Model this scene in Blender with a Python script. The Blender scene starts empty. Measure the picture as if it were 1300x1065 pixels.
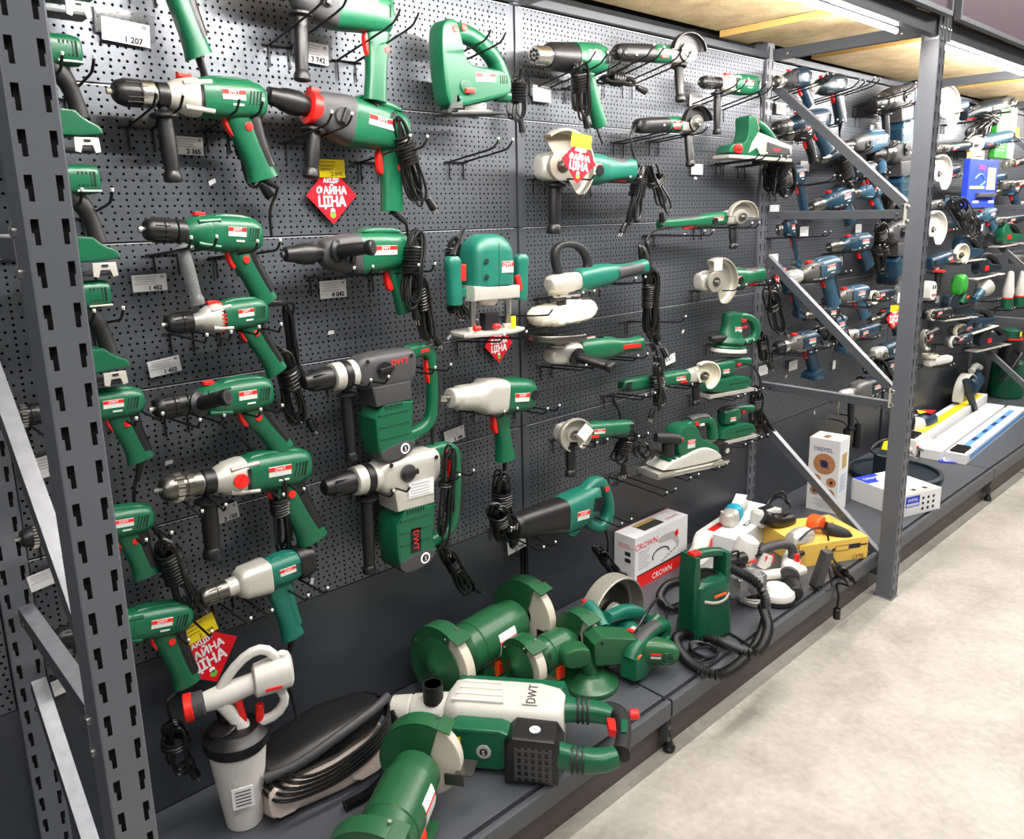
import bpy, math, random
from mathutils import Vector, Matrix, Euler
scene = bpy.context.scene
COL = scene.collection
random.seed(7)

# ---------------------------------------------------------------- camera
F_PX = 1003.2
CAM = Vector((-1.6165, -1.6999, 1.490))
EUL = Euler((math.radians(77.7483), math.radians(1.2011), math.radians(-43.1505)), 'XYZ')
cam_data = bpy.data.cameras.new('camera')
cam_data.sensor_fit = 'HORIZONTAL'; cam_data.sensor_width = 36.0
cam_data.lens = F_PX / 1300 * 36
cam_data.shift_y = -45 / 1300
cam_data.clip_start = 0.05; cam_data.clip_end = 60
cam = bpy.data.objects.new('camera', cam_data)
cam.location = CAM; cam.rotation_euler = EUL
COL.objects.link(cam); scene.camera = cam
ROT = EUL.to_matrix()

# ---------------------------------------------------------------- world, lights, exposure
world = bpy.data.worlds.new('world'); scene.world = world; world.use_nodes = True
bg = world.node_tree.nodes['Background']
bg.inputs[0].default_value = (0.95, 0.97, 1.0, 1); bg.inputs[1].default_value = 0.28
scene.view_settings.view_transform = 'Standard'
scene.view_settings.look = 'None'
scene.view_settings.exposure = -0.18
scene.view_settings.gamma = 1.0
scene.view_settings.use_curve_mapping = False
def area(name, loc, rot, sx, sy, power, col=(1, 0.97, 0.93)):
    l = bpy.data.lights.new(name, 'AREA'); l.shape = 'RECTANGLE'; l.size = sx; l.size_y = sy
    l.energy = power; l.color = col
    o = bpy.data.objects.new(name, l); o.location = loc; o.rotation_euler = rot; COL.objects.link(o)
    return o
area('aisle_ceiling_lamp', (0.3, -2.6, 3.6), (math.radians(14), 0, 0), 5.5, 0.6, 185)
area('aisle_ceiling_lamp', (5.5, -2.4, 3.6), (math.radians(12), 0, 0), 5.0, 0.6, 140)
area('aisle_ceiling_lamp', (-3.2, -3.0, 3.0), (math.radians(45), 0, math.radians(-45)), 2.0, 1.0, 50)
LED_POWER = 560.0

# ---------------------------------------------------------------- dimensions (metres)
W = 1.3644          # one bay of pegboard
PT = 2.047          # top of pegboard
PH = 0.300          # height of one perforated panel
SH = 0.175          # top of the bottom shelf
FRONT = -0.575      # front edge of the bottom shelf

def ray(px, py):
    return ROT @ Vector(((px - 650) / F_PX, -(py - 487.5) / F_PX, -1))
def at(px, py, Y):
    """world point seen at a photo position on the vertical plane y = Y"""
    v = ray(px, py); return CAM + v * ((Y - CAM.y) / v.y)
def on(px, py, Z=SH):
    v = ray(px, py); return CAM + v * ((Z - CAM.z) / v.z)
def atx(px, py, X):
    v = ray(px, py); return CAM + v * ((X - CAM.x) / v.x)

# ---------------------------------------------------------------- materials
def lin(c):
    return tuple(((x / 255) / 12.92 if x / 255 <= .04045 else ((x / 255 + .055) / 1.055) ** 2.4) for x in c) + (1,)
MATS = {}
def mat(name, col, rough=.5, metal=0., noise=0.06, scale=60., bump=.0, emit=None, trans=0., coat=0.):
    if name in MATS: return MATS[name]
    m = bpy.data.materials.new(name); m.use_nodes = True
    nt = m.node_tree; b = nt.nodes['Principled BSDF']
    c = lin(col)
    b.inputs['Roughness'].default_value = rough; b.inputs['Metallic'].default_value = metal
    if coat: b.inputs['Coat Weight'].default_value = coat
    if trans:
        b.inputs['Transmission Weight'].default_value = trans; b.inputs['IOR'].default_value = 1.3
    tc = nt.nodes.new('ShaderNodeTexCoord'); n = nt.nodes.new('ShaderNodeTexNoise')
    n.inputs['Scale'].default_value = scale; n.inputs['Detail'].default_value = 4
    nt.links.new(tc.outputs['Object'], n.inputs['Vector'])
    if noise > 0:
        mx = nt.nodes.new('ShaderNodeMix'); mx.data_type = 'RGBA'
        mx.inputs[6].default_value = tuple(x * (1 - noise) for x in c[:3]) + (1,)
        mx.inputs[7].default_value = tuple(min(1, x * (1 + noise)) for x in c[:3]) + (1,)
        nt.links.new(n.outputs['Fac'], mx.inputs[0]); nt.links.new(mx.outputs[2], b.inputs['Base Color'])
    else: b.inputs['Base Color'].default_value = c
    if bump > 0:
        bp = nt.nodes.new('ShaderNodeBump'); bp.inputs['Strength'].default_value = bump; bp.inputs['Distance'].default_value = .002
        nt.links.new(n.outputs['Fac'], bp.inputs['Height']); nt.links.new(bp.outputs[0], b.inputs['Normal'])
    if emit:
        b.inputs['Emission Color'].default_value = lin(emit[0]); b.inputs['Emission Strength'].default_value = emit[1]
    MATS[name] = m
    return m
GREEN = mat('green_plastic', (10, 86, 56), .36, noise=.08)
DKGREEN = mat('dark_green_plastic', (8, 74, 50), .38)
TEAL = mat('teal_plastic', (16, 98, 82), .42)
ENAMEL = mat('green_enamel', (32, 84, 50), .33, noise=.1, scale=25)
BLACK = mat('black_plastic', (17, 17, 19), .42)
RUBBER = mat('black_rubber', (22, 22, 24), .55, bump=.15, scale=200)
GREYRUB = mat('grey_rubber', (58, 58, 60), .55, bump=.1, scale=200)
CORD = mat('black_cord', (12, 12, 13), .38)
SILVER = mat('cast_aluminium', (205, 202, 192), .45, .55, noise=.08, bump=.1, scale=120)
LGREY = mat('light_grey_plastic', (190, 188, 180), .5)
WORN = mat('worn_grey_metal', (104, 103, 100), .45, .5)
STEEL = mat('bright_steel', (210, 208, 200), .25, 1.)
DSTEEL = mat('dark_steel', (120, 118, 112), .35, 1.)
GUARD = mat('grey_guard_metal', (176, 172, 160), .45, .6)
CREAM = mat('cream_paint', (214, 208, 186), .45)
RED = mat('red_plastic', (225, 32, 24), .4)
ORANGE = mat('orange_plastic', (240, 90, 25), .4)
BLUE = mat('blue_plastic', (17, 48, 68), .4, noise=.1)
BLUEL = mat('light_blue_plastic', (40, 76, 98), .4, noise=.1)
DKBLUE = mat('dark_teal_blue_plastic', (12, 30, 40), .42)
WHITE = mat('white_plastic', (208, 205, 198), .45)
PAPER = mat('white_paper', (220, 220, 220), .7, noise=.02)
INK = mat('black_ink', (30, 30, 34), .7)
GINK = mat('grey_ink', (150, 150, 155), .7)
YELLOW = mat('yellow_paper', (250, 222, 20), .6, noise=.02)
REDP = mat('red_card', (222, 14, 34), .45, noise=.02)
WHITEP = mat('white_print', (245, 245, 245), .6, noise=0)
PINKGREY = mat('warm_grey_plastic', (206, 190, 178), .5)
STONE = mat('grinding_stone', (196, 188, 172), .9, noise=.15, bump=.6, scale=500)
WOOL = mat('wool', (236, 230, 208), .95, noise=.12, bump=1., scale=160)
CLEAR = mat('clear_plastic', (235, 238, 240), .12, trans=.9, noise=0)
FRAME = mat('grey_painted_steel', (72, 75, 81), .42, .1, noise=.05, scale=12)
FRAMEL = mat('light_worn_steel', (128, 130, 136), .38, .3, noise=.3, scale=40)
DARK = mat('dark_gap', (10, 10, 12), .8)
CARD = mat('yellow_cardboard', (226, 184, 84), .75, noise=.06, scale=30)
BLUEP = mat('blue_print', (24, 56, 190), .5)
LBLUEP = mat('light_blue_print', (90, 150, 215), .5)
BROWNP = mat('brown_print', (176, 120, 80), .6, noise=.3, scale=90)
GREENP = mat('green_print', (40, 140, 40), .55)
MAROON = mat('mauve_panel', (98, 70, 84), .5, noise=.03, scale=6)
CYAN = mat('cyan_plastic', (30, 150, 175), .4)
YPLAST = mat('yellow_plastic', (245, 215, 20), .4)
NAVY = mat('navy_plastic', (30, 45, 110), .45)

# ---------------------------------------------------------------- mesh kit
class B:
    """collects shapes, becomes ONE mesh"""
    def __init__(s): s.v = []; s.f = []; s.mi = []; s.mats = []
    def add(s, vs, fs, m):
        if m not in s.mats: s.mats.append(m)
        k = s.mats.index(m); o = len(s.v)
        s.v += [Vector(v) for v in vs]
        s.f += [[i + o for i in f] for f in fs]; s.mi += [k] * len(fs)
        return s
    def rings(s, rs, m, cap=True, closed=False):
        n = len(rs[0]); vs = [p for r in rs for p in r]; fs = []
        k = len(rs)
        for i in range(k if closed else k - 1):
            a = i * n; b = ((i + 1) % k) * n
            for j in range(n):
                j2 = (j + 1) % n
                fs.append([a + j, a + j2, b + j2, b + j])
        if cap and not closed:
            fs.append(list(range(n))[::-1]); fs.append([(k - 1) * n + j for j in range(n)])
        return s.add(vs, fs, m)
    def loft(s, st, m, seg=20, cap=True):
        """st: (x, y, z, half_y, half_z, exponent)"""
        rs = []
        for q in st:
            x, y, z, hy, hz = q[:5]; e = q[5] if len(q) > 5 else 2.0
            r = []
            for j in range(seg):
                a = 2 * math.pi * (j + .5) / seg; c, d = math.cos(a), math.sin(a)
                r.append((x, y + hy * math.copysign(abs(c) ** (2 / e), c), z + hz * math.copysign(abs(d) ** (2 / e), d)))
            rs.append(r)
        return s.rings(rs, m, cap)
    def lathe(s, prof, p, d, m, seg=20, cap=True, squash=1.):
        """prof: (distance along axis, radius)"""
        p = Vector(p); d = Vector(d).normalized()
        u = d.cross(Vector((0, 0, 1)))
        if u.length < .1: u = d.cross(Vector((0, 1, 0)))
        u.normalize(); w = d.cross(u)
        rs = [[p + d * t + (u * math.cos(2 * math.pi * j / seg) * squash + w * math.sin(2 * math.pi * j / seg)) * max(r, 1e-5) for j in range(seg)] for t, r in prof]
        return s.rings(rs, m, cap)
    def cyl(s, p, q, r, m, r2=None, seg=14, bev=None):
        p = Vector(p); q = Vector(q); L = (q - p).length; r2 = r if r2 is None else r2
        b = min(r, r2, L / 2) * .18 if bev is None else bev
        return s.lathe([(0, r - b), (b, r), (L - b, r2), (L, r2 - b)], p, q - p, m, seg)
    def sweep(s, pts, rad, m, seg=12, e=2., up=(0, 1, 0), closed=False, cap=True, smooth=0):
        """section of half widths (along up, in plane) carried along pts"""
        pts = [Vector(p) for p in pts]
        if not isinstance(rad, list): rad = [rad] * len(pts)
        rad = [(r, r) if not isinstance(r, tuple) else r for r in rad]
        for _ in range(smooth):
            n = len(pts); P2 = []; R2 = []
            for i in range(n if closed else n - 1):
                a, b = pts[i], pts[(i + 1) % n]; ra, rb = rad[i], rad[(i + 1) % n]
                if i == 0 and not closed: P2.append(a); R2.append(ra)
                P2 += [a.lerp(b, .25), a.lerp(b, .75)]
                R2 += [tuple(x * .75 + y * .25 for x, y in zip(ra, rb)), tuple(x * .25 + y * .75 for x, y in zip(ra, rb))]
                if i == n - 2 and not closed: P2.append(b); R2.append(rb)
            pts, rad = P2, R2
        up = Vector(up); rs = []; n = len(pts)
        for i, p in enumerate(pts):
            if closed: t = pts[(i + 1) % n] - pts[i - 1]
            else: t = pts[min(i + 1, n - 1)] - pts[max(i - 1, 0)]
            t.normalize(); w = t.cross(up)
            if w.length < 1e-4: w = t.cross(Vector((1, .3, 0)))
            w.normalize(); u = w.cross(t); r = []
            for j in range(seg):
                a = 2 * math.pi * (j + .5) / seg; c, d = math.cos(a), math.sin(a)
                r.append(p + u * (rad[i][0] * math.copysign(abs(c) ** (2 / e), c)) + w * (rad[i][1] * math.copysign(abs(d) ** (2 / e), d)))
            rs.append(r)
        return s.rings(rs, m, cap, closed)
    def tube(s, pts, r, m, seg=8, sub=1, closed=False):
        """round cord along smoothed pts, parallel transport"""
        pts = [Vector(p) for p in pts]
        if sub > 1:
            o = []; n = len(pts)
            for i in range(n if closed else n - 1):
                g = (lambda k: pts[k % n]) if closed else (lambda k: pts[min(max(k, 0), n - 1)])
                p0, p1, p2, p3 = g(i - 1), g(i), g(i + 1), g(i + 2)
                for k in range(sub):
                    t = k / sub
                    o.append(.5 * ((2 * p1) + (p2 - p0) * t + (2 * p0 - 5 * p1 + 4 * p2 - p3) * t * t + (3 * p1 - p0 - 3 * p2 + p3) * t ** 3))
            if not closed: o.append(pts[-1])
            pts = o
        n = len(pts); rs = []; u = None
        for i, p in enumerate(pts):
            t = (pts[(i + 1) % n] - pts[i - 1]) if closed else (pts[min(i + 1, n - 1)] - pts[max(i - 1, 0)])
            if t.length < 1e-7: t = Vector((0, 0, 1))
            t.normalize()
            if u is None: u = t.orthogonal()
            u = u - t * u.dot(t)
            if u.length < 1e-5: u = t.orthogonal()
            u.normalize(); w = t.cross(u)
            rs.append([p + (u * math.cos(2 * math.pi * j / seg) + w * math.sin(2 * math.pi * j / seg)) * r for j in range(seg)])
        return s.rings(rs, m, True, closed)
    def prism(s, out, y0, y1, m, bev=.004, ax='y', rnd=0):
        """outline in xz carried from y0 to y1 with chamfered rims (ax='z': outline in xy, ax='x': outline in yz)"""
        out = [Vector((a, b)) for a, b in out]
        for _ in range(rnd):
            o = []; n = len(out)
            for i in range(n):
                a, b = out[i], out[(i + 1) % n]; o += [a.lerp(b, .25), a.lerp(b, .75)]
            out = o
        ar = sum(out[i - 1].x * out[i].y - out[i].x * out[i - 1].y for i in range(len(out)))
        if ar < 0: out.reverse()
        n = len(out); ins = []
        for i in range(n):
            a = (out[i] - out[i - 1]); b = (out[(i + 1) % n] - out[i])
            if a.length > 1e-9: a.normalize()
            if b.length > 1e-9: b.normalize()
            na = Vector((-a.y, a.x)); nb = Vector((-b.y, b.x)); q = na + nb
            if q.length < 1e-4: q = na
            q.normalize(); ins.append(out[i] + q * bev)
        bv = min(bev, abs(y1 - y0) * .45)
        sg = 1 if y1 > y0 else -1
        def P(v, t):
            if ax == 'y': return (v.x, t, v.y)
            if ax == 'z': return (v.x, v.y, t)
            return (t, v.x, v.y)
        mid = [out[i].lerp(ins[i], .3) for i in range(n)]
        rs = [[P(v, y0) for v in ins], [P(v, y0 + sg * bv * .3) for v in mid], [P(v, y0 + sg * bv) for v in out], [P(v, y1 - sg * bv) for v in out], [P(v, y1 - sg * bv * .3) for v in mid], [P(v, y1) for v in ins]]
        return s.rings(rs, m)
    def box(s, c, d, m, bev=.0, rot=None):
        x, y, z = d[0] / 2, d[1] / 2, d[2] / 2; b = min(bev, x * .6, y * .6, z * .6)
        t = B()
        if b > 0: t.prism([(-x, -z), (x, -z), (x, z), (-x, z)], -y, y, m, b)
        else: t.add([(i * x, j * y, k * z) for i in (-1, 1) for j in (-1, 1) for k in (-1, 1)],
                    [(0, 1, 3, 2), (4, 6, 7, 5), (0, 4, 5, 1), (2, 3, 7, 6), (0, 2, 6, 4), (1, 5, 7, 3)], m)
        M = Matrix.Translation(Vector(c)) @ (rot.to_matrix().to_4x4() if rot else Matrix())
        return s.join(t, M)
    def join(s, t, M=Matrix()):
        base = len(s.v); s.v += [M @ v for v in t.v]
        for f, k in zip(t.f, t.mi):
            m = t.mats[k]
            if m not in s.mats: s.mats.append(m)
            s.f.append([i + base for i in f]); s.mi.append(s.mats.index(m))
        return s
    def text(s, string, h, c, m, depth=.0006, rz=0., ry=0., rx=0., wmax=None, squeeze=1., bold=0.):
        """raised lettering, centred on c, reading towards -y"""
        if not string: return s
        vs, fs, wd = glyphs(string)
        k = h / .72; kx = k * squeeze
        if wmax and wd * kx > wmax: kx = wmax / wd
        M = Matrix.Translation(Vector(c)) @ Euler((rx, ry, rz), 'XYZ').to_matrix().to_4x4()
        for ox, oz in ((0, 0),) if not bold else ((-1, -1), (1, -1), (-1, 1), (1, 1), (0, 0)):
            s.add([M @ Vector(((x - wd / 2) * kx + ox * bold * h, -z * (depth + .00012 * (2 * ox + oz) + (.0003 if bold else 0)), (y - .36) * k + oz * bold * h)) for x, y, z in vs], fs, m)
        return s
    def build(s, name, parent=None, flipL=None, ang=40):
        me = bpy.data.meshes.new(name)
        vs = s.v; fs = s.f
        if flipL is not None:
            vs = [Vector((flipL - v.x, v.y, v.z)) for v in vs]; fs = [f[::-1] for f in fs]
        me.from_pydata([tuple(v) for v in vs], [], fs)
        for m in s.mats: me.materials.append(m)
        me.polygons.foreach_set('material_index', s.mi)
        me.polygons.foreach_set('use_smooth', [True] * len(fs))
        me.validate(); me.update()
        import bmesh
        bm = bmesh.new(); bm.from_mesh(me); bmesh.ops.recalc_face_normals(bm, faces=bm.faces); bm.to_mesh(me); bm.free()
        me.set_sharp_from_angle(angle=math.radians(ang))
        o = bpy.data.objects.new(name, me); COL.objects.link(o)
        wn = o.modifiers.new('wn', 'WEIGHTED_NORMAL'); wn.keep_sharp = True; wn.weight = 80
        if parent: o.parent = parent
        return o
_G = {}
def glyphs(string):
    if string in _G: return _G[string]
    cu = bpy.data.curves.new('t', 'FONT'); cu.body = string; cu.size = 1; cu.offset = .0; cu.resolution_u = 2
    ob = bpy.data.objects.new('t', cu); COL.objects.link(ob)
    dg = bpy.context.evaluated_depsgraph_get(); me = bpy.data.meshes.new_from_object(ob.evaluated_get(dg))
    V0 = [tuple(v.co) for v in me.vertices]; F = [list(p.vertices) for p in me.polygons]
    bpy.data.objects.remove(ob); bpy.data.curves.remove(cu); bpy.data.meshes.remove(me)
    n = len(V0); xs = [v[0] for v in V0]; x0, x1 = min(xs), max(xs)
    vs = [(x - x0, y, 1.) for x, y, z in V0]
    _G[string] = (vs, F, x1 - x0)
    return _G[string]

# ---------------------------------------------------------------- things and parts
def tag(o, label, cat, group=None):
    o['label'] = label; o['category'] = cat
    if group: o['group'] = group
    return o
def thing(name, label, cat, loc=(0, 0, 0), rot=(0, 0, 0), s=1., group=None):
    o = bpy.data.objects.new(name, None); o.empty_display_size = .05
    COL.objects.link(o); o.location = loc; o.rotation_euler = rot; o.scale = (s, s, s)
    return tag(o, label, cat, group)
def struct(b, name):
    o = b.build(name); o['kind'] = 'structure'; return o
def solo(b, name, label, cat, group=None, loc=None, rot=None):
    o = b.build(name); tag(o, label, cat, group)
    if loc is not None: o.location = loc
    if rot is not None: o.rotation_euler = rot
    return o
def copy_tree(o, parent=None):
    c = o.copy(); COL.objects.link(c); c.parent = parent
    for ch in list(o.children): copy_tree(ch, c)
    return c

# ================================================================ THE SETTING
def floor_mat():
    m = bpy.data.materials.new('polished_concrete'); m.use_nodes = True; nt = m.node_tree; b = nt.nodes['Principled BSDF']
    tc = nt.nodes.new('ShaderNodeTexCoord'); mp = nt.nodes.new('ShaderNodeMapping'); mp.inputs['Scale'].default_value = (1, 1, 1)
    mp.inputs['Rotation'].default_value = (0, 0, .5)
    n1 = nt.nodes.new('ShaderNodeTexNoise'); n1.inputs['Scale'].default_value = 3.5; n1.inputs['Detail'].default_value = 8; n1.inputs['Roughness'].default_value = .65; n1.inputs['Distortion'].default_value = .4
    n2 = nt.nodes.new('ShaderNodeTexNoise'); n2.inputs['Scale'].default_value = 45; n2.inputs['Detail'].default_value = 5
    cr = nt.nodes.new('ShaderNodeValToRGB'); cr.color_ramp.elements[0].position = .3; cr.color_ramp.elements[1].position = .72
    cr.color_ramp.elements[0].color = lin((146, 141, 131)); cr.color_ramp.elements[1].color = lin((186, 181, 170))
    mx = nt.nodes.new('ShaderNodeMix'); mx.data_type = 'RGBA'; mx.blend_type = 'OVERLAY'; mx.inputs[0].default_value = .25
    L = nt.links.new
    L(tc.outputs['Object'], mp.inputs[0]); L(mp.outputs[0], n1.inputs['Vector']); L(mp.outputs[0], n2.inputs['Vector'])
    L(n1.outputs['Fac'], cr.inputs[0]); L(cr.outputs[0], mx.inputs[6]); L(n2.outputs['Fac'], mx.inputs[7])
    L(mx.outputs[2], b.inputs['Base Color']); b.inputs['Roughness'].default_value = .42
    return m
b = B(); b.box((4, -3, -.05), (20, 8, .1), floor_mat()); struct(b, 'floor')
# a saw cut joint in the concrete
b = B(); b.box((3.35, -2.6, .001), (.006, 4.2, .002), mat('joint_filler', (110, 106, 98), .8)); struct(b, 'trim_1')

def peg_mat():
    m = bpy.data.materials.new('perforated_sheet'); m.use_nodes = True; nt = m.node_tree; b = nt.nodes['Principled BSDF']; L = nt.links.new
    tc = nt.nodes.new('ShaderNodeTexCoord'); sp = nt.nodes.new('ShaderNodeSeparateXYZ'); L(tc.outputs['Object'], sp.inputs[0])
    def M(op, a, c=None, d=None):
        n = nt.nodes.new('ShaderNodeMath'); n.operation = op
        for i, v in enumerate((a, c, d)):
            if v is None: continue
            if isinstance(v, (int, float)): n.inputs[i].default_value = v
            else: L(v, n.inputs[i])
        return n.outputs[0]
    def dist(v, off, per):                       # signed distance to nearest grid line
        t = M('DIVIDE', M('SUBTRACT', v, off), per)
        return M('MULTIPLY', M('SUBTRACT', t, M('ROUND', t)), per)
    def dots(x, z, ox, px_, oz, pz, r):
        dx = dist(x, ox, px_); dz = dist(z, oz, pz)
        return M('SQRT', M('ADD', M('MULTIPLY', dx, dx), M('MULTIPLY', dz, dz)))
    x, z = sp.outputs[0], sp.outputs[2]
    d1 = dots(x, z, .0360, .01520, -.0045, .025, .0027); d2 = dots(x, z, .0412, .02513, -.0170, .025, .0027)
    d = M('MINIMUM', d1, d2)
    inx = M('MULTIPLY', M('GREATER_THAN', x, .033), M('LESS_THAN', x, W - .033))
    hole = M('MULTIPLY', M('LESS_THAN', d, .0027), inx)
    n = nt.nodes.new('ShaderNodeTexNoise'); n.inputs['Scale'].default_value = 6; n.inputs['Detail'].default_value = 5; L(tc.outputs['Object'], n.inputs['Vector'])
    cr = nt.nodes.new('ShaderNodeValToRGB'); cr.color_ramp.elements[0].color = lin((86, 90, 97)); cr.color_ramp.elements[1].color = lin((97, 101, 108)); L(n.outputs['Fac'], cr.inputs[0])
    mx = nt.nodes.new('ShaderNodeMix'); mx.data_type = 'RGBA'; L(hole, mx.inputs[0]); L(cr.outputs[0], mx.inputs[6]); mx.inputs[7].default_value = lin((8, 8, 10))
    L(mx.outputs[2], b.inputs['Base Color'])
    L(M('ADD', M('MULTIPLY', hole, .4), .42), b.inputs['Roughness'])
    L(M('SUBTRACT', 1.0, hole), b.inputs['Specular IOR Level'])
    h = M('MULTIPLY', M('SMOOTH_MIN', d, .0036, .001), 1.0)
    bp = nt.nodes.new('ShaderNodeBump'); bp.inputs['Strength'].default_value = .5; bp.inputs['Distance'].default_value = .6
    L(M('MULTIPLY', M('MINIMUM', d, .0034), inx), bp.inputs['Height']); L(bp.outputs[0], b.inputs['Normal'])
    L(M('SUBTRACT', .6, M('MULTIPLY', hole, .6)), b.inputs['Metallic'])
    return m
PEG = peg_mat()
PANEL = mat('grey_sheet_steel', (56, 59, 65), .36, .15, noise=.05, scale=5)
ORD = ['top', 'second', 'third', 'fourth', 'lowest']
BAYN = {-2: 'left of the nearest slotted post', -1: 'behind the corded green drills', 0: 'behind the angle grinders and polisher',
        1: 'behind the blue tools at the diagonal braces', 2: 'behind the blue grinders past the right post', 3: 'at the far right end', 4: 'at the farthest end of the aisle'}
NB = range(-2, 5)
for k in NB:
    wall = thing('display_wall', f'grey perforated wall {BAYN[k]}', 'display wall', (k * W, 0, 0))
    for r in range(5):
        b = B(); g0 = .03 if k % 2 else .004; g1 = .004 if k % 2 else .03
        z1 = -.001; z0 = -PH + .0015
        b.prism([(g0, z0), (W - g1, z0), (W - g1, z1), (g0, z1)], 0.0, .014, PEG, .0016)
        b.box((W / 2, -.0002, -.0022), (W - g0 - g1 - .004, .0012, .0020), mat('edge_highlight', (190, 192, 196), .35, .4, noise=.3, scale=30))  # pale strip: the lit top edge's highlight painted as colour
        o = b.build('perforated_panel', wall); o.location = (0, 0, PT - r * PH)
    b = B(); z1 = PT - 5 * PH - .001
    b.box((W / 2, .008, (z1 + SH) / 2), (W - (g0 + g1), .016, z1 - SH), PANEL, .002)
    b.build('plain_panel', wall)
    # bottom shelf
    x0, x1 = max(g0, .004), W - max(g1, .004)
    b = B()
    b.box(((x0 + x1) / 2, -.2725, -.01), (x1 - x0, .545, .02), FRAME, .003)
    s = b.build('shelf_board')
    t = thing('bottom_shelf', f'low grey steel display shelf {BAYN[k]}', 'shelf', (k * W, 0, SH), group='bottom shelves along the aisle')
    s.parent = t
    b = B(); b.box(((x0 + x1) / 2, -.553, -.016), (x1 - x0, .016, .012), DARK); b.build('price_channel', t)
    b = B()
    b.prism([(-.561, -.05), (-.575, -.05), (-.575, -.001), (-.571, .003), (-.561, .003)], x0, x1, FRAME, .001, ax='x'); b.build('front_lip', t)
    b = B(); b.box((W / 2, -.525, -.108), (W - .004, .014, .134), mat('brown_grey_plinth', (74, 68, 64), .5)); b.build('plinth', t)
    if k % 2 == 0:
        b = B()
        b.box((.008, -.548, -.09), (.012, .03, .09), FRAME, .002); b.box((.008, -.5635, -.075), (.006, .002, .016), DARK); b.box((.008, -.5635, -.11), (.006, .002, .02), DARK)
        b.build('bracket', t)
        b = B(); b.lathe([(0, .016), (.012, .018), (.02, .012), (.045, .006)], (.022, -.553, -SH + .001), (0, 0, 1), BLACK, 16); b.build('foot', t)
# dark void behind the sheets
b = B(); b.box((3.2, .08, 1.1), (13, .02, 2.4), DARK); struct(b, 'wall_back')
b = B(); b.box((9.0, -1.6, 1.5), (.1, 3.4, 3.0), mat('far_wall_grey', (120, 118, 118), .7)); struct(b, 'wall_far')

def slotted(b, X, yf, z0, z1, wd, m, pitch=.05, out=-1):
    """upright face at y=yf with two columns of keyhole slots"""
    hw = wd / 2; xs = [X - hw, X - .0205, X - .0180, X - .0120, X - .0100, X + .0100, X + .0125, X + .0185, X + .0205, X + hw]
    z = z0; n = int((z1 - z0) / pitch); zs = [z0]
    cells = []
    for i in range(n):
        a = z0 + i * pitch + .010
        zs += [a, a + .014, a + .030]
    zs.append(z1)
    vs = []; fs = []
    for j, zz in enumerate(zs):
        for xx in xs: vs.append((xx, yf, zz))
    N = len(xs)
    for j in range(len(zs) - 1):
        low = (j % 3 == 1) and j < len(zs) - 2; upp = (j % 3 == 2) and j < len(zs) - 1 and j >= 1
        for i in range(N - 1):
            if low and i in (2, 6): continue
            if upp and i in (1, 2, 6, 7): continue
            fs.append((j * N + i, j * N + i + 1, (j + 1) * N + i + 1, (j + 1) * N + i))
    b.add(vs, fs, m)
POSTM = mat('slotted_post_steel', (94, 97, 104), .42, .15, noise=.12, scale=9)
def post(name, X, yf, z0, z1, depth, parent):
    b = B(); hw = .0275
    slotted(b, X, yf, z0, z1, .05, POSTM)
    for sx in (-1, 1):
        # rolled corner and the side flange
        b.add([(X + sx * .025, yf, z0), (X + sx * .025, yf, z1), (X + sx * .0268, yf + .0008, z0), (X + sx * .0268, yf + .0008, z1), (X + sx * hw, yf + .003, z0), (X + sx * hw, yf + .003, z1)],
              [(0, 1, 3, 2), (2, 3, 5, 4)], POSTM)
        b.box((X + sx * (hw - .001), yf + .003 + (depth - .003) / 2, (z0 + z1) / 2), (.002, depth - .003, z1 - z0), POSTM)
        b.box((X + sx * (hw - .008), yf + depth, (z0 + z1) / 2), (.014, .002, z1 - z0), POSTM)
    b.box((X, yf + .012, (z0 + z1) / 2), (.046, .002, z1 - z0 - .002), DARK)  # dark sheet added inside the post, stands in for shade behind the slots
    return b.build(name, parent)
FN = {-1: 'nearest grey upright frame, its slotted post at the left edge', 1: 'grey upright frame with diagonal braces between green and blue tools', 3: 'far grey upright frame beyond the blue tools'}
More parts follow.
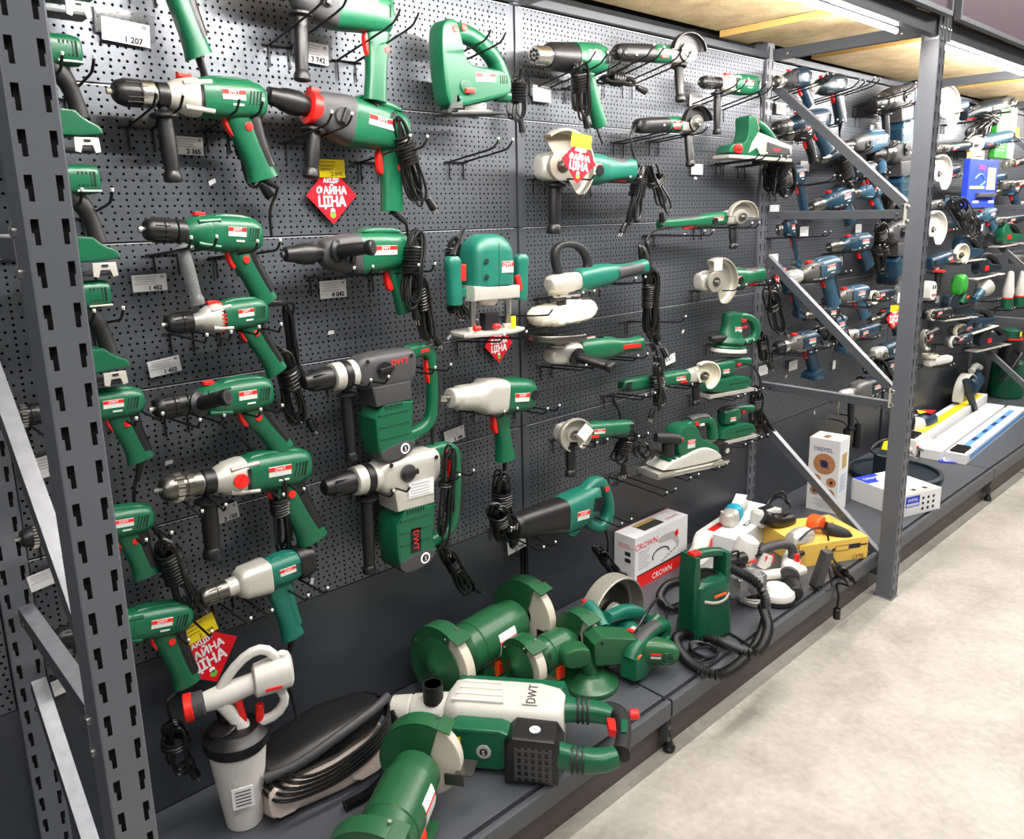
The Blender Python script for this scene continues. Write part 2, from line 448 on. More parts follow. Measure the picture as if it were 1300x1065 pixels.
for k in (-1, 1, 3):
    X = k * W
    t = thing('upright_frame', FN[k], 'rack frame', (0, 0, 0), group=None)
    zt = 2.8
    post('front_post', X, -.637, .004, zt, .06, t)
    post('back_post', X, -.010, .004, zt, .05, t)
    b = B(); b.box((X, -.607, .002), (.062, .068, .004), FRAMEL, .001); b.build('foot_plate', t)
    for (ya, za, yb, zb, nm) in [(-.03, 1.95, -.59, 1.455, 'diagonal_brace'), (-.03, 1.285, -.59, .79, 'diagonal_brace'), (-.03, .605, -.59, .13, 'diagonal_brace'),
                                (-.03, 2.62, -.59, 2.13, 'diagonal_brace'),
                                (-.03, 1.455, -.585, 1.455, 'cross_brace'), (-.03, .755, -.585, .755, 'cross_brace'), (-.03, .09, -.585, .09, 'cross_brace')]:
        b = B(); L = math.hypot(yb - ya, zb - za); an = math.atan2(zb - za, yb - ya)
        R = Euler((an, 0, 0)); c = Vector((X - .004, (ya + yb) / 2, (za + zb) / 2))
        b.box(c, (.0025, L, .03), FRAME, .0008, R)
        n = Vector((0, -math.sin(an), math.cos(an)));  n = n if n.z > 0 else -n
        b.box(c + n * .015 + Vector((.012, 0, 0)), (.026, L, .0025), FRAMEL if True else FRAME, .0008, R)
        o = b.build(nm, t)
        for s in (-1, 1):
            e = c + Vector((-.003, math.cos(an) * s * (L / 2 - .05), math.sin(an) * s * (L / 2 - .05)))
            bb = B(); bb.lathe([(0, .005), (.003, .005), (.004, .003)], e, (-1, 0, 0), DSTEEL, 8); bb.build('bolt', o)
    for z in (1.455, .79):
        b = B(); b.box((X - .024, -.58, z + .0), (.004, .03, .075), SILVER, .001)
        for dz in (-.025, .025): b.lathe([(0, .008), (.004, .008), (.006, .004)], (X - .026, -.58, z + dz), (-1, 0, 0), STEEL, 10)
        b.build('gusset_plate', t)
# joints of the wall between frames: black slotted strip
for k in (0, 2, 4):
    b = B(); b.box((k * W, .012, (PT + SH) / 2), (.007, .012, PT - SH), DARK)
    z = SH + .06
    while z < PT - .03:
        b.box((k * W, .0055, z), (.0035, .003, .012), BLACK); z += .05
    o = solo(b, 'wall_joint_strip', f'thin black slotted strip in the wall joint {["between drills and angle grinders","hidden by the right post","at the far end"][k // 2]}', 'strip')
    b = B(); b.box((k * W, -.004, PT + .002), (.03, .02, .006), FRAMEL, .001); b.build('cap', o)

# top shelf: beams, boards, lights, panels
def beam(x0, x1, yf, z0, z1, m, label):
    t = thing('shelf_beam', label, 'beam')
    b = B(); b.prism([(yf, z0), (yf + .03, z0), (yf + .03, z0 + .035), (yf + .045, z0 + .035), (yf + .045, z1), (yf, z1)], x0, x1, m, .002, ax='x'); b.build('beam_profile', t)
    for s, xx in ((-1, x0), (1, x1)):
        b = B(); b.box((xx - s * .001, yf + .018, z0 + .03), (.004, .06, .075), FRAMEL, .001)
        b.build('end_bracket', t)
        b = B()
        b.box((xx + s * .0175 - s * .02, yf - .004, z0 + .025), (.045, .004, .075), FRAMEL, .001)
        for dx in (-.012, .012): b.lathe([(0, .006), (.004, .006), (.005, .003)], (xx - s * .0025 + dx, yf - .006, z0 + .022), (0, -1, 0), STEEL, 8)
        b.build('bracket_plate', t)
    return t
FB = mat('dark_front_beam', (52, 54, 60), .35, .3)
for a, c_, n in [(-1, 1, 'over the green tools'), (1, 3, 'over the blue tools'), (3, 5, 'at the far end')]:
    beam(a * W + .028, c_ * W - .028, -.635, 2.03, 2.085, FB, f'long dark front beam of the top shelf {n}')
    b = B(); b.box(((a + c_) * W / 2, -.012, PT + .014), ((c_ - a) * W - .06, .02, .022), FRAME, .002)
    solo(b, 'back_beam', f'grey rear beam along the top of the perforated wall {n}', 'beam')
CB = {-1: 'above the nearest post', 0: 'above the wall joint, out at the top edge', 1: 'leading to the right post, above the first diagonal brace', 2: 'second crossbar behind the right post', 3: 'third crossbar, above the far tools', 4: 'fourth crossbar at the far end'}
for k in range(-1, 5):
    t = thing('shelf_crossbar', f'grey steel crossbar under the chipboard, {CB[k]}', 'crossbar')
    b = B(); b.box((k * W, -.30, 2.065), (.003, .56, .038), FRAME, .001); b.box((k * W + .012, -.30, 2.047), (.026, .56, .003), FRAME, .001); b.build('crossbar_profile', t)
    for y in (-.08, -.5):
        b = B(); b.lathe([(0, .005), (.003, .005), (.004, .003)], (k * W - .0016, y, 2.063), (-1, 0, 0), STEEL, 8); b.build('bolt', t)
def board_mat():
    m = bpy.data.materials.new('chipboard'); m.use_nodes = True; nt = m.node_tree; bb = nt.nodes['Principled BSDF']; L = nt.links.new
    tc = nt.nodes.new('ShaderNodeTexCoord'); n = nt.nodes.new('ShaderNodeTexNoise'); n.inputs['Scale'].default_value = 9; n.inputs['Detail'].default_value = 9; n.inputs['Roughness'].default_value = .7
    n2 = nt.nodes.new('ShaderNodeTexVoronoi'); n2.inputs['Scale'].default_value = 220
    cr = nt.nodes.new('ShaderNodeValToRGB'); cr.color_ramp.elements[0].color = lin((172, 146, 106)); cr.color_ramp.elements[1].color = lin((206, 184, 144)); cr.color_ramp.elements[0].position = .35; cr.color_ramp.elements[1].position = .65
    mx = nt.nodes.new('ShaderNodeMix'); mx.data_type = 'RGBA'; mx.blend_type = 'MULTIPLY'; mx.inputs[0].default_value = .22
    L(tc.outputs['Object'], n.inputs['Vector']); L(tc.outputs['Object'], n2.inputs['Vector']); L(n.outputs['Fac'], cr.inputs[0]); L(cr.outputs[0], mx.inputs[6]); L(n2.outputs['Color'], mx.inputs[7]); L(mx.outputs[2], bb.inputs['Base Color'])
    bb.inputs['Roughness'].default_value = .75
    return m
CHIP = board_mat()
CHIPE = mat('chipboard_edge', (196, 160, 92), .85, noise=.45, scale=260, bump=.5)
BW = [(-1.36, -.55, 2.09, 'first'), (-.53, .17, 2.09, 'second'), (.19, 1.00, 2.109, 'third, light coloured'), (1.02, 1.21, 2.090, 'narrow fourth'), (1.225, 1.70, 2.109, 'fifth'),
      (1.71, 2.70, 2.090, 'sixth'), (2.73, 3.18, 2.109, 'seventh'), (3.22, 4.08, 2.090, 'eighth'), (4.10, 5.3, 2.109, 'ninth'), (5.32, 6.8, 2.09, 'farthest')]
for x0, x1, z, n in BW:
    b = B(); b.box(((x0 + x1) / 2, -.30, z + .011), (x1 - x0, .60, .022), CHIP, .0)
    t = solo(b, 'chipboard_sheet', f'{n} chipboard sheet of the top shelf, counted from the near end', 'shelf board', 'chipboard boards of the top shelf')
    b = B(); b.box((x0 - .001, -.30, z + .011), (.002, .6, .022), CHIPE); b.build('raw_edge', t)
# light strips under the front beam
LEDM = mat('lit_tube', (255, 250, 240), .4, noise=0, emit=((255, 250, 244), LED_POWER))
for a, c_, n in [(-1.15, -.02, 'nearest, above the left drills'), (.02, 1.145, 'ending before the right post'), (1.53, 2.68, 'just past the right post'), (2.75, 4.0, 'farther along the blue tools'), (4.1, 5.4, 'at the far end')]:
    t = thing('light_strip', f'lit white strip lamp under the front beam, {n}', 'strip light')
    b = B(); b.box(((a + c_) / 2, -.572, 2.042), (c_ - a, .016, .012), FB, .002); b.build('housing', t)
    b = B(); b.lathe([(0, .006), (c_ - a - .01, .006)], (a + .005, -.572, 2.030), (1, 0, 0), LEDM, 10); b.build('tube', t)
# mauve panels over the front beam
for i, (x0, x1) in enumerate([(-1.34, 1.335), (1.405, 3.0), (3.03, 4.6), (4.63, 6.3)]):
    t = thing('fascia_panel', ['near', 'first', 'second', 'third'][i] + ' plain mauve panel standing above the front beam' + ['', ' past the right post', ' past the right post', ' at the far end'][i], 'panel')
    b = B(); b.box(((x0 + x1) / 2, -.655, 2.43), (x1 - x0 - .02, .012, .66), MAROON); b.build('board', t)
    b = B()
    for z in (2.092, 2.77): b.box(((x0 + x1) / 2, -.66, z), (x1 - x0, .022, .016), FRAMEL, .002)
    for x in (x0 + .006, x1 - .006): b.box((x, -.66, 2.43), (.012, .022, .66), FRAMEL, .002)
    b.build('edge_profile', t)
# goods crates standing above the boards are out of view; the ceiling of the hall
b = B(); b.box((2, -3, 4.2), (24, 12, .1), mat('hall_ceiling', (150, 150, 150), .9)); struct(b, 'ceiling')

# ================================================================ POWER TOOLS
HOOKM = mat('black_wire', (24, 24, 27), .4, .3)
CAPM = mat('pale_cap', (205, 205, 200), .5)
class T:
    """a tool under construction; local x from working tip (0) to rear (L), z up, -y towards the aisle"""
    def __init__(s, name, label, cat, p0, p1, Y, L, flip=False, roll=0., Y2=None, group=None, floor=None, ks=None):
        a = at(p0[0], p0[1], Y) if floor is None else Vector(floor[0]); c = at(p1[0], p1[1], Y if Y2 is None else Y2) if floor is None else Vector(floor[1])
        v = c - a; s.L = L; s.k = v.length / L; s.flip = flip
        rot = (math.radians(roll), -math.atan2(v.z, math.hypot(v.x, v.y)), math.atan2(v.y, v.x))
        s.root = thing(name, label, cat, a, rot, s.k, group); kk = ks or s.k; s.root.scale = (s.k, kk, kk)
        s.M = Matrix.Translation(a) @ Euler(rot, 'XYZ').to_matrix().to_4x4() @ Matrix.Diagonal((s.k, kk, kk, 1)); s.k = min(s.k, kk) if ks else s.k
    def part(s, name, b, parent=None, label=None):
        o = b.build(name, parent or s.root, s.L if s.flip else None)
        if label: o['label'] = label
        return o
    def lettering(s, name, b, parent=None):
        # lettering is never mirrored
        if s.flip:
            k = B(); k.mats = b.mats; k.f = b.f; k.mi = b.mi; k.v = b.v; return k.build(name, parent or s.root)
        return b.build(name, parent or s.root)
    def loc(s, p):
        """world point to this tool's local coordinates"""
        q = s.M.inverted() @ Vector(p)
        if s.flip: q.x = s.L - q.x
        return q
def cordM(light=False): return CORD
def coil(b, top, bot, w, loops=5, wraps=6, r=.0035, seedv=0, m=None, plug=True, toy=-1.):
    """folded flex: long loops from top to bot with turns wound round the middle"""
    m = m or CORD; rnd = random.Random(seedv); top = Vector(top); bot = Vector(bot); ax = bot - top; L = ax.length; d = ax.normalized()
    sd = d.cross(Vector((0, 1, 0))); 
    if sd.length < .1: sd = Vector((1, 0, 0))
    sd.normalize(); dp = d.cross(sd)
    for i in range(loops):
        w0 = w * rnd.uniform(.35, 1.0); w1 = w * rnd.uniform(.4, 1.1); oy = rnd.uniform(-.6, .6) * w * .6; o1 = rnd.uniform(-.3, .3) * w
        a0 = rnd.uniform(0, .12) * L; a1 = L - rnd.uniform(0, .18) * L; pts = []
        for k in range(22):
            t = 2 * math.pi * k / 22; u = (1 - math.cos(t)) / 2; lat = math.sin(t)
            pinch = .35 + .65 * abs(2 * u - 1.0) ** 1.2
            wid = (w0 * (1 - u) + w1 * u) * .5 * pinch
            pts.append(top + d * (a0 + (a1 - a0) * u) + sd * (lat * wid + o1 * u * .5) + dp * (oy + lat * .15 * w))
        b.tube(pts, r, m, 6, 2, closed=True)
    pts = []; n = max(1, wraps) * 10; rr = w * .30 + r
    for k in range(n):
        t = 2 * math.pi * k / 10; z = L * .38 + (k / n - .5) * wraps * r * 2.15
        pts.append(top + d * z + sd * math.cos(t) * rr * (1 + .06 * math.sin(k)) + dp * math.sin(t) * rr)
    if wraps: b.tube(pts, r, m, 6, 1)
    if plug:
        p = top + d * L * .93 + sd * w * .3; q = p + d * .035 + sd * .012
        b.cyl(p, q, r * 2.4, m, r * 3.2, 8); 
        for s_ in (-1, 1): b.cyl(q + dp * s_ * .006, q + dp * s_ * .006 + (q - p).normalized() * .016, .0018, STEEL, seg=6)
    return b
def flex(t, pts, cl=None, seedv=0, r=.0035, parent=None, relief=True, name='power_cord'):
    """cord part: pts and coil ends given in world coordinates"""
    b = B(); P = [t.loc(p) for p in pts]
    k = 1 / t.k
    if relief and len(P) > 1: 
        d = (P[1] - P[0]).normalized(); b.lathe([(0, .0075 * k), (.02 * k, .0065 * k), (.05 * k, .0042 * k)], P[0], d, m=CORD, seg=10)
    b.tube(P, r * k, CORD, 7, 5)
    if cl:
        a, c, w = cl[:3]; coil(b, t.loc(a), t.loc(c), w * k, cl[3] if len(cl) > 3 else 4, cl[4] if len(cl) > 4 else 6, r * k, seedv)
    return t.part(name, b, parent)
def W_(l, Y=-.1): return [at(x, y, (Y if len(q) < 3 else q[2])) for q in l for x, y in [q[:2]]]

def badge(t, x, z, w, h, y, txt='DWT', m1=None, m2=None, tm=None, parent=None, ry=0., sub=None):
    b = B(); m1 = m1 or mat('badge_silver', (205, 214, 205), .4, .2); m2 = m2 or RED
    xx = t.L - x if t.flip else x
    b2 = B()
    b2.prism([(-w / 2, -h / 2), (w / 2, -h / 2), (w / 2, h / 2), (-w / 2, h / 2)], -.0008, .003, m1, .0006)
    b2.prism([(-w / 2, h * .02), (w / 2, h * .02), (w / 2, h * .46), (-w / 2, h * .46)], -.0013, -.0007, m2, .0002)
    b2.text(txt, h * .34, (0, -.0016, h * .24), tm or WHITEP, wmax=w * .8)
    if sub: b2.text(sub, h * .26, (0, -.0012, -h * .22), INK, wmax=w * .85)
    b.join(b2, Matrix.Translation((xx, y, z)) @ Euler((0, ry, 0)).to_matrix().to_4x4())
    return t.lettering('badge', b, parent)
def vents(t, xs, z0, z1, y, parent=None, m=DARK, w=.003, lean=0.):
    b = B()
    for x in xs: b.prism([(x, z0), (x + w, z0), (x + w + lean, z1), (x + lean, z1)], y, y + .004, m, .0005)
    return t.part('vents', b, parent)
def grip(b, pts, rad, m, back=None, seg=14):
    b.sweep(pts, rad, m, seg, 2.4, smooth=2)
def chuck(t, x0, x1, r, m, m2=None, key=False, parent=None):
    b = B(); L = x1 - x0
    b.cyl((x0 - .012, 0, 0), (x0 + .01, 0, 0), r * .22, STEEL, seg=8)
    b.lathe([(x0, r * .55), (x0 + .002, r * .70), (x0 + L * .10, r * .86), (x0 + L * .24, r * .98), (x0 + L * .55, r), (x0 + L * .6, r * .93), (x0 + L * .62, r), (x1, r)], (0, 0, 0), (1, 0, 0), m, 24)
    for j in range(16):
        a = 2 * math.pi * j / 16
        b.box((x0 + L * .52, math.cos(a) * r, math.sin(a) * r), (L * .5, r * .08, r * .08), m, 0)
    if m2: b.lathe([(x0 + L * .64, r * .8), (x0 + L * .66, r * 1.04), (x1 - .002, r * 1.06), (x1, r * .9)], (0, 0, 0), (1, 0, 0), m2, 24)
    if key:
        for j in range(20):
            a = 2 * math.pi * j / 20; b.box((x0 + L * .42, math.cos(a) * r * 1.04, math.sin(a) * r * 1.04), (L * .16, r * .12, r * .14), STEEL, 0)
    return t.part('chuck', b, parent)
def aux(t, p, d, L, r, m=BLACK, clamp=None, flange=True, parent=None):
    """side handle from p along d"""
    b = B(); d = Vector(d).normalized(); p = Vector(p)
    if clamp:
        c, rr = clamp; b.lathe([(-.011, rr), (-.009, rr * 1.06), (.009, rr * 1.06), (.011, rr)], c, (1, 0, 0), BLACK, 20)
        b.cyl(Vector(c), p + d * .01, r * .62, BLACK)
    pr = [(0, r * .7), (.004, r * 1.0)]
    if flange: pr += [(.008, r * 1.75), (.013, r * 1.75), (.017, r * .95)]
    n = 9
    for i in range(n):
        u = .02 + (L - .045) * i / (n - 1); k = 1.0 - .12 * (i / n) + .10 * math.sin(math.pi * i / n)
        pr += [(u, r * k), (u + .0035, r * k * .955)]
    pr += [(L - .02, r * .98), (L - .012, r * 1.16), (L - .003, r * 1.16), (L, r * 1.0)]
    b.lathe(pr, p, d, m, 18)
    if m is BLACK or m is RUBBER: b.lathe([(L - .0005, r * .6), (L + .0005, r * .6)], p, d, DARK, 14)
    return t.part('side_handle', b, parent)

def drill(label, p0, p1, Y=-.10, L=.30, body=GREEN, gear=None, ck=(BLACK, None), key=False, side=None, trig=RED, r=.036, handle=True, hk=0., cordless=False,
          rub=BLACK, mixer=False, text='DWT', knob=False, Y2=None, ring=None, cat='drill', name='impact_drill', rear=None, sideL=.12, hlen=.14, hx=0., group=None, btn=True, roll=0., ks=None):
    t = T(name, label, cat, p0, p1, Y, L, Y2=Y2, group=group, roll=roll, ks=ks)
    s = L / .30; X = lambda v: v * s
    chuck(t, .0, X(.072), .025, ck[0], ck[1], key)
    g = gear or body
    b = B()
    if mixer:
        b.loft([(X(.070), 0, 0, .018, .018), (X(.075), 0, 0, .024, .024), (X(.10), 0, 0, .026, .026), (X(.105), 0, 0, .034, .036, 2.5), (X(.12), 0, 0, .040, .044, 3.2), (X(.185), 0, -.002, .042, .048, 4), (X(.19), 0, -.002, .040, .046, 4)], g, 24)
    else:
        b.loft([(X(.068), 0, 0, .016, .016), (X(.095), 0, 0, .018, .018), (X(.102), 0, 0, .024, .025), (X(.118), 0, .001, r * .80, r * .86), (X(.135), 0, .0, r * .93, r * 1.0, 2.3), (X(.150), 0, 0, r * .98, r * 1.05, 2.5), (X(.156), 0, 0, r * .96, r * 1.02, 2.5)], g, 24)
        for zz in (.62, -.62):
            for yy in (-1, 1): b.cyl((X(.122), yy * r * .72, zz * r), (X(.178), yy * r * .80, zz * r * 1.25), .0048, g, seg=8)
    gb = t.part('gearbox', b)
    if gear is not None and not mixer:
        vents(t, [X(.152) + .0045 * i for i in range(2)], -.02, .02, -r * .99, gb, DARK)
    b = B(); x0 = X(.19 if mixer else .156)
    hm = r * (1.12 if mixer else 1.0)
    b.loft([(x0, 0, 0, hm * .92, hm * .99, 2.6), (x0 + .003, 0, 0, hm * .98, hm * 1.05, 2.6), (X(.22), 0, .0, hm, hm * 1.08, 2.8), (X(.262), 0, .001, hm * .98, hm * 1.05, 2.8), (X(.280), 0, .001, hm * .92, hm * .98, 2.6), (X(.294), 0, .001, hm * .70, hm * .78, 2.5), (X(.30), 0, 0, hm * .4, hm * .45)], body, 26)
    b.prism([(x0 + .004, hm * .9), (X(.28), hm * .9), (X(.262), hm * 1.18), (x0 + .02, hm * 1.20)], -hm * .45, hm * .45, body, .005, rnd=1)
    mb = t.part('motor_housing', b)
    vents(t, [X(.248) + .0075 * i for i in range(4)], -.012, .016, -hm * .985, mb, lean=.006)
    badge(t, X(.218) if not mixer else X(.235), .006, .048 * s, .020, -hm * 1.0, text, parent=mb)
    bb = B(); bb.box((t.L - X(.226) if t.flip else X(.226), -r * 1.002, -.013), (.022, .0006, .004), mat('badge_silver', (205, 214, 205), .4, .2)); t.lettering('model_strip', bb, mb)
    if knob:
        b = B(); b.lathe([(0, .0145), (.005, .0145), (.006, .013)], (X(.137), -r * .97, 0), (0, -1, 0), RED, 20); b.box((X(.137), -r * .97 - .007, 0), (.006, .004, .024), RED, .001, Euler((0, .5, 0)))
        t.part('mode_knob', b, gb)
    elif not mixer:
        b = B(); b.box((X(.135), -.0, r * 1.08), (.026, .018, .008), trig, .002); t.part('mode_switch', b, gb)
    if ring: 
        b = B()
        for j in range(26):
            a = 2 * math.pi * j / 26; b.box((X(.153), math.cos(a) * r * 1.0, math.sin(a) * r * 1.06), (.012, .003, .004), ring, 0)
        t.part('torque_ring', b, gb)
    if handle:
        b = B(); hx0 = X(.236 if not mixer else .225) + hx; z0 = -r * .45; dx = .045 + hk
        pts = [(hx0, 0, z0 + .02), (hx0 + .004, 0, z0 - .02), (hx0 + dx * .42, 0, z0 - hlen * .46), (hx0 + dx * .85, 0, z0 - hlen * .82), (hx0 + dx, 0, z0 - hlen)]
        b.sweep(pts, [(.021, .036), (.020, .033), (.020, .027), (.0205, .028), (.021, .034)], body, 18, 2.5, smooth=2)
        h = t.part('handle', b, mb)
        b = B(); off = Vector((.014, 0, 0)); pp = [Vector(p) + off for p in pts[:-1]]
        b.sweep([pp[0] + Vector((.008, 0, .0)), pp[1] + Vector((.010, 0, 0)), pp[2] + Vector((.0055, 0, 0)), pp[3] + Vector((.0035, 0, 0))], [(.019, .024), (.0195, .022), (.0195, .0185), (.0195, .0185)], rub, 16, 2.4, smooth=2)
        t.part('soft_grip', b, h)
        b = B(); b.prism([(hx0 - .036, z0 - .012), (hx0 - .010, z0 - .008), (hx0 + .0, z0 - .05), (hx0 - .012, z0 - .060), (hx0 - .026, z0 - .044)], -.0085, .0085, trig, .004, rnd=1)
        t.part('trigger', b, h)
        if btn:
            b = B(); b.lathe([(0, .0085), (.003, .0085), (.004, .006)], (hx0 + .014, -.0195, z0 - .036), (0, -1, 0), trig, 14); t.part('lock_button', b, h)
        if cordless:
            e = Vector(pts[-1]); b = B()
            b.prism([(e.x - .055, e.z - .022), (e.x + .032, e.z - .03), (e.x + .036, e.z + .004), (e.x + .012, e.z + .018), (e.x - .02, e.z + .014), (e.x - .052, e.z + .002)], -.034, .034, body, .006, rnd=1)
            bt = t.part('battery_foot', b, h)
            b = B(); b.box((e.x - .012, -.035, e.z - .012), (.05, .004, .012), BLUEL, .001, Euler((0, .12, 0))); t.part('battery_latch', b, bt)
        t.hend = t.M @ Vector(pts[-1])
        if t.flip: pass
    if side == 'down': aux(t, (X(.088), 0, -.028), (.02, -.03, -1), sideL, .0155, clamp=((X(.088), 0, 0), .0225))
    if side == 'out': aux(t, (X(.088), -.028, 0), (.45, -1, .30), sideL, .0155, clamp=((X(.088), 0, 0), .0225))
    if side == 'clear': aux(t, (X(.088), -.006, -.026), (.25, -.15, -1), sideL, .0155, m=mat('milky_clear_plastic', (170, 172, 172), .15, trans=.7, noise=0), clamp=((X(.088), 0, 0), .0235))
    return t

def rotary(label, p0, p1, Y=-.11, L=.36, body=GREEN, nose=BLACK, side='down', sideL=.13, handle=True, dial=RUBBER, text='DWT', ring=None, hlen=.13, hk=.03, name='rotary_hammer', ks=None):
    t = T(name, label, 'hammer drill', p0, p1, Y, L, ks=ks)
    b = B(); b.lathe([(0, .010), (.004, .018), (.03, .021), (.034, .024), (.055, .027), (.075, .027), (.085, .022), (.10, .022)], (0, 0, 0), (1, 0, 0), BLACK, 22); b.lathe([(-.006, .008), (0, .008)], (0, 0, 0), (1, 0, 0), GREYRUB, 10)
    t.part('tool_holder', b)
    b = B(); b.loft([(.095, 0, 0, .020, .022), (.105, 0, 0, .030, .034, 2.4), (.125, 0, -.002, .036, .042, 3), (.175, 0, -.004, .040, .052, 3.4), (.20, 0, -.006, .040, .054, 3.4)], nose if nose is not BLACK else GREYRUB, 24)
    g = t.part('gearbox', b)
    b = B(); b.lathe([(0, .019), (.004, .020), (.008, .018)], (.163, -.038, -.008), (0, -1, 0), GREYRUB, 20); b.box((.163, -.050, -.008), (.012, .012, .034), BLACK, .003, Euler((0, .25, 0))); t.part('mode_dial', b, g)
    b = B(); b.loft([(.198, 0, -.006, .040, .053, 3.2), (.202, 0, -.006, .042, .055, 3.2), (.26, 0, -.002, .042, .052, 3.2), (.33, 0, .0, .040, .046, 3), (.352, 0, 0, .034, .040, 2.6), (.36, 0, 0, .024, .03)], body, 26)
    b.prism([(.21, .046), (.34, .044), (.325, .060), (.225, .062)], -.022, .022, body, .006, rnd=1)
    m = t.part('motor_housing', b)
    badge(t, .265, .004, .07, .024, -.0425, text, parent=m)
    vents(t, [.322 + .007 * i for i in range(3)], -.012, .016, -.0395, m)
    if ring:
        b = B(); b.lathe([(-.012, .034), (-.010, .037), (.010, .037), (.012, .034)], (.107, 0, 0), (1, 0, 0), ring, 20); b.box((.107, 0, .036), (.022, .026, .012), ring, .003); t.part('depth_stop_ring', b, g)
    if handle:
        pts = [(.315, 0, -.01), (.325, 0, -.055), (.325 + hk * .5, 0, -.055 - hlen * .5), (.325 + hk, 0, -.055 - hlen)]
        b = B(); b.sweep(pts, [(.022, .040), (.021, .033), (.020, .027), (.020, .030)], body, 18, 2.5, smooth=2); h = t.part('handle', b, m)
        b = B(); b.sweep([(p[0] + .010, 0, p[2]) for p in pts[:-1]] , [(.018, .027), (.0175, .022), (.017, .017)], RUBBER, 14, 2.4, smooth=2); t.part('soft_grip', b, h)
        b = B(); b.prism([(.282, -.05), (.300, -.05), (.312, -.1), (.298, -.108), (.288, -.09)], -.009, .009, RED, .004, rnd=1); t.part('trigger', b, h)
        b = B(); b.lathe([(0, .008), (.004, .008)], (.342, -.017, -.082), (0, -1, 0), RED, 14); t.part('lock_button', b, h)
        t.hend = t.M @ Vector(pts[-1])
    if side == 'down': aux(t, (.118, 0, -.036), (0, -.03, -1), sideL, .0165, clamp=((.118, 0, 0), .030))
    if side == 'out': aux(t, (.118, -.03, .004), (.62, -1, .12), sideL, .0165, clamp=((.118, 0, 0), .032))
    return t

def demo(label, p0, p1, Y=-.12, L=.42, nosec=BLACK, gear=GREYRUB, body=GREEN, band=WHITE, text='DWT', v=.20, tm=RED, sideL=.13, ks=None):
    """heavy hammer: long barrel, hanging motor, D handle at the rear"""
    t = T('demolition_hammer', label, 'hammer drill', p0, p1, Y, L)
    b = B(); b.lathe([(0, .012), (.006, .020), (.05, .030), (.075, .033), (.09, .030)], (0, 0, 0), (1, 0, 0), nosec, 22)
    for j in range(10):
        a = 2 * math.pi * j / 10; b.box((.05, math.cos(a) * .029, math.sin(a) * .029), (.05, .004, .004), nosec, 0)
    t.part('tool_holder', b)
    b = B(); b.lathe([(.088, .030), (.092, .038), (.118, .040), (.122, .037)], (0, 0, 0), (1, 0, 0), band, 24); b.lathe([(.141, .037), (.143, .040), (.160, .040), (.164, .036)], (0, 0, 0), (1, 0, 0), band, 24); b.lathe([(.118, .036), (.145, .036)], (0, 0, 0), (1, 0, 0), BLACK, 20); t.part('barrel_band', b)
    b = B(); b.loft([(.160, 0, 0, .036, .038, 2.5), (.175, 0, 0, .044, .048, 3.5), (.24, 0, -.004, .048, .056, 4), (.32, 0, -.004, .048, .056, 4), (.345, 0, .004, .042, .046, 3.4), (.352, 0, .006, .036, .038, 3)], gear, 26)
    b.prism([(.19, -.04), (.325, -.04), (.325, -.10), (.20, -.10)], -.047, .047, gear, .008)
    for x, z in ((.18, .036), (.18, -.034), (.33, .032)): b.lathe([(0, .006), (.002, .006)], (x, -.046, z), (0, -1, 0), BLACK, 10)
    g = t.part('gear_housing', b)
    b = B(); b.lathe([(0, .024), (.004, .025), (.006, .022)], (.232, -.048, .006), (0, -1, 0), GREYRUB if gear is not GREYRUB else BLACK, 22); b.box((.236, -.056, .006), (.05, .012, .014), BLACK, .004, Euler((0, -.1, 0))); t.part('mode_dial', b, g)
    bb = B(); bb.text(text, .018, (.287, -.0492, .022), tm); t.lettering('brand_mark', bb, g)
    z1 = -.10 - v * .8
    b = B(); b.prism([(.190, -.095), (.330, -.095), (.328, -.125), (.318, z1 + .035), (.335, z1), (.300, z1 - .03), (.225, z1 - .038), (.195, z1 - .01)], -.050, .050, body, .014, rnd=1)
    for i in range(3): b.box((.255, -.0495, -.125 - i * .035), (.10, .004, .006), DKGREEN, .001)
    mo = t.part('motor_housing', b)
    b = B(); b.prism([(.205, z1 + .005), (.275, z1 + .022), (.335, z1 + .008), (.302, z1 - .033), (.226, z1 - .041), (.200, z1 - .018)], -.052, .052, GREYRUB, .008, rnd=1); t.part('motor_cap', b, mo)
    b = B(); b.lathe([(0, .016), (.001, .016)], (.285, -.0525, z1 - .006), (0, -1, 0), WHITEP, 20); b.lathe([(0, .011), (.0006, .011)], (.285, -.0537, z1 - .006), (0, -1, 0), INK, 16); b.text('S', .012, (.285, -.0546, z1 - .006), WHITEP); t.part('round_emblem', b, mo)
    vents(t, [.228 + .009 * i for i in range(7)], -.113, -.100, -.0505, mo)
    b = B()
    pts = [(.335, 0, .030), (.40, 0, .038), (.432, 0, .018), (.438, 0, -.06), (.43, 0, z1 + .06), (.40, 0, z1 + .022), (.325, 0, z1 + .01)]
    b.sweep(pts, [(.022, .024), (.022, .022), (.019, .019), (.017, .018), (.018, .019), (.019, .018), (.022, .020)], body, 16, 2.6, smooth=2); h = t.part('rear_handle', b)
    b = B(); b.sweep([(.440, 0, .0), (.449, 0, -.03), (.451, 0, -.09), (.442, 0, z1 + .075)], [(.018, .015)] * 4, RUBBER, 12, smooth=2); t.part('soft_grip', b, h)
    b = B(); b.prism([(.408, .0), (.423, .0), (.424, -.075), (.414, -.07)], -.009, .009, RED, .003, rnd=1); t.part('trigger', b, h)
    b = B(); b.box((.398, -.022, .034), (.03, .004, .010), RED, .001); t.part('lock_button', b, h)
    aux(t, (.131, 0, -.045), (0, -.03, -1), sideL + .045, .0165, clamp=((.131, 0, 0), .039))
    return t

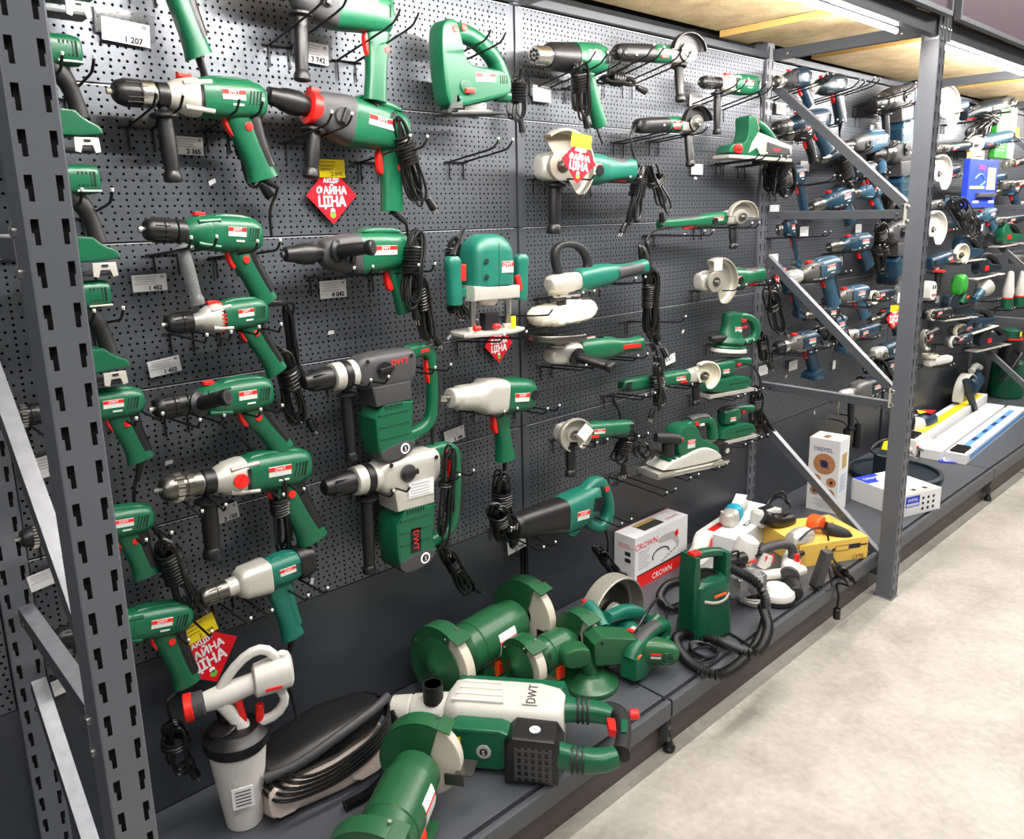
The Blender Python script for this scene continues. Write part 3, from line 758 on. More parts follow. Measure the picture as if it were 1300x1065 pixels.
def guard(b, c, R, a0, a1, y0, y1, m, rin=.3, hub=True, lip=.006, n=26):
    """open wheel cover facing -y (angles in degrees in xz, y1 < y0)"""
    c = Vector(c); th = .0022
    A = [math.radians(a0 + (a1 - a0) * i / n) for i in range(n + 1)]
    P = lambda r, a, y: (c.x + r * math.cos(a), y, c.z + r * math.sin(a))
    rs = [[P(R * rin, a, y0), P(R - .008, a, y0), P(R - .002, a, y0 - .002), P(R, a, y0 - .008), P(R, a, y1 + .003), P(R - .002, a, y1), P(R - lip, a, y1), P(R - lip, a, y1 + th), P(R - .004, a, y1 + th), P(R - th - .001, a, y1 + .004), P(R - th - .001, a, y0 - .009), P(R - .010, a, y0 - th - .001), P(R * rin, a, y0 - th - .001)] for a in A]
    b.rings(rs, m)
    if hub: b.lathe([(0, R * rin + .004), (.012, R * rin + .004), (.014, R * rin)], (c.x, y0 + .004, c.z), (0, -1, 0), m, 24)
def grinder(label, p0, p1, Y=-.10, L=.28, body=GREEN, head=SILVER, flip=False, R=.062, ga=(20, 200), gm=GUARD, side=(0, 0, -1), sideL=.12, r=.028, disc=None, roll=0., slim=True, tail=None, text='DWT', sw=RED,
            rubt=None, gy=(-.026, -.052), Y2=None, name='angle_grinder', group=None, loop=False, pad=None, cat='grinder', ks=None):
    t = T(name, label, cat, p0, p1, Y, L, flip=flip, roll=roll, Y2=Y2, group=group, ks=ks)
    cx = R * .8 if False else .035
    b = B(); b.loft([(cx - .034, .006, 0, .014, .018), (cx - .026, .004, 0, .024, .028, 2.6), (cx, .002, 0, .030, .034, 3), (cx + .024, 0, 0, .028, .031, 3), (cx + .045, 0, 0, .026, .028, 2.6), (cx + .052, 0, 0, .026, .028, 2.5)], head, 22)
    b.lathe([(0, .026), (.012, .026), (.016, .020), (.024, .019)], (cx, -.012, 0), (0, -1, 0), head, 22)
    for a in (45, 135, 225, 315): b.lathe([(0, .004), (.003, .004)], (cx + .023 * math.cos(math.radians(a)), -.028, .023 * math.sin(math.radians(a))), (0, -1, 0), STEEL, 8)
    hd = t.part('gear_head', b)
    b = B(); b.lathe([(0, .006), (.022, .006)], (cx, -.034, 0), (0, -1, 0), STEEL, 10); b.lathe([(0, .016), (.005, .016), (.007, .010)], (cx, -.040, 0), (0, -1, 0), DSTEEL, 18); t.part('spindle', b, hd)
    if R and ga:
        b = B(); guard(b, (cx, 0, 0), R, ga[0], ga[1], gy[0], gy[1], gm, rin=.36); t.part('wheel_guard', b)
    if disc:
        b = B(); b.lathe([(0, disc[0]), (.002, disc[0]), (.003, disc[0] - .001)], (cx, gy[0] - .012, 0), (0, -1, 0), disc[1], 32); t.part('disc', b)
    b = B(); x0 = cx + .052; k = r
    b.loft([(x0 - .001, 0, 0, k * .93, k * .96, 2.4), (x0 + .006, 0, 0, k * 1.06, k * 1.06, 2.5), (x0 + .05, 0, 0, k * 1.1, k * 1.1, 2.5), (x0 + .085, 0, 0, k * 1.05, k * 1.05, 2.5), (x0 + .10, 0, 0, k * .95, k * .95, 2.6)] if tail != 'rubber' else
           [(x0 - .001, 0, 0, k * .93, k * .96, 2.4), (x0 + .006, 0, 0, k * 1.04, k * 1.04, 2.5), (x0 + .04, 0, 0, k * 1.06, k * 1.06, 2.5), (x0 + .058, 0, 0, k * 1.0, k * 1.0, 2.5)], body, 24)
    mo = t.part('motor_housing', b)
    b = B(); x1 = x0 + (.10 if tail != 'rubber' else .057)
    tm = {'rubber': rubt or BLACK}.get(tail, body)
    e = L
    if tail == 'handle':
        b.loft([(x1 - .002, 0, 0, k * .95, k * .95, 2.6), (x1 + .02, 0, 0, k * .74, k * .82, 2.6), (x1 + .05, 0, .002, k * .62, k * .70, 2.5), (e - .02, 0, .004, k * .66, k * .74, 2.5), (e - .004, 0, .004, k * .74, k * .80, 2.5), (e, 0, .004, k * .55, k * .6)], tm, 22)
    else:
        b.loft([(x1 - .001, 0, 0, k * .96, k * .96, 2.6), (x1 + .01, 0, 0, k * 1.0, k * 1.02, 2.5), (e - .03, 0, 0, k * .98, k * 1.0, 2.5), (e - .008, 0, 0, k * .86, k * .88, 2.4), (e, 0, 0, k * .55, k * .6)], tm, 22)
    tl = t.part('rear_grip' if tail else 'rear_housing', b)
    if tail == 'handle':
        b = B(); b.box((x1 + .045, 0, -k * .72), (.055, .012, .010), sw, .003); t.part('switch', b, tl)
        b = B(); b.sweep([(x1 + .01, 0, k * .55), (x1 + .05, 0, k * .42), (e - .02, 0, k * .5)], [(k * .6, k * .42), (k * .55, k * .4), (k * .55, k * .42)], GREYRUB, 12, smooth=1); t.part('soft_grip', b, tl)
        b = B(); b.lathe([(0, .012), (.003, .012), (.0035, .008)], (x0 + .06, -k * 1.08, -.004), (0, -1, 0), BLACK, 16); t.part('brush_cap', b, mo)
    else:
        b = B(); b.box((x0 + .03, -k * .98, -k * .5), (.028, .008, .009), sw, .002); t.part('switch', b, mo)
        vents(t, [e - .03 + .005 * i for i in range(4)], -.016, .016, -k * .97, tl)
    badge(t, x0 + .045 if tail != 'rubber' else x0 + .03, .002, .040, .016, -k * 1.1, text, parent=mo)
    if side: 
        d = Vector(side); p = Vector((cx + .012, 0, 0)) + d.normalized() * .03; aux(t, p, d, sideL, .0145)
    if loop:
        b = B(); b.sweep([(cx + .004, .03, .0), (cx - .002, .034, -.0), (cx - .008, .09, 0), (cx + .008, .112, 0), (cx + .05, .108, 0), (cx + .082, .08, 0), (cx + .09, .03, 0), (cx + .06, .018, 0)], [(.014, .010)] * 8, RUBBER, 12, 3, up=(0, 0, 1), smooth=2); t.part('loop_handle', b)
    if pad:
        b = B(); b.lathe([(0, .010), (.028, .012), (.030, pad * .7), (.038, pad * .75)], (cx, -.034, 0), (0, -1, 0), BLACK, 24); t.part('backing_pad', b)
        b = B(); rr = random.Random(3); n = 60; rs = []
        for (d, q) in [(.060, .55), (.063, .9), (.070, 1.02), (.084, 1.05), (.098, 1.0), (.106, .86), (.109, .4)]:
            rs.append([(cx + pad * q * (1 + rr.uniform(-.025, .025)) * math.cos(2 * math.pi * j / n), -d + rr.uniform(-.0025, .0025), pad * q * (1 + rr.uniform(-.025, .025)) * math.sin(2 * math.pi * j / n)) for j in range(n)])
        b.rings(rs, WOOL); t.part('wool_bonnet', b)
    t.hend = t.M @ Vector((0 if flip else L, 0, 0))
    return t
def world_of(t, p):
    p = Vector(p)
    if t.flip: p.x = t.L - p.x
    return t.M @ p

def hook(p, label, L=.2, n=2, gap=.048, rise=.02, group='wire hooks of the display wall'):
    """pair of wires on a short cross bar; p = middle of the bar on the wall face"""
    p = Vector(p); t = thing('pegboard_hook', label, 'hook', (p.x, 0, p.z), group=None)
    b = B(); hw = gap / 2
    b.tube([(-hw - .016, -.004, 0), (hw + .016, -.004, 0)], .0022, HOOKM, 6)
    for i in range(n):
        x = (i - (n - 1) / 2) * gap; b.tube([(x, -.004, 0), (x, -.005, -.045)], .002, HOOKM, 6)
        b.tube([(x, -.006, 0), (x, .010, 0), (x, .010, .006)], .0018, HOOKM, 6)
    b.build('wall_clip', t)
    for i in range(n):
        x = (i - (n - 1) / 2) * gap; b = B()
        b.tube([(x, -.004, 0), (x, -L * .8, rise * .7), (x, -L + .014, rise), (x, -L, rise + .014)], .0026, HOOKM, 7, 3); w = b.build('wire', t)
        b = B(); b.cyl((x, -L, rise + .014), (x, -L - .002, rise + .019), .0029, CAPM, seg=8); b.build('end_cap', w)
    return t
def hooks_for(t, short, xs=None, drop=.034, L=None, rise=.012):
    """hooks carrying a hung tool under its body"""
    xs = xs or [.28, .80]
    for i, u in enumerate(xs):
        p = t.M @ Vector(((1 - u if t.flip else u) * t.L, 0, 0)); y = -p.y
        hook((p.x, 0, p.z - drop - rise * .6), f'black wire hook under the {("left", "right")[i] if len(xs) > 1 else "middle"} of the {short}', L or y + .075, rise=rise)

def price_tag(px, py, Y, label, num='', w=.072, h=.042, rz=0., sleeve=False, m=PAPER, tilt=0., lines=4):
    t = thing('price_tag', label, 'price tag', at(px, py, Y), (0, math.radians(tilt), math.radians(rz)))
    b = B(); b.prism([(-w / 2, -h / 2), (w / 2, -h / 2), (w / 2, h / 2), (-w / 2, h / 2)], -.0006, .0006, m, .0002)
    for i in range(lines): b.box((-w * .08 - (i % 2) * w * .04, -.0009, h * (.36 - i * .14)), (w * (.66 - .08 * (i % 3)), .0003, h * .03), GINK if m is PAPER else mat('brown_ink', (150, 110, 20), .7))
    b.box((w * .38, -.0009, h * .34), (w * .1, .0003, h * .16), GINK if m is PAPER else INK)
    if num: b.text(num, h * .26, (w * .16, -.0008, -h * .30), INK, wmax=w * .6, depth=.0004, bold=.035)
    b.build('card', t)
    if sleeve:
        b = B(); b.prism([(-w * .62, -h * .2), (w * .62, -h * .2), (w * .62, h * .95), (-w * .62, h * .95)], .0014, .0022, CLEAR, .0002); b.build('plastic_sleeve', t)
    return t
def sale_sign(px, py, Y, label, s=.085, tilt=0., card=True, rz=0., kp=True):
    t = thing('sale_sign', label, 'sign', at(px, py, Y), (0, math.radians(tilt), math.radians(rz)))
    b = B(); b.prism([(0, -s * .98), (s * .98, 0), (s * .38, s * .62), (-s * .38, s * .62), (-s * .98, 0)], -.0008, .0008, REDP, .0003)
    b.text('АКЦІЯ', s * .15, (0, -.0010, s * .50), WHITEP, wmax=s * .62, bold=.05)
    b.text('ФАЙНА', s * .25, (0, -.0010, s * .17), WHITEP, wmax=s * 1.15, bold=.045)
    b.text('ЦІНА', s * .34, (0, -.0010, -s * .20), WHITEP, wmax=s * 1.05, bold=.045)
    # small round white and green mark under the words
    b.lathe([(0, s * .09), (.0004, s * .09)], (0, -.0009, -s * .52), (0, -1, 0), WHITEP, 14); b.lathe([(0, s * .11), (.0004, s * .11)], (0, -.0009, -s * .66), (0, -1, 0), mat('print_green', (120, 180, 60), .6), 14)
    b.build('diamond_card', t)
    if card:
        b = B(); w, h = s * 1.15, s * .60
        b.prism([(-w / 2, s * .60), (w / 2, s * .60), (w / 2, s * .60 + h), (-w / 2, s * .60 + h)], -.0022, -.0012, YELLOW, .0003)
        for i in range(3): b.box((-w * .12, -.0026, s * .66 + h * (.75 - i * .2)), (w * (.6 - .1 * i), .0004, h * .04), mat('brown_ink', (150, 110, 20), .7))
        b.text('2 990', h * .24, (w * .2, -.0024, s * .60 + h * .2), INK, wmax=w * .4)
        b.build('yellow_price_card', t)
    return t

def heat_gun(label, p0, p1, Y=-.10):
    t = T('heat_gun', label, 'heat gun', p0, p1, Y, .25)
    b = B(); b.lathe([(0, .020), (.002, .022), (.035, .023), (.05, .026)], (0, 0, 0), (1, 0, 0), STEEL, 24)
    for i in range(8):
        a = i * math.pi / 4; b.lathe([(-.001, .004), (.002, .004)], (0, .012 * math.cos(a), .012 * math.sin(a)), (1, 0, 0), DARK, 8)
    b.lathe([(-.001, .004), (.001, .004)], (0, 0, 0), (1, 0, 0), DARK, 8); t.part('nozzle', b)
    b = B(); b.lathe([(.045, .028), (.055, .033), (.12, .036), (.135, .036)], (0, 0, 0), (1, 0, 0), BLACK, 26); s = t.part('heat_shield', b)
    b = B(); b.loft([(.132, 0, 0, .037, .037, 2.3), (.14, 0, 0, .038, .038, 2.3), (.21, 0, 0, .038, .039, 2.5), (.24, 0, 0, .034, .035, 2.5), (.25, 0, 0, .026, .026)], GREEN, 24); m = t.part('motor_housing', b)
    badge(t, .18, .004, .045, .022, -.039, 'DWT', parent=m); vents(t, [.222 + .006 * i for i in range(3)], -.015, .015, -.0365, m)
    b = B(); pts = [(.185, 0, -.02), (.195, 0, -.06), (.215, 0, -.12), (.235, 0, -.165)]
    b.sweep(pts, [(.019, .026), (.017, .020), (.017, .019), (.018, .020)], GREEN, 16, 2.5, smooth=2); h = t.part('handle', b, m)
    b = B(); b.box((.176, 0, -.06), (.010, .014, .03), BLACK, .003); t.part('switch', b, h)
    t.hend = t.M @ Vector(pts[-1]); return t
def wrench(label, p0, p1, Y=-.10, body=GREEN, gear=SILVER, group=None, cordless=False, hl=.15, text='DWT'):
    t = T('impact_wrench', label, 'impact wrench', p0, p1, Y, .30, group=group)
    b = B(); b.box((.004, 0, 0), (.026, .014, .014), STEEL, .002); b.lathe([(.012, .008), (.03, .010)], (0, 0, 0), (1, 0, 0), DSTEEL, 12); t.part('anvil', b)
    b = B(); b.loft([(.022, 0, 0, .018, .018), (.026, 0, 0, .024, .024), (.045, 0, 0, .025, .025), (.05, 0, 0, .030, .030), (.10, 0, 0, .034, .034), (.12, 0, 0, .036, .038, 2.8), (.13, 0, 0, .040, .044, 4), (.185, 0, 0, .040, .044, 4), (.19, 0, 0, .038, .042, 4)], gear, 26); t.part('hammer_case', b)
    b = B(); b.loft([(.188, 0, 0, .038, .042, 3.4), (.193, 0, 0, .042, .045, 3.2), (.25, 0, 0, .042, .045, 3), (.285, 0, 0, .038, .040, 2.6), (.30, 0, 0, .026, .028)], body, 26); m = t.part('motor_housing', b)
    badge(t, .228, .0, .05, .022, -.0425, text, parent=m); b = B(); b.lathe([(0, .013), (.003, .013), (.0035, .009)], (.275, -.040, .004), (0, -1, 0), BLACK, 16); t.part('brush_cap', b, m)
    b = B(); pts = [(.195, 0, -.03), (.200, 0, -.07), (.215, 0, -.07 - hl * .4), (.225, 0, -.04 - hl)]
    b.sweep(pts, [(.020, .030), (.018, .022), (.018, .020), (.022, .028)], body, 16, 2.6, smooth=2); h = t.part('handle', b, m)
    b = B(); b.prism([(.166, -.045), (.178, -.045), (.188, -.095), (.178, -.098), (.168, -.08)], -.009, .009, RED, .004, rnd=1); t.part('trigger', b, h)
    t.hend = t.M @ Vector(pts[-1]); return t

# ================================================================ LEFT BAY: corded green drills and hammers
t = drill('green drill cut off by the top edge, only its grip hanging into view', (70, -84), (236, -72), ks=1.2, hlen=.150, hk=-.01)
flex(t, [t.hend, t.hend + Vector((.012, 0, -.05)), at(268, 115, -.06), at(276, 150, -.03)], None); hooks_for(t, 'drill cut off at the top edge', [.75], drop=.04)
t = rotary('topmost green and grey rotary hammer with black side handle and orange switch', (318, -26), (494, 22), Y=-.12, sideL=.155, hlen=.15, hk=-.005)
flex(t, [t.hend, t.hend + Vector((.004, 0, -.05)), at(503, 142, -.13)], (at(503, 145, -.14), at(538, 262, -.13), .055, 6, 9), 1); hooks_for(t, 'topmost rotary hammer', [.34, .86], drop=.055, L=.26, rise=.05)

t = T('jigsaw', 'green jigsaw with loop handle and red buttons, hung high right of the hammers', 'jigsaw', (554, 80), (642, 84), -.10, .24)
b = B(); b.prism([(.0, -.10), (-.004, -.02), (.0, .06), (.010, .094), (.035, .104), (.062, .100), (.070, .06), (.078, .012), (.095, -.004), (.19, -.012), (.222, -.018), (.235, -.05), (.225, -.078), (.19, -.086), (.14, -.095), (.08, -.105), (.03, -.112)], -.032, .032, GREEN, .013, rnd=2)
b.cyl((.19, 0, -.075), (.243, 0, -.078), .017, GREEN); bd = t.part('body', b)
b = B(); b.sweep([(.03, 0, .075), (.08, 0, .078), (.13, 0, .066), (.18, 0, .036), (.21, 0, .0), (.222, 0, -.045)], [(.026, .026), (.026, .024), (.024, .022), (.024, .021), (.024, .020), (.026, .024)], GREEN, 16, 2.5, smooth=2); h = t.part('loop_handle', b, bd)
b = B(); b.box((.092, 0, .062), (.045, .014, .014), RED, .004); t.part('trigger', b, h)
b = B(); [b.lathe([(0, .009), (.003, .009), (.004, .006)], (x, -.031, z), (0, -1, 0), RED, 14) for x, z in ((.045, .078), (.075, .082))]; t.part('lock_button', b, h)
badge(t, .135, -.035, .07, .022, -.033, 'DWT', parent=bd); vents(t, [.186 + .008 * i for i in range(4)], -.05, -.028, -.0325, bd)
b = B(); b.lathe([(0, .018), (.004, .018), (.006, .014)], (.062, -.031, -.058), (0, -1, 0), DKGREEN, 20); b.box((.07, -.040, -.07), (.03, .008, .012), RED, .003); t.part('pendulum_switch', b, bd)
b = B(); b.prism([(.008, -.112), (.05, -.112), (.048, -.08), (.02, -.078)], -.024, -.032, CLEAR, .002); t.part('blade_guard', b, bd)
b = B(); b.cyl((.03, 0, -.135), (.03, 0, -.10), .006, STEEL); t.part('blade_holder', b, bd)
b = B(); b.box((.10, 0, -.125), (.19, .075, .006), BLACK, .002); b.box((.10, 0, -.119), (.12, .04, .008), DSTEEL, .002); t.part('base_plate', b)
e = t.M @ Vector((.225, 0, .0))
flex(t, [e, e + Vector((.03, 0, -.03)), at(660, 85, -.09), at(660, 100, -.07)], (at(661, 96, -.06), at(656, 154, -.05), .05, 5, 7), 2); hooks_for(t, 'high jigsaw', [.42], drop=-.03, L=.22, rise=.035)

t = drill('green impact drill with silver gearbox and ribbed side handle under the top price tag', (143, 116), (336, 130), gear=SILVER, ck=(BLACK, STEEL), side='down', sideL=.135)
flex(t, [t.hend, at(352, 238, -.08), at(343, 268, -.06), at(345, 300, -.05)], None); flex(t, [at(300, 165, -.06), at(305, 180, -.06)], (at(302, 160, -.07), at(325, 240, -.05), .05, 4, 4), 4, relief=False, name='spare_cord'); hooks_for(t, 'drill with ribbed side handle', [.25, .78], rise=.03)
t = rotary('green rotary hammer with red ring behind the silver-nosed drill', (338, 120), (514, 172), Y=-.09, sideL=.115, ring=RED, hlen=.13, hk=.02)
flex(t, [t.hend, at(516, 285, -.08), at(518, 345, -.06), at(525, 400, -.05)], None); hooks_for(t, 'rotary hammer with red ring', [.30, .86], drop=.05, L=.21, rise=.03)
t = drill('all green impact drill with milky clear side handle', (182, 291), (330, 300), ck=(BLACK, None), ks=.95, side='clear', hlen=.13, hk=.035, sideL=.13)
flex(t, [t.hend, at(372, 385, -.09), at(368, 410, -.07)], (at(362, 385, -.07), at(372, 470, -.05), .03, 3, 0), 5); hooks_for(t, 'drill with clear side handle', [.3, .85], rise=.02, L=.21)
t = rotary('green rotary hammer with black side handle pointing at the viewer', (360, 323), (516, 318), Y=-.09, side='out', sideL=.11, nose=BLACK, hlen=.11, hk=.03)
flex(t, [t.hend, at(530, 290, -.1)], (at(528, 292, -.14), at(518, 395, -.14), .06, 6, 9), 6); flex(t, [at(530, 330, -.15), at(535, 350, -.15)], (at(528, 340, -.15), at(546, 434, -.12), .05, 6, 9), 7, relief=False, name='spare_cord')
hooks_for(t, 'hammer with forward side handle', [.40, .93], drop=.05, L=.2)
t = drill('small green drill with silver gearbox and red torque ring', (210, 412), (338, 394), ks=.82, gear=SILVER, ring=RED, hlen=.15, hk=.03)
flex(t, [t.hend, at(352, 470, -.07), at(362, 480, -.07)], (at(356, 440, -.08), at(385, 545, -.07), .06, 5, 6), 8); hooks_for(t, 'small drill with red torque ring', [.3, .8], rise=.0, L=.2)
t = drill('green drill with black side handle stub pointing at the viewer', (195, 519), (344, 496), ks=.95, side='out', sideL=.10, hlen=.13, hk=.04)
flex(t, [t.hend, at(383, 578, -.09), at(368, 597, -.09), at(340, 590, -.09), at(305, 556, -.07)], None); hooks_for(t, 'drill with side handle stub', [.3, .8], L=.2)
t = demo('black and silver demolition hammer with green motor and red lettering', (383, 486), (519, 461), Y=-.10, L=.352, v=.165, sideL=.155, text='DWT', band=SILVER)
flex(t, [world_of(t, (.43, 0, -.19)), at(549, 560, -.1), at(556, 600, -.1)], None); hooks_for(t, 'black and silver demolition hammer', [.48, 1.1], drop=.02, L=.2)
t = drill('green impact drill with silver gearbox and round red dial', (203, 622), (392, 588), gear=SILVER, ck=(DSTEEL, None), key=True, side='down', sideL=.125, knob=True, hlen=.15, hk=.025)
flex(t, [t.hend, at(400, 690, -.07), at(365, 660, -.06)], (at(352, 600, -.13), at(360, 705, -.07), .055, 5, 6), 9); hooks_for(t, 'drill with red dial', [.2, .72], rise=-.02, L=.2)
t = demo('silver and green demolition hammer with white data plate, lowest hammer on the wall', (409, 620), (549, 588), Y=-.10, L=.352, gear=SILVER, v=.18, sideL=.175, band=SILVER, text='', tm=INK)
b = B(); b.box((.275, -.0495, -.045), (.085, .002, .045), PAPER, .0005)
for i in range(5): b.box((.27, -.051, -.030 - i * .008), (.07 - .01 * (i % 2), .0006, .0014), GINK)
t.part('data_plate', b)
b = B(); b.prism([(.238, -.155), (.272, -.155), (.272, -.225), (.238, -.225)], -.0515, -.050, BLACK, .0005); b.text('DWT', .018, (.255, -.0518, -.19), RED, ry=math.pi / 2, wmax=.06); t.part('badge', b)
flex(t, [world_of(t, (.43, 0, -.2)), at(574, 600, -.14), at(565, 650, -.14)], (at(570, 560, -.16), at(560, 700, -.13), .05, 3, 2), 10)
flex(t, [at(565, 690, -.12), at(572, 705, -.11)], (at(560, 690, -.12), at(600, 755, -.09), .055, 6, 6), 11, relief=False, name='cord_bundle'); hooks_for(t, 'silver demolition hammer', [.48, 1.1], drop=.03, L=.2)
t = drill('teal mixing drill with big cast gearbox, lowest tool of its column', (253, 760), (384, 712), body=TEAL, gear=SILVER, mixer=True, ck=(DSTEEL, None), hlen=.20, hk=-.01, rub=TEAL, hx=-.015, btn=False)
b = B(); b.loft([(.278, 0, 0, .040, .046, 2.6), (.30, 0, 0, .042, .048, 2.8), (.325, 0, 0, .036, .040, 2.6), (.33, 0, 0, .02, .02)], BLACK, 20); t.part('rear_cap', b)
flex(t, [t.hend, at(362, 850, -.1), at(372, 890, -.1), at(380, 925, -.12)], None); hooks_for(t, 'teal mixing drill', [.35, .9], L=.21, drop=.05)
t = wrench('green impact wrench with long pale nose beside the wall joint', (560, 506), (674, 500), Y=-.10, hl=.128)
flex(t, [t.hend, at(640, 600, -.09), at(640, 612, -.09)], (at(637, 598, -.10), at(640, 690, -.09), .075, 6, 6), 12); hooks_for(t, 'impact wrench', [.5, 1.0], L=.19, drop=.045)

# tools partly hidden by the slotted post
t = drill('green drill half hidden by the slotted post, level with the third price tag row', (10, 530), (182, 507), key=True, hlen=.14, hk=.0)
flex(t, [t.hend, at(170, 635, -.07), at(190, 685, -.06)], None); hooks_for(t, 'upper drill behind the slotted post', [.3, .93], rise=0)
t = drill('second green drill half hidden by the slotted post, coiled cord beside it', (25, 684), (194, 655), key=True, hlen=.14, hk=.0)
flex(t, [at(190, 660, -.10), at(208, 688, -.1)], (at(206, 683, -.12), at(240, 775, -.10), .065, 6, 10), 13); hooks_for(t, 'middle drill behind the slotted post', [.3, .93], rise=0)
t = drill('lowest green drill behind the slotted post with red and white nameplate', (66, 812), (243, 779), hlen=.16, hk=.02)
flex(t, [t.hend, at(212, 890, -.1), at(222, 925, -.1)], (at(220, 915, -.11), at(228, 985, -.1), .08, 4, 3), 14); hooks_for(t, 'lowest drill behind the slotted post', [.3, .95], rise=0)
def upright_sander(label, px, py, hpx, Y=-.11):
    """(px,py) = upper right corner of the vented end, hpx height in the photo"""
    a = at(px, py, Y); h = (a - at(px + 12, py + hpx, Y)).z; t = T('finishing_sander', label, 'sander', None, None, 0, .25, floor=(a, a + Vector((.25 * h / .30, 0, 0))))
    b = B(); b.loft([(-.20, 0, -.045, .03, .032, 3), (-.12, 0, -.045, .038, .040, 3), (-.03, 0, -.042, .038, .040, 3), (-.006, 0, -.042, .032, .036, 3), (0, 0, -.042, .022, .028, 3)], GREEN, 22); m = t.part('motor_housing', b)
    vents(t, [-.06 + .010 * i for i in range(5)], -.06, -.022, -.0375, m, w=.004)
    b = B(); b.box((-.035, -.037, -.072), (.06, .006, .005), LGREY, .001); t.part('trim_line', b, m)
    b = B(); b.sweep([(-.10, 0, -.07), (-.05, 0, -.10), (-.03, 0, -.15), (-.02, 0, -.21)], [(.03, .034), (.026, .026), (.022, .02), (.026, .024)], RUBBER, 14, smooth=2); t.part('rubber_bellows', b)
    b = B(); b.prism([(-.20, -.20), (-.05, -.185), (-.02, -.215), (.018, -.232), (.02, -.258), (-.20, -.26)], -.045, .045, GREEN, .008, rnd=1); bs = t.part('base_housing', b)
    b = B(); b.prism([(-.055, -.262), (.005, -.262), (.008, -.298), (-.006, -.302), (-.012, -.282), (-.036, -.282), (-.042, -.302), (-.056, -.298)], -.046, -.038, SILVER, .002); b.box((-.024, -.047, -.270), (.016, .003, .006), DARK); t.part('paper_clamp', b, bs)
    b = B(); b.box((-.09, 0, -.292), (.19, .085, .010), BLACK, .002); t.part('sanding_pad', b, bs)
    return t
for q in [('topmost green sander behind the slotted post, only its metal clamp end visible', 88, -125, 150), ('second green sander behind the slotted post, black hook crossing its vents', 99, 45, 150), ('third green sander behind the slotted post, between two hooks', 122, 208, 142), ('fourth green sander behind the slotted post, just above the drill', 136, 353, 132)]:
    t = upright_sander(*q); hook(Vector((t.root.location.x - .03, 0, t.root.location.z - .095)), 'black double wire hook under the ' + q[0].split(' behind')[0], .2, rise=.03)

# ================================================================ SECOND BAY
t = heat_gun('green heat gun with steel nozzle, coiled cord tied in front of it', (678, 70), (764, 76))
flex(t, [t.hend, at(757, 160, -.09), at(765, 182, -.08)], None); flex(t, [at(737, 78, -.15), at(735, 90, -.15)], (at(735, 76, -.15), at(737, 152, -.12), .055, 7, 7), 15, relief=False, name='cord_bundle'); hooks_for(t, 'heat gun', [.45, .9], L=.23, rise=.05, drop=.04)
t = grinder('green angle grinder with black grip, highest in the second bay', (780, 66), (876, 70), Y=-.07, Y2=-.14, ks=.92, flip=True, tail='rubber', R=.066, ga=(10, 175), gm=BLACK, side=(.1, -.2, -1), disc=(.03, STEEL), sideL=.13)
flex(t, [world_of(t, (.28, 0, 0)), at(774, 70, -.1), at(772, 100, -.09)], (at(765, 98, -.09), at(812, 104, -.12), .05, 5, 5), 16); hooks_for(t, 'highest angle grinder', [.5, .98], L=.23, rise=.055, drop=.045)
t = grinder('second green angle grinder with black grip, directly below the highest one', (806, 160), (885, 157), Y=-.08, Y2=-.13, ks=.86, flip=True, tail='rubber', R=.066, ga=(10, 175), gm=BLACK, side=(.1, -.2, -1), disc=(.03, STEEL), sideL=.13)
flex(t, [world_of(t, (.28, 0, 0)), at(801, 172, -.1), at(805, 200, -.1), at(818, 218, -.1)], (at(816, 205, -.12), at(800, 290, -.1), .06, 5, 7), 17); flex(t, [at(826, 210, -.12), at(830, 225, -.12)], (at(822, 205, -.12), at(848, 268, -.1), .08, 4, 3), 18, relief=False, name='cord_bundle'); hooks_for(t, 'second angle grinder', [.25, .95], L=.2, rise=.02)
t = grinder('large teal angle grinder with huge grey guard carrying a red sale card', (683, 211), (802, 218), Y2=-.13, ks=1.24, body=TEAL, R=.080, ga=(-52, 128), side=(0, 0, -1), sideL=.12, tail='handle', gy=(-.034, -.062), r=.034, sw=RED, Y=-.08)
flex(t, [t.hend, at(835, 240, -.08)], None); hooks_for(t, 'large grinder with sale card', [.22, .80], L=.2, rise=-.01)
t = drill('green core drill with grey gearbox and side handle, right end of the second bay', (889, 104), (962, 110), Y=-.07, Y2=-.14, ks=.85, gear=SILVER, side='down', handle=False, sideL=.17)
flex(t, [world_of(t, (.30, 0, -.01)), at(966, 125, -.1), at(966, 150, -.1)], None); hooks_for(t, 'core drill', [.25, .9], L=.2, rise=.05)
# planer
t = T('electric_planer', 'green and silver electric planer hanging beside the upright', 'planer', (917, 186), (994, 192), -.07, .29, Y2=-.14, ks=.98)
b = B(); b.prism([(0, -.03), (.004, -.002), (.03, .012), (.075, .015), (.085, .06), (.078, .105), (.10, .118), (.13, .10), (.14, .03), (.29, -.0), (.29, -.03)], -.036, .036, GREEN, .008, rnd=1); bd = t.part('body', b)
b = B(); b.sweep([(.10, 0, .098), (.14, 0, .10), (.20, 0, .068), (.25, 0, .02), (.262, 0, -.005)], [(.018, .016)] * 5, GREEN, 14, 2.5, smooth=2); h = t.part('handle', b, bd)
b = B(); b.box((.145, -.004, .078), (.03, .016, .012), RED, .003, Euler((0, .5, 0))); b.lathe([(0, .008), (.004, .008)], (.135, -.018, .095), (0, -1, 0), RED, 12); t.part('trigger', b, h)
b = B(); b.prism([(.085, -.02), (.10, .02), (.125, .055), (.15, .05), (.29, .015), (.29, -.02), (.14, -.024), (.12, .0)], -.043, -.037, SILVER, .002); t.part('side_plate', b, bd)
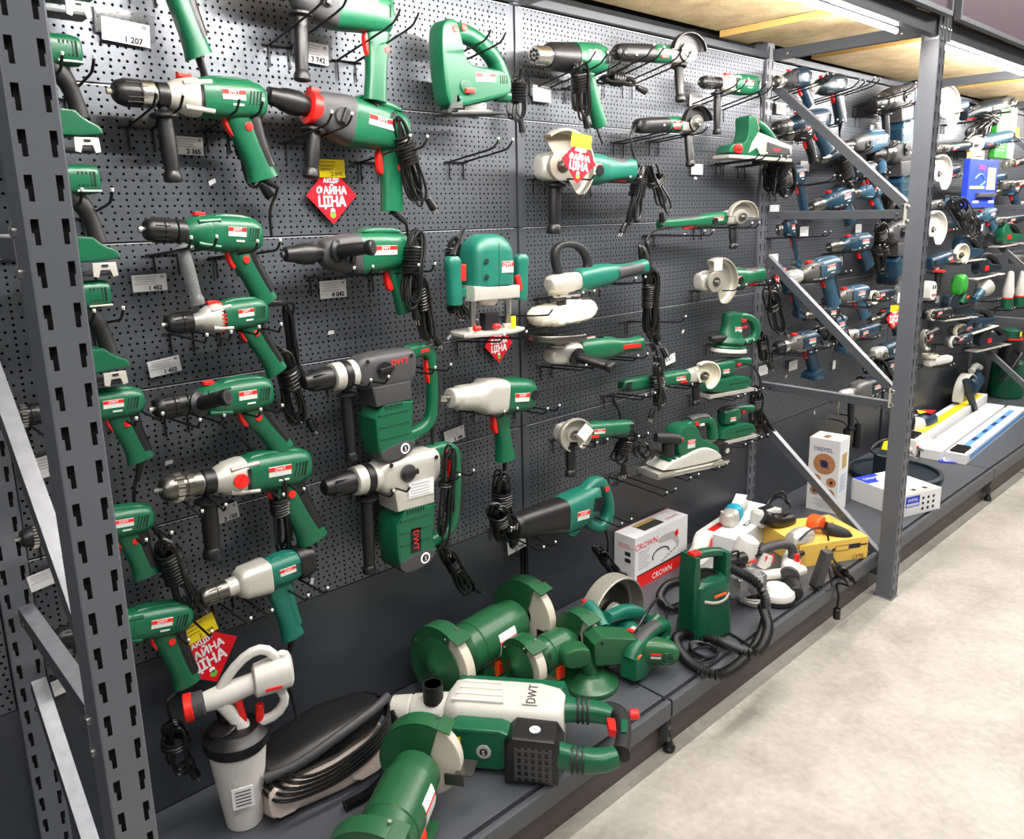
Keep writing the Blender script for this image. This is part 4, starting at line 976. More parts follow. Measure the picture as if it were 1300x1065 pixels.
b = B(); b.prism([(.165, -.018), (.165, .022), (.27, .004), (.28, -.018)], -.052, -.042, GREYRUB, .004); b.text('DWT', .012, (.21, -.0525, -.004), RED); t.part('belt_cover', b, bd)
b = B(); b.box((.145, 0, -.036), (.30, .085, .012), SILVER, .002); t.part('sole_plate', b)
b = B(); b.lathe([(0, .016), (.01, .016), (.012, .012)], (.035, -.036, -.008), (0, -1, 0), RED, 18); b.box((.035, -.05, -.008), (.026, .008, .007), RED, .002); t.part('depth_knob', b)
b = B(); b.prism([(.16, -.055), (.2, -.055), (.2, -.04), (.16, -.04)], -.02, .02, BLACK, .003); t.part('parking_foot', b)
flex(t, [world_of(t, (.27, 0, .0)), at(985, 205, -.08), at(984, 215, -.08)], (at(984, 198, -.09), at(986, 235, -.07), .05, 4, 5), 19); hooks_for(t, 'electric planer', [.3, .8], L=.18, drop=.045)
t = grinder('long green grinder with grey guard resting on three hooks', (836, 287), (943, 274), Y=-.07, Y2=-.14, L=.36, ks=.86, flip=True, R=.066, ga=(10, 190), side=(.05, -.1, -1), tail='handle', sideL=.10, r=.026)
flex(t, [world_of(t, (.28, 0, 0)), at(828, 295, -.09), at(819, 315, -.08)], None); hooks_for(t, 'long grinder', [.2, .9], L=.24, rise=.0)
t = grinder('teal polisher with white wool pad and black loop handle', (695, 364), (818, 338), Y=-.08, Y2=-.14, ks=1.02, body=TEAL, roll=90, R=0, ga=None, side=None, tail='handle', loop=True, pad=.084, r=.032, name='polisher', cat='polisher', L=.30)
b = B(); b.sweep([(.05, .02, -.062), (.05, -.02, -.07), (.06, -.06, -.10), (.065, -.10, -.12)], [(.002, .005)] * 4, WHITEP, 8, smooth=1); t.part('tie_string', b)
flex(t, [t.hend, at(820, 345, -.12), at(825, 372, -.10)], (at(816, 305, -.10), at(835, 450, -.10), .06, 5, 0), 20); flex(t, [at(826, 360, -.12), at(828, 370, -.12)], (at(826, 340, -.14), at(824, 428, -.11), .06, 7, 11), 21, relief=False, name='cord_bundle'); hooks_for(t, 'polisher', [.15, .78], L=.19, drop=.04)
t = grinder('large green grinder lying guard upward below the wool pad', (694, 450), (814, 436), Y=-.08, Y2=-.14, ks=1.05, body=GREEN, roll=-90, R=.082, gm=DSTEEL, ga=(80, 290), side=(.42, .24, -1), tail='handle', sideL=.12, r=.032, gy=(-.04, -.06))
flex(t, [t.hend, at(830, 437, -.12), at(836, 460, -.11)], (at(834, 450, -.12), at(838, 475, -.12), .03, 3, 0), 22); hooks_for(t, 'large grinder under the wool pad', [.2, .85], L=.19, drop=.045)
t = grinder('grey guarded stone cutting grinder with tall open guard, near the upright', (886, 358), (966, 350), Y2=-.14, ks=1.12, R=.078, ga=(-68, 118), side=None, tail='handle', gy=(-.034, -.062), r=.034, Y=-.08)
flex(t, [t.hend, at(975, 360, -.1), at(978, 380, -.1)], (at(975, 365, -.11), at(990, 425, -.09), .07, 5, 4), 23); hooks_for(t, 'grinder with tall open guard', [.3, .95], L=.2)
t = T('orbital_sander', 'round green orbital sander with black dust bag, under the tall grey guard', 'sander', (906, 420), (962, 420), -.08, .20, Y2=-.13, ks=.92)
b = B(); b.lathe([(-.055, .05), (-.045, .055), (-.03, .05), (-.02, .042), (.03, .034), (.06, .036), (.072, .032), (.078, .018)], (.075, 0, 0), (0, 0, 1), GREEN, 28); m = t.part('motor_housing', b)
b = B(); b.lathe([(-.068, .060), (-.064, .062), (-.058, .060)], (.075, 0, 0), (0, 0, 1), GREEN, 28); t.part('pad_plate', b); b = B(); b.lathe([(-.085, .064), (-.076, .064), (-.070, .060)], (.075, 0, 0), (0, 0, 1), LGREY, 28); t.part('sanding_pad', b)
b = B(); b.sweep([(.09, 0, .055), (.13, 0, .062), (.175, 0, .045), (.195, 0, .0), (.18, 0, -.04), (.12, 0, -.048)], [(.018, .016)] * 6, GREEN, 14, 2.5, smooth=2); t.part('loop_handle', b, m)
b = B(); b.loft([(-.02, -.01, -.03, .012, .010), (.0, -.01, -.03, .022, .018), (.04, -.01, -.028, .02, .016), (.06, -.01, -.025, .012, .01)], RUBBER, 14); t.part('dust_bag', b)
b = B(); b.box((.115, -.016, .045), (.02, .012, .012), RED, .003); b.box((.11, -.034, .02), (.014, .008, .01), RED, .002); t.part('switch', b, m); badge(t, .08, .01, .03, .02, -.037, parent=m)
flex(t, [world_of(t, (.19, 0, .0)), at(968, 430, -.09), at(968, 445, -.09)], (at(966, 420, -.1), at(972, 465, -.09), .045, 4, 5), 24); hooks_for(t, 'round orbital sander', [.4], L=.18, drop=.05)
t = grinder('green grinder with cream guard and looped grey cord, low in the second bay', (787, 490), (896, 474), Y=-.07, Y2=-.14, L=.36, ks=.84, flip=True, R=.064, ga=(60, 250), gm=CREAM, side=(.0, -.1, -1), tail=None, disc=(.018, BLACK), sideL=.10)
flex(t, [world_of(t, (.28, 0, 0)), at(780, 500, -.1), at(786, 522, -.08), at(790, 540, -.05)], None); flex(t, [at(836, 462, -.14), at(835, 470, -.14)], (at(834, 460, -.14), at(836, 522, -.13), .055, 5, 6), 25, relief=False, name='cord_bundle'); hooks_for(t, 'grinder with cream guard', [.3, .95], L=.18)
def sheet_sander(label, p0, p1, Y=-.10, big=False):
    t = T('sheet_sander', label, 'sander', p0, p1, Y + .03, .24, Y2=Y - .02, ks=.86)
    b = B(); b.box((.115, 0, -.045), (.23, .092, .008), SILVER, .002)
    b.box((.115, 0, -.053), (.235, .09, .006), LGREY, .002); pl = t.part('sanding_plate', b)
    b = B()
    for x in (-.002, .232): b.tube([(x, -.04, -.045), (x + (.012 if x > .1 else -.012), -.045, -.05), (x + (.012 if x > .1 else -.012), .045, -.05), (x, .04, -.045)], .002, STEEL, 6)
    t.part('paper_clamp', b, pl)
    b = B(); b.prism([(.005, -.04), (.225, -.04), (.222, .0), (.20, .012), (.16, .02), (.06, .02), (.02, .01)], -.043, .043, GREEN, .008, rnd=1); bs = t.part('base_housing', b); vents(t, [.10 + .018 * i for i in range(6)], -.012, -.006, -.0435, bs, w=.012)
    b = B(); b.loft([(.04, 0, .055, .014, .020, 2.6), (.05, 0, .058, .028, .036, 2.6), (.10, 0, .056, .034, .042, 2.6), (.135, 0, .060, .028, .036, 2.6), (.15, 0, .064, .02, .028, 2.6)], GREEN, 20); m = t.part('motor_housing', b, bs)
    badge(t, .09, .05, .032, .018, -.0345, parent=m)
    b = B(); b.sweep([(.10, 0, .082), (.15, 0, .084), (.20, 0, .078), (.235, 0, .07)], [(.024, .018), (.02, .016), (.02, .016), (.022, .02)], GREEN, 14, 2.5, smooth=1); h = t.part('rear_grip', b, m)
    b = B(); b.sweep([(.03, 0, .088), (.07, 0, .098), (.12, 0, .096), (.17, 0, .090)], [(.012, .006), (.022, .009), (.02, .008), (.014, .006)], RUBBER, 12, smooth=1); t.part('soft_grip', b, h)
    b = B(); b.box((.172, -.012, .068), (.02, .014, .012), RED, .003); t.part('switch', b, h)
    t.hend = t.M @ Vector((.24, 0, .07)); return t
t = sheet_sander('upper green sheet sander of the pair beside the upright', (892, 488), (950, 478), Y=-.12)
flex(t, [t.hend, at(965, 480, -.09), at(962, 500, -.08)], (at(962, 490, -.09), at(958, 545, -.07), .05, 5, 6), 26); hooks_for(t, 'upper sheet sander', [.3, .85], L=.21, drop=.055)
t = sheet_sander('lower green sheet sander, directly below its twin', (905, 548), (954, 537), Y=-.11)
flex(t, [t.hend, at(965, 525, -.07), at(958, 540, -.06)], (at(955, 515, -.06), at(985, 560, -.08), .05, 4, 4), 27); hooks_for(t, 'lower sheet sander', [.3, .9], L=.2, drop=.055)
t = grinder('green grinder with round grey guard on its left, lowest grinder of the wall', (707, 550), (802, 542), ks=.95, Y2=-.13, R=.056, ga=(-60, 250), side=(0, -.15, -1), disc=None, tail=None, gy=(-.03, -.05), sideL=.115, Y=-.09)
b = B(); b.prism([(-.02, -.022), (.02, -.022), (.02, .022), (-.02, .022)], -.001, .001, PAPER, .0003); tb = B(); tb.join(b, Matrix.Translation((.055, -.062, .012)) @ Euler((0, .7, 0)).to_matrix().to_4x4()); t.part('paper_label', tb)
flex(t, [t.hend, at(806, 550, -.12), at(803, 575, -.11)], (at(796, 556, -.12), at(786, 590, -.12), .06, 5, 6), 28); flex(t, [at(810, 565, -.12), at(812, 570, -.12)], (at(808, 562, -.12), at(824, 580, -.12), .07, 3, 0), 29, relief=False, name='cord_loop'); hooks_for(t, 'lowest angle grinder', [.3, .95], L=.19)
# big sander
t = T('belt_sander', 'large green and white sander with black front knob, bottom right of the second bay', 'sander', (826, 582), (906, 566), -.11, .30, Y2=-.17, ks=.98)
b = B(); b.box((.15, 0, -.048), (.33, .115, .006), SILVER, .002); b.box((.15, 0, -.058), (.32, .105, .010), LGREY, .002); pl = t.part('sanding_plate', b)
for x in (-.01, .31): b = B(); b.cyl((x, -.062, -.046), (x, .062, -.046), .004, STEEL, seg=8); b.box((x + (.03 if x < .1 else -.03), -.060, -.046), (.08, .005, .010), STEEL, .001); t.part('clamp_bar', b, pl)
b = B(); b.prism([(.01, -.042), (.30, -.042), (.29, -.015), (.24, .012), (.20, .02), (.15, .012), (.12, .002), (.04, -.012)], -.05, .05, LGREY, .008, rnd=1)
for i in range(3): b.box((.055 + i * .022, -.012, -.004 + i * .001), (.010, .06, .010), GREEN, .002)
bs = t.part('base_housing', b)
b = B(); b.prism([(.10, .0), (.085, .05), (.09, .09), (.12, .112), (.17, .108), (.19, .085), (.20, .05), (.29, .015), (.30, -.03), (.22, -.035), (.15, -.03)], -.04, .04, GREEN, .012, rnd=2); m = t.part('motor_housing', b, bs); badge(t, .15, .04, .035, .03, -.0405, parent=m)
b = B(); b.sweep([(.15, 0, .095), (.20, 0, .112), (.26, 0, .108), (.285, 0, .085), (.292, 0, .03)], [(.02, .016), (.02, .016), (.02, .016), (.02, .017), (.02, .018)], GREEN, 14, 2.5, smooth=2); h = t.part('loop_handle', b, m)
b = B(); b.sweep([(.17, 0, .118), (.21, 0, .124), (.255, 0, .120)], [(.019, .010)] * 3, GREYRUB, 12, smooth=1); t.part('soft_grip', b, h); b = B(); b.box((.22, -.012, .096), (.022, .016, .010), WHITE, .003); b.lathe([(0, .008), (.003, .008)], (.19, -.021, .105), (0, -1, 0), RED, 12); t.part('switch', b, h)
b = B(); b.cyl((.07, -.01, .0), (.07, -.012, .055), .024, RUBBER); b.sweep([(.10, -.03, .062), (.06, -.02, .07), (.01, -.01, .078)], [(.02, .02), (.022, .022), (.016, .016)], RUBBER, 16, smooth=1); b.lathe([(0, .010), (.004, .010)], (.105, -.035, .062), (1, -.3, 0), RED, 12); t.part('front_knob', b)
b = B(); b.prism([(.25, .01), (.34, .02), (.36, -.01), (.34, -.045), (.29, -.045), (.26, -.02)], -.03, .01, BLACK, .008, rnd=1); b.lathe([(0, .022), (.004, .022), (.005, .012)], (.335, -.03, -.015), (0, -1, 0), RUBBER, 20); b.lathe([(0, .010), (.001, .010)], (.335, -.036, -.015), (0, -1, 0), SILVER, 14); t.part('dust_box', b)
hooks_for(t, 'large green and white sander', [.35, .95], L=.22, drop=.072, rise=-.01)
# reciprocating saw
t = T('reciprocating_saw', 'teal reciprocating saw with long black rubber nose at the bottom of the wall', 'saw', (656, 668), (775, 636), -.14, .40)
b = B(); b.lathe([(-.02, .022), (-.016, .034), (-.002, .036), (.0, .03)], (0, 0, 0), (1, 0, 0), BLACK, 18); b.box((-.018, 0, .01), (.008, .05, .02), STEEL, .002); b.cyl((-.03, 0, 0), (.02, 0, 0), .012, STEEL); t.part('blade_shoe', b)
b = B(); b.loft([(.0, 0, .0, .028, .032, 2.4), (.02, 0, .0, .034, .038, 2.5), (.09, 0, .0, .038, .044, 2.8), (.165, 0, -.002, .042, .052, 3), (.175, 0, -.002, .042, .052, 3)], BLACK, 24); t.part('rubber_boot', b)
b = B(); b.loft([(.172, 0, -.002, .041, .051, 3), (.178, 0, -.002, .045, .055, 3), (.24, 0, .006, .045, .056, 3), (.30, 0, .020, .040, .050, 2.8), (.32, 0, .028, .030, .040, 2.6)], TEAL, 24); b.prism([(.175, -.05), (.21, -.07), (.235, -.05)], -.03, .03, TEAL, .005); m = t.part('motor_housing', b); badge(t, .225, .0, .05, .026, -.0455, parent=m); vents(t, [.268 + .007 * i for i in range(6)], .0, .04, -.044, m, w=.0025, lean=.01)
b = B(); b.sweep([(.27, 0, .045), (.31, 0, .072), (.345, 0, .070), (.375, 0, .03), (.392, 0, -.02), (.385, 0, -.06), (.35, 0, -.078), (.30, 0, -.055), (.27, 0, -.02)], [(.024, .022), (.023, .022), (.021, .019), (.02, .016), (.02, .016), (.021, .018), (.021, .016), (.022, .015), (.024, .02)], TEAL, 16, 2.5, smooth=2); h = t.part('loop_handle', b)
b = B(); b.box((.335, -.0, .035), (.014, .016, .03), RED, .004, Euler((0, -.3, 0))); b.lathe([(0, .008), (.004, .008)], (.352, -.021, .052), (0, -1, 0), RED, 12); t.part('trigger', b, h)
flex(t, [world_of(t, (.375, 0, -.06)), at(772, 690, -.14), at(770, 708, -.13)], (at(757, 694, -.13), at(786, 735, -.12), .045, 5, 6), 30); flex(t, [at(633, 640, -.14), at(632, 650, -.14)], (at(630, 640, -.13), at(642, 690, -.11), .075, 6, 5), 31, relief=False, name='cord_bundle'); hooks_for(t, 'reciprocating saw', [.1, .93], L=.23, drop=.05, rise=-.01)
# router
t = T('plunge_router', 'teal plunge router with two side grips on steel columns, beside the wall joint', 'router', (590, 350), (643, 347), -.12, .15, ks=.84)
b = B(); b.loft([(z, 0, 0, r, q, e) for z, r, q, e in ((-.065, .055, .062, 4), (-.06, .062, .070, 4), (.04, .062, .070, 3.6), (.065, .055, .064, 3), (.085, .044, .05, 2.6), (.095, .028, .03, 2.2))], TEAL, 26)
for v in b.v: v.x, v.z = v.z + .075, v.x + .03
m = t.part('motor_housing', b)
b = B(); [b.lathe([(0, .008), (.001, .008)], (.03, -.0625, z), (0, -1, 0), DARK, 12) for z in (.045, -.002)]; t.part('screw_recess', b, m); b = B(); b.box((.075, -.0618, .03), (.0012, .001, .14), DARK); t.part('seam', b, m); badge(t, .105, .025, .042, .036, -.0625, 'DWT', parent=m)
b = B(); b.prism([(-.01, -.075), (.155, -.075), (.155, -.035), (-.01, -.03)], -.06, .05, SILVER, .008); b.lathe([(-.095, .026), (-.085, .034), (-.07, .036)], (.075, 0, 0), (0, 0, 1), SILVER, 22); c = t.part('carriage', b)
for x in (.012, .138): b = B(); b.cyl((x, -.02, -.172), (x, -.02, -.06), .0095, STEEL, seg=14); t.part('guide_column', b, c)
b = B(); b.prism([(-.035, -.07), (.185, -.07), (.185, .04), (.13, .075), (.02, .075), (-.035, .04)], -.185, -.172, SILVER, .004, ax='z', rnd=1); [b.cyl((x, -.02, -.173), (x, -.02, -.158), .015, SILVER) for x in (.012, .138)]; t.part('base_plate', b)
for x in (-.01, .06): b = B(); b.cyl((x, -.055, -.158), (x + .02, -.055, -.158), .009, RED, seg=10); t.part('clamp_knob', b)
b = B(); b.box((.07, -.02, -.145), (.05, .03, .055), BLACK, .004); t.part('depth_turret', b); b = B(); b.box((.135, -.05, -.152), (.014, .006, .040), YELLOW, .001); t.part('yellow_tab', b)
for sx, nm in ((-1, 'left'), (1, 'right')):
    x = .075 + sx * .118; b = B(); b.sweep([(x, -.01, -.085), (x, -.01, -.05), (x + sx * .002, -.01, .0), (x + sx * .004, -.01, .045), (x + sx * .004, -.01, .06)], [(.022, .020), (.024, .022), (.021, .020), (.024, .024), (.016, .016)], TEAL, 16, 2.6, smooth=2); b.box((.075 + sx * .085, 0, -.05), (.05, .04, .03), TEAL, .006); g = t.part('side_grip', b, c)
    b = B(); b.box((x - sx * .018, -.026, .012 if sx < 0 else -.03), (.016, .012, .05), RED, .003, Euler((0, 0 if sx < 0 else -.3, 0))); t.part('trigger' if sx < 0 else 'lock_lever', b, g)
flex(t, [world_of(t, (-.04, .0, .06)), at(590, 290, -.06), at(575, 305, -.07)], (at(574, 300, -.06), at(575, 395, -.06), .04, 4, 12), 32); flex(t, [at(572, 382, -.1), at(576, 388, -.1)], (at(570, 378, -.1), at(588, 404, -.09), .05, 4, 3), 33, relief=False, name='cord_bundle')
hook((t.root.location.x + .10, 0, t.root.location.z - .19), 'black double wire hook under the plunge router base', .2, gap=.08)

# free hooks
hook(at(578, 206, 0), 'empty black double wire hook left of the wall joint below the jigsaw', .2, rise=.028)
hook(at(655, 403, 0) + Vector((-.05, 0, .01)), 'empty black hook reaching out between router and wool pad', .2, n=1)
hook(at(795, 408, 0), 'empty black wire hook right of the wool pad under the cord bundle', .24, n=1)
hook(at(838, 590, 0) + Vector((-.28, 0, .03)), 'low empty double hook behind the saw handle', .25, rise=-.012)

# price tags and sale signs
price_tag(160, 41, -.012, 'white price tag 1 207 in a clear sleeve near the top left', '1 207', w=.088, h=.042, sleeve=True, tilt=4)
price_tag(397, 67, -.012, 'white price tag 3 742 below the topmost hammer', '3 742', w=.08, h=.044, sleeve=True, tilt=3)
price_tag(239, 185, -.012, 'white price tag 2 365 beside the ribbed side handle', '2 365', w=.062, h=.036, tilt=2)
price_tag(190, 359, -.012, 'white price tag 1 452 left of the clear side handle', '1 452', w=.068, h=.034)
price_tag(209, 465, -.012, 'white price tag 1 452 below the small drill', '1 452', w=.066, h=.034, tilt=-6)
price_tag(423, 367, -.012, 'white price tag 4 042 under the rotary hammer with forward handle', '4 042', w=.072, h=.042)
price_tag(286, 652, -.012, 'white price tag 3 150 below the drill with red dial', '3 150', w=.062, h=.038, tilt=-6)
price_tag(577, 552, -.012, 'white price tag 3 180 left of the impact wrench grip', '3 180', w=.072, h=.038, tilt=-6)
price_tag(604, 137, -.016, 'white price tag 4 315 half behind the jigsaw base plate', '4 315', w=.075, h=.034, tilt=3)
price_tag(688, 119, -.014, 'small white price tag hanging below the heat gun nozzle', '', w=.072, h=.044, sleeve=True)
price_tag(728, 379, -.10, 'small white tag stuck under the polisher head', '', w=.06, h=.024)
price_tag(656, 691, -.014, 'white price tag 3 790 below the reciprocating saw nose', '3 790', w=.078, h=.042, tilt=-6)
price_tag(883, 128, -.012, 'white price tag left of the core drill side handle', '', w=.07, h=.04)
price_tag(885, 215, -.012, 'white price tag below the second angle grinder', '', w=.07, h=.036)
price_tag(851, 456, -.016, 'white paper tag above the grinder with cream guard', '', w=.06, h=.034, tilt=-8)
price_tag(14, 313, -.012, 'white price tag at the left edge beside the slotted post', '', w=.075, h=.045)
price_tag(52, 594, -.012, 'white price tag left of the slotted post under a drill chuck', '1', w=.075, h=.042, tilt=-6)
price_tag(58, 734, -.012, 'white price tag left of the slotted post near the diagonal brace', '', w=.06, h=.034, tilt=-8)
price_tag(85, 725, -.012, 'white price tag half behind the slotted post and brace', '', w=.05, h=.04, tilt=-8)
price_tag(77, 871, -.012, 'lowest white price tag seen behind the slotted post', '', w=.03, h=.034, tilt=-6)
price_tag(912, 336, -.185, 'white paper label on the tall open grey guard', '', w=.05, h=.04)
sale_sign(421, 248, -.016, 'red diamond sale sign with yellow card below the hammer with red ring', s=.068)
sale_sign(633, 437, -.016, 'red diamond sale sign without yellow card under the plunge router', s=.056, card=False)
sale_sign(262, 832, -.06, 'red diamond sale sign tilted below the teal mixing drill', s=.076, tilt=-13)
sale_sign(735, 205, -.205, 'red diamond sale card hanging inside the huge grey guard', s=.060, tilt=8, rz=-10)
# bits of torn paper
for i, (x, y, a) in enumerate([(269, 231, 30), (420, 422, 5), (214, 587, 10), (396, 738, 80), (867, 421, 40), (570, 428, 40), (869, 298, 10), (998, 478, 30), (1034, 524, 80), (883, 226, 0), (78, 470, 0)]):
    b = B(); b.prism([(-.009, -.004), (.008, -.005), (.010, .003), (-.006, .005)], -.0005, .0005, PAPER, .0002)
    solo(b, 'paper_scrap', ['torn white paper scrap right of the ribbed side handle', 'torn white paper scrap in the middle of the left bay', 'torn white paper scrap left of the red dial drill', 'tiny white paper scrap right of the teal mixing drill', 'torn white paper scrap above the grinder with cream guard', 'white paper scrap left of the router base', 'tiny white scrap under the long grinder', 'white scrap right of the upright above the lower cross brace', 'white scrap on the plain panel under the blue tools', 'tiny white scrap under the second angle grinder tag', 'tiny scrap beside the slotted post'][i], 'paper scrap', loc=at(x, y, -.002), rot=(0, math.radians(-a), 0))

# ================================================================ THINGS ON THE BOTTOM SHELF
def corr(b, pts, r, m, pitch=.006, sub=10, depth=.38, seg=12):
    """ribbed hose"""
    t = B(); pts = [Vector(p) for p in pts]; o = []; n = len(pts)
    for i in range(n - 1):
        g = lambda k: pts[min(max(k, 0), n - 1)]
        p0, p1, p2, p3 = g(i - 1), g(i), g(i + 1), g(i + 2)
        for k in range(sub):
            u = k / sub; o.append(.5 * ((2 * p1) + (p2 - p0) * u + (2 * p0 - 5 * p1 + 4 * p2 - p3) * u * u + (3 * p1 - p0 - 3 * p2 + p3) * u ** 3))
    o.append(pts[-1]); d = [0]
    for i in range(1, len(o)): d.append(d[-1] + (o[i] - o[i - 1]).length)
    T_ = d[-1]; N = int(T_ / (pitch / 2)); q = []; j = 0
    for i in range(N + 1):
        s = T_ * i / N
        while j < len(d) - 2 and d[j + 1] < s: j += 1
        q.append(o[j].lerp(o[j + 1], (s - d[j]) / max(1e-9, d[j + 1] - d[j])))
    rs = []; u = None
    for i, p in enumerate(q):
        t_ = (q[min(i + 1, N)] - q[max(i - 1, 0)]).normalized()
        if u is None: u = t_.orthogonal()
        u = (u - t_ * u.dot(t_)).normalized(); w = t_.cross(u); rr = r * (1 - depth * (i % 2))
        rs.append([p + (u * math.cos(2 * math.pi * k / seg) + w * math.sin(2 * math.pi * k / seg)) * rr for k in range(seg)])
    return b.rings(rs, m)
def rect(b, face, x0, z0, x1, z1, m, dims=None, e=.0006):
    """flat print on a box face: 'f' front (-y), 'l' left (-x), 't' top"""
    if face == 'f': b.box(((x0 + x1) / 2, -e, (z0 + z1) / 2), (abs(x1 - x0), e, abs(z1 - z0)), m)
    elif face == 'l': b.box((-e, (x0 + x1) / 2, (z0 + z1) / 2), (e, abs(x1 - x0), abs(z1 - z0)), m)
    else: b.box(((x0 + x1) / 2, (z0 + z1) / 2, dims + e), (abs(x1 - x0), abs(z1 - z0), e), m)
def disc(b, face, x, z, r, m, dims=0, e=.0006, sq=1.):
    if face == 'f': b.lathe([(0, r), (e, r)], (x, 0, z), (0, -1, 0), m, 24)
    elif face == 'l': b.lathe([(0, r), (e, r)], (0, x, z), (-1, 0, 0), m, 24)
    else: b.lathe([(0, r), (e, r)], (x, z, dims), (0, 0, 1), m, 24)
def pbox(name, label, O, yaw, d, m, fn=None, group=None, cat='box'):
    t = thing(name, label, cat, O, (0, 0, yaw), group=group)
    b = B(); b.prism([(0, 0), (d[0], 0), (d[0], d[2]), (0, d[2])], 0, d[1], m, .0012); o = b.build('carton', t)
    b = B()
    for z in (d[2] + .0002,): b.box((d[0] / 2, d[1] * .5, z), (d[0] * .98, .0008, .0004), GINK)
    if fn: fn(b, d)
    b.build('print', o); return t
def corner_box(L, F, R, Ft, Z=SH):
    """yaw, origin and size from bottom corners seen in the photo"""
    l, f, r = on(*L, Z), on(*F, Z), on(*R, Z); ex = (r - f); yaw = math.atan2(ex.y, ex.x); u = Vector((math.cos(yaw), math.sin(yaw), 0)); v = Vector((-u.y, u.x, 0))
    return f, yaw, ex.length, (l - f).dot(v)
def lamp_text(b, s, h, face, x, z, m, dims=0, wmax=None):
    if face == 'f': b.text(s, h, (x, -.0012, z), m, wmax=wmax)
    elif face == 'l': b.text(s, h, (-.0012, x, z), m, rz=-math.pi / 2, wmax=wmax)
    else: b.text(s, h, (x, z, dims + .0012), m, rx=-math.pi / 2, wmax=wmax)

# bench grinders --------------------------------------------------------------
def bench_grinder(label, A, Cc, R, L, label_plate=True, sw=ORANGE, k=1.):
    t = T('bench_grinder', label, 'bench grinder', None, None, 0, L, floor=(A, Cc)); w = .048
    for x0, s_ in ((0, 1), (L - w, -1)):
        outer = x0 if s_ == 1 else x0 + w
        ang = [math.radians(-150 + 260 * i / 30) for i in range(31)]   # closed part of the cover; gap faces the aisle
        b = B(); pts = []
        P = lambda r, a, x: (x, r * math.sin(a + math.radians(20)), r * math.cos(a + math.radians(20)))
        P = lambda r, a, x: (x, r * math.cos(a), r * math.sin(a))
        A0, A1 = math.radians(-84), math.radians(116)
        A_ = [A0 + (A1 - A0) * i / 36 for i in range(37)]
        th = .003
        b.rings([[P(R, a, x0), P(R, a, x0 + w), P(R - th, a, x0 + w), P(R - th, a, x0)] for a in A_], ENAMEL)
        # side plates, cut straight on the aisle side
        for xx, tt in ((x0, th), (x0 + w - th, th)):
            out = [(R * .995 * math.cos(a), R * .995 * math.sin(a)) for a in A_]
            b.prism(out, xx, xx + tt, ENAMEL, .0012, ax='x')
        c = t.part('wheel_cover', b)
        b = B(); xo = outer; b.lathe([(-.002, R * .72), (.002, R * .72), (.003, R * .66), (.004, R * .62), (.010, R * .36), (.022, R * .20), (.024, R * .05)], (xo, 0, 0), (-s_, 0, 0), ENAMEL, 32)
        for a in (30, 110, 200, 290): b.lathe([(0, .005), (.004, .004)], (xo, R * .86 * math.cos(math.radians(a)), R * .86 * math.sin(math.radians(a))), (-s_, 0, 0), STEEL, 8)
        t.part('side_cap', b, c)
        b = B(); b.lathe([(-.016, R * .3), (-.016, R * .90), (-.014, R * .93), (.014, R * .93), (.016, R * .90), (.016, R * .3)], (x0 + w / 2, 0, 0), (1, 0, 0), STONE, 40); b.lathe([(-.017, R * .28), (.017, R * .28)], (x0 + w / 2, 0, 0), (1, 0, 0), DSTEEL, 18); t.part('grinding_wheel', b)
        b = B(); b.box((x0 + w / 2, -R * .58, R * .88), (w + .010, .035, .003), ENAMEL, .001, Euler((.35, 0, 0))); b.lathe([(0, .005), (.006, .005)], (x0 + w * .8, -R * .35, R * .94), (0, -.3, 1), STEEL, 8); t.part('spark_arrester', b, c)
        b = B(); b.box((x0 + w / 2, -R * 1.02, -.02), (w + .01, .045, .004), DSTEEL, .001); b.box((x0 + (w + .004 if s_ == 1 else -.004), -R * .8, -.035), (.004, .05, .03), DSTEEL, .001); t.part('tool_rest', b)
    r = R * .62; x0, x1 = w + .002, L - w - .002; m_ = (x0 + x1) / 2
    b = B(); b.lathe([(0, r * .42), (.010, r * .44), (.020, r * .74), (.034, r * .92), (.040, r), (.075 * L / .4, r * 1.0), (.078 * L / .4, r * 1.05), ((x1 - x0) * .70, r * 1.05), ((x1 - x0) * .71, r * .98), ((x1 - x0) - .034, r * .92), ((x1 - x0) - .02, r * .74), ((x1 - x0) - .01, r * .44), ((x1 - x0), r * .42)], (x0, 0, 0), (1, 0, 0), ENAMEL, 34); mo = t.part('motor_housing', b)
    b = B(); [b.lathe([(0, .009), (.001, .008)], (m_ + dx, -r * .82, r * .35), (0, -.9, .4), DARK, 12) for dx in (-r * 1.0,)]; t.part('cooling_hole', b, mo)
    b = B()
    for i in range(9): a = -.9 + i * .1; b.box((m_ + .01, -(r * 1.06) * math.cos(a + .55), (r * 1.06) * math.sin(a + .55) + .0), (r * 1.0, .002, r * .12), (PAPER if i > 5 else (RED if i > 4 else mat('badge_silver', (205, 214, 205), .4, .2))), 0, Euler((-(a + .55), 0, 0)))
    t.part('nameplate', b, mo)
    H = R + .010
    b = B(); b.prism([(m_ - r * 1.15, -H), (m_ + r * 1.15, -H), (m_ + r * .85, -r * .6), (m_ - r * .85, -r * .6)], -r * .72, r * .72, ENAMEL, .006); b.box((m_, 0, -H + .005), (r * 2.7, r * 1.9, .010), ENAMEL, .003); ft = t.part('base_foot', b)
    b = B(); b.box((m_ - .012, -r * .78, -H + (H - r) * .95), (.032, .012, .042), sw, .003); t.part('switch_frame', b, ft); b = B(); b.box((m_ - .012, -r * .78 - .006, -H + (H - r) * .95), (.018, .008, .026), RED, .002); t.part('switch', b, ft)
    return t
bench_grinder('large green bench grinder standing at the back of the low shelf', at(556, 846, -.15), at(556, 846, -.15) + Vector((.395, .045, 0)), .112, .40)
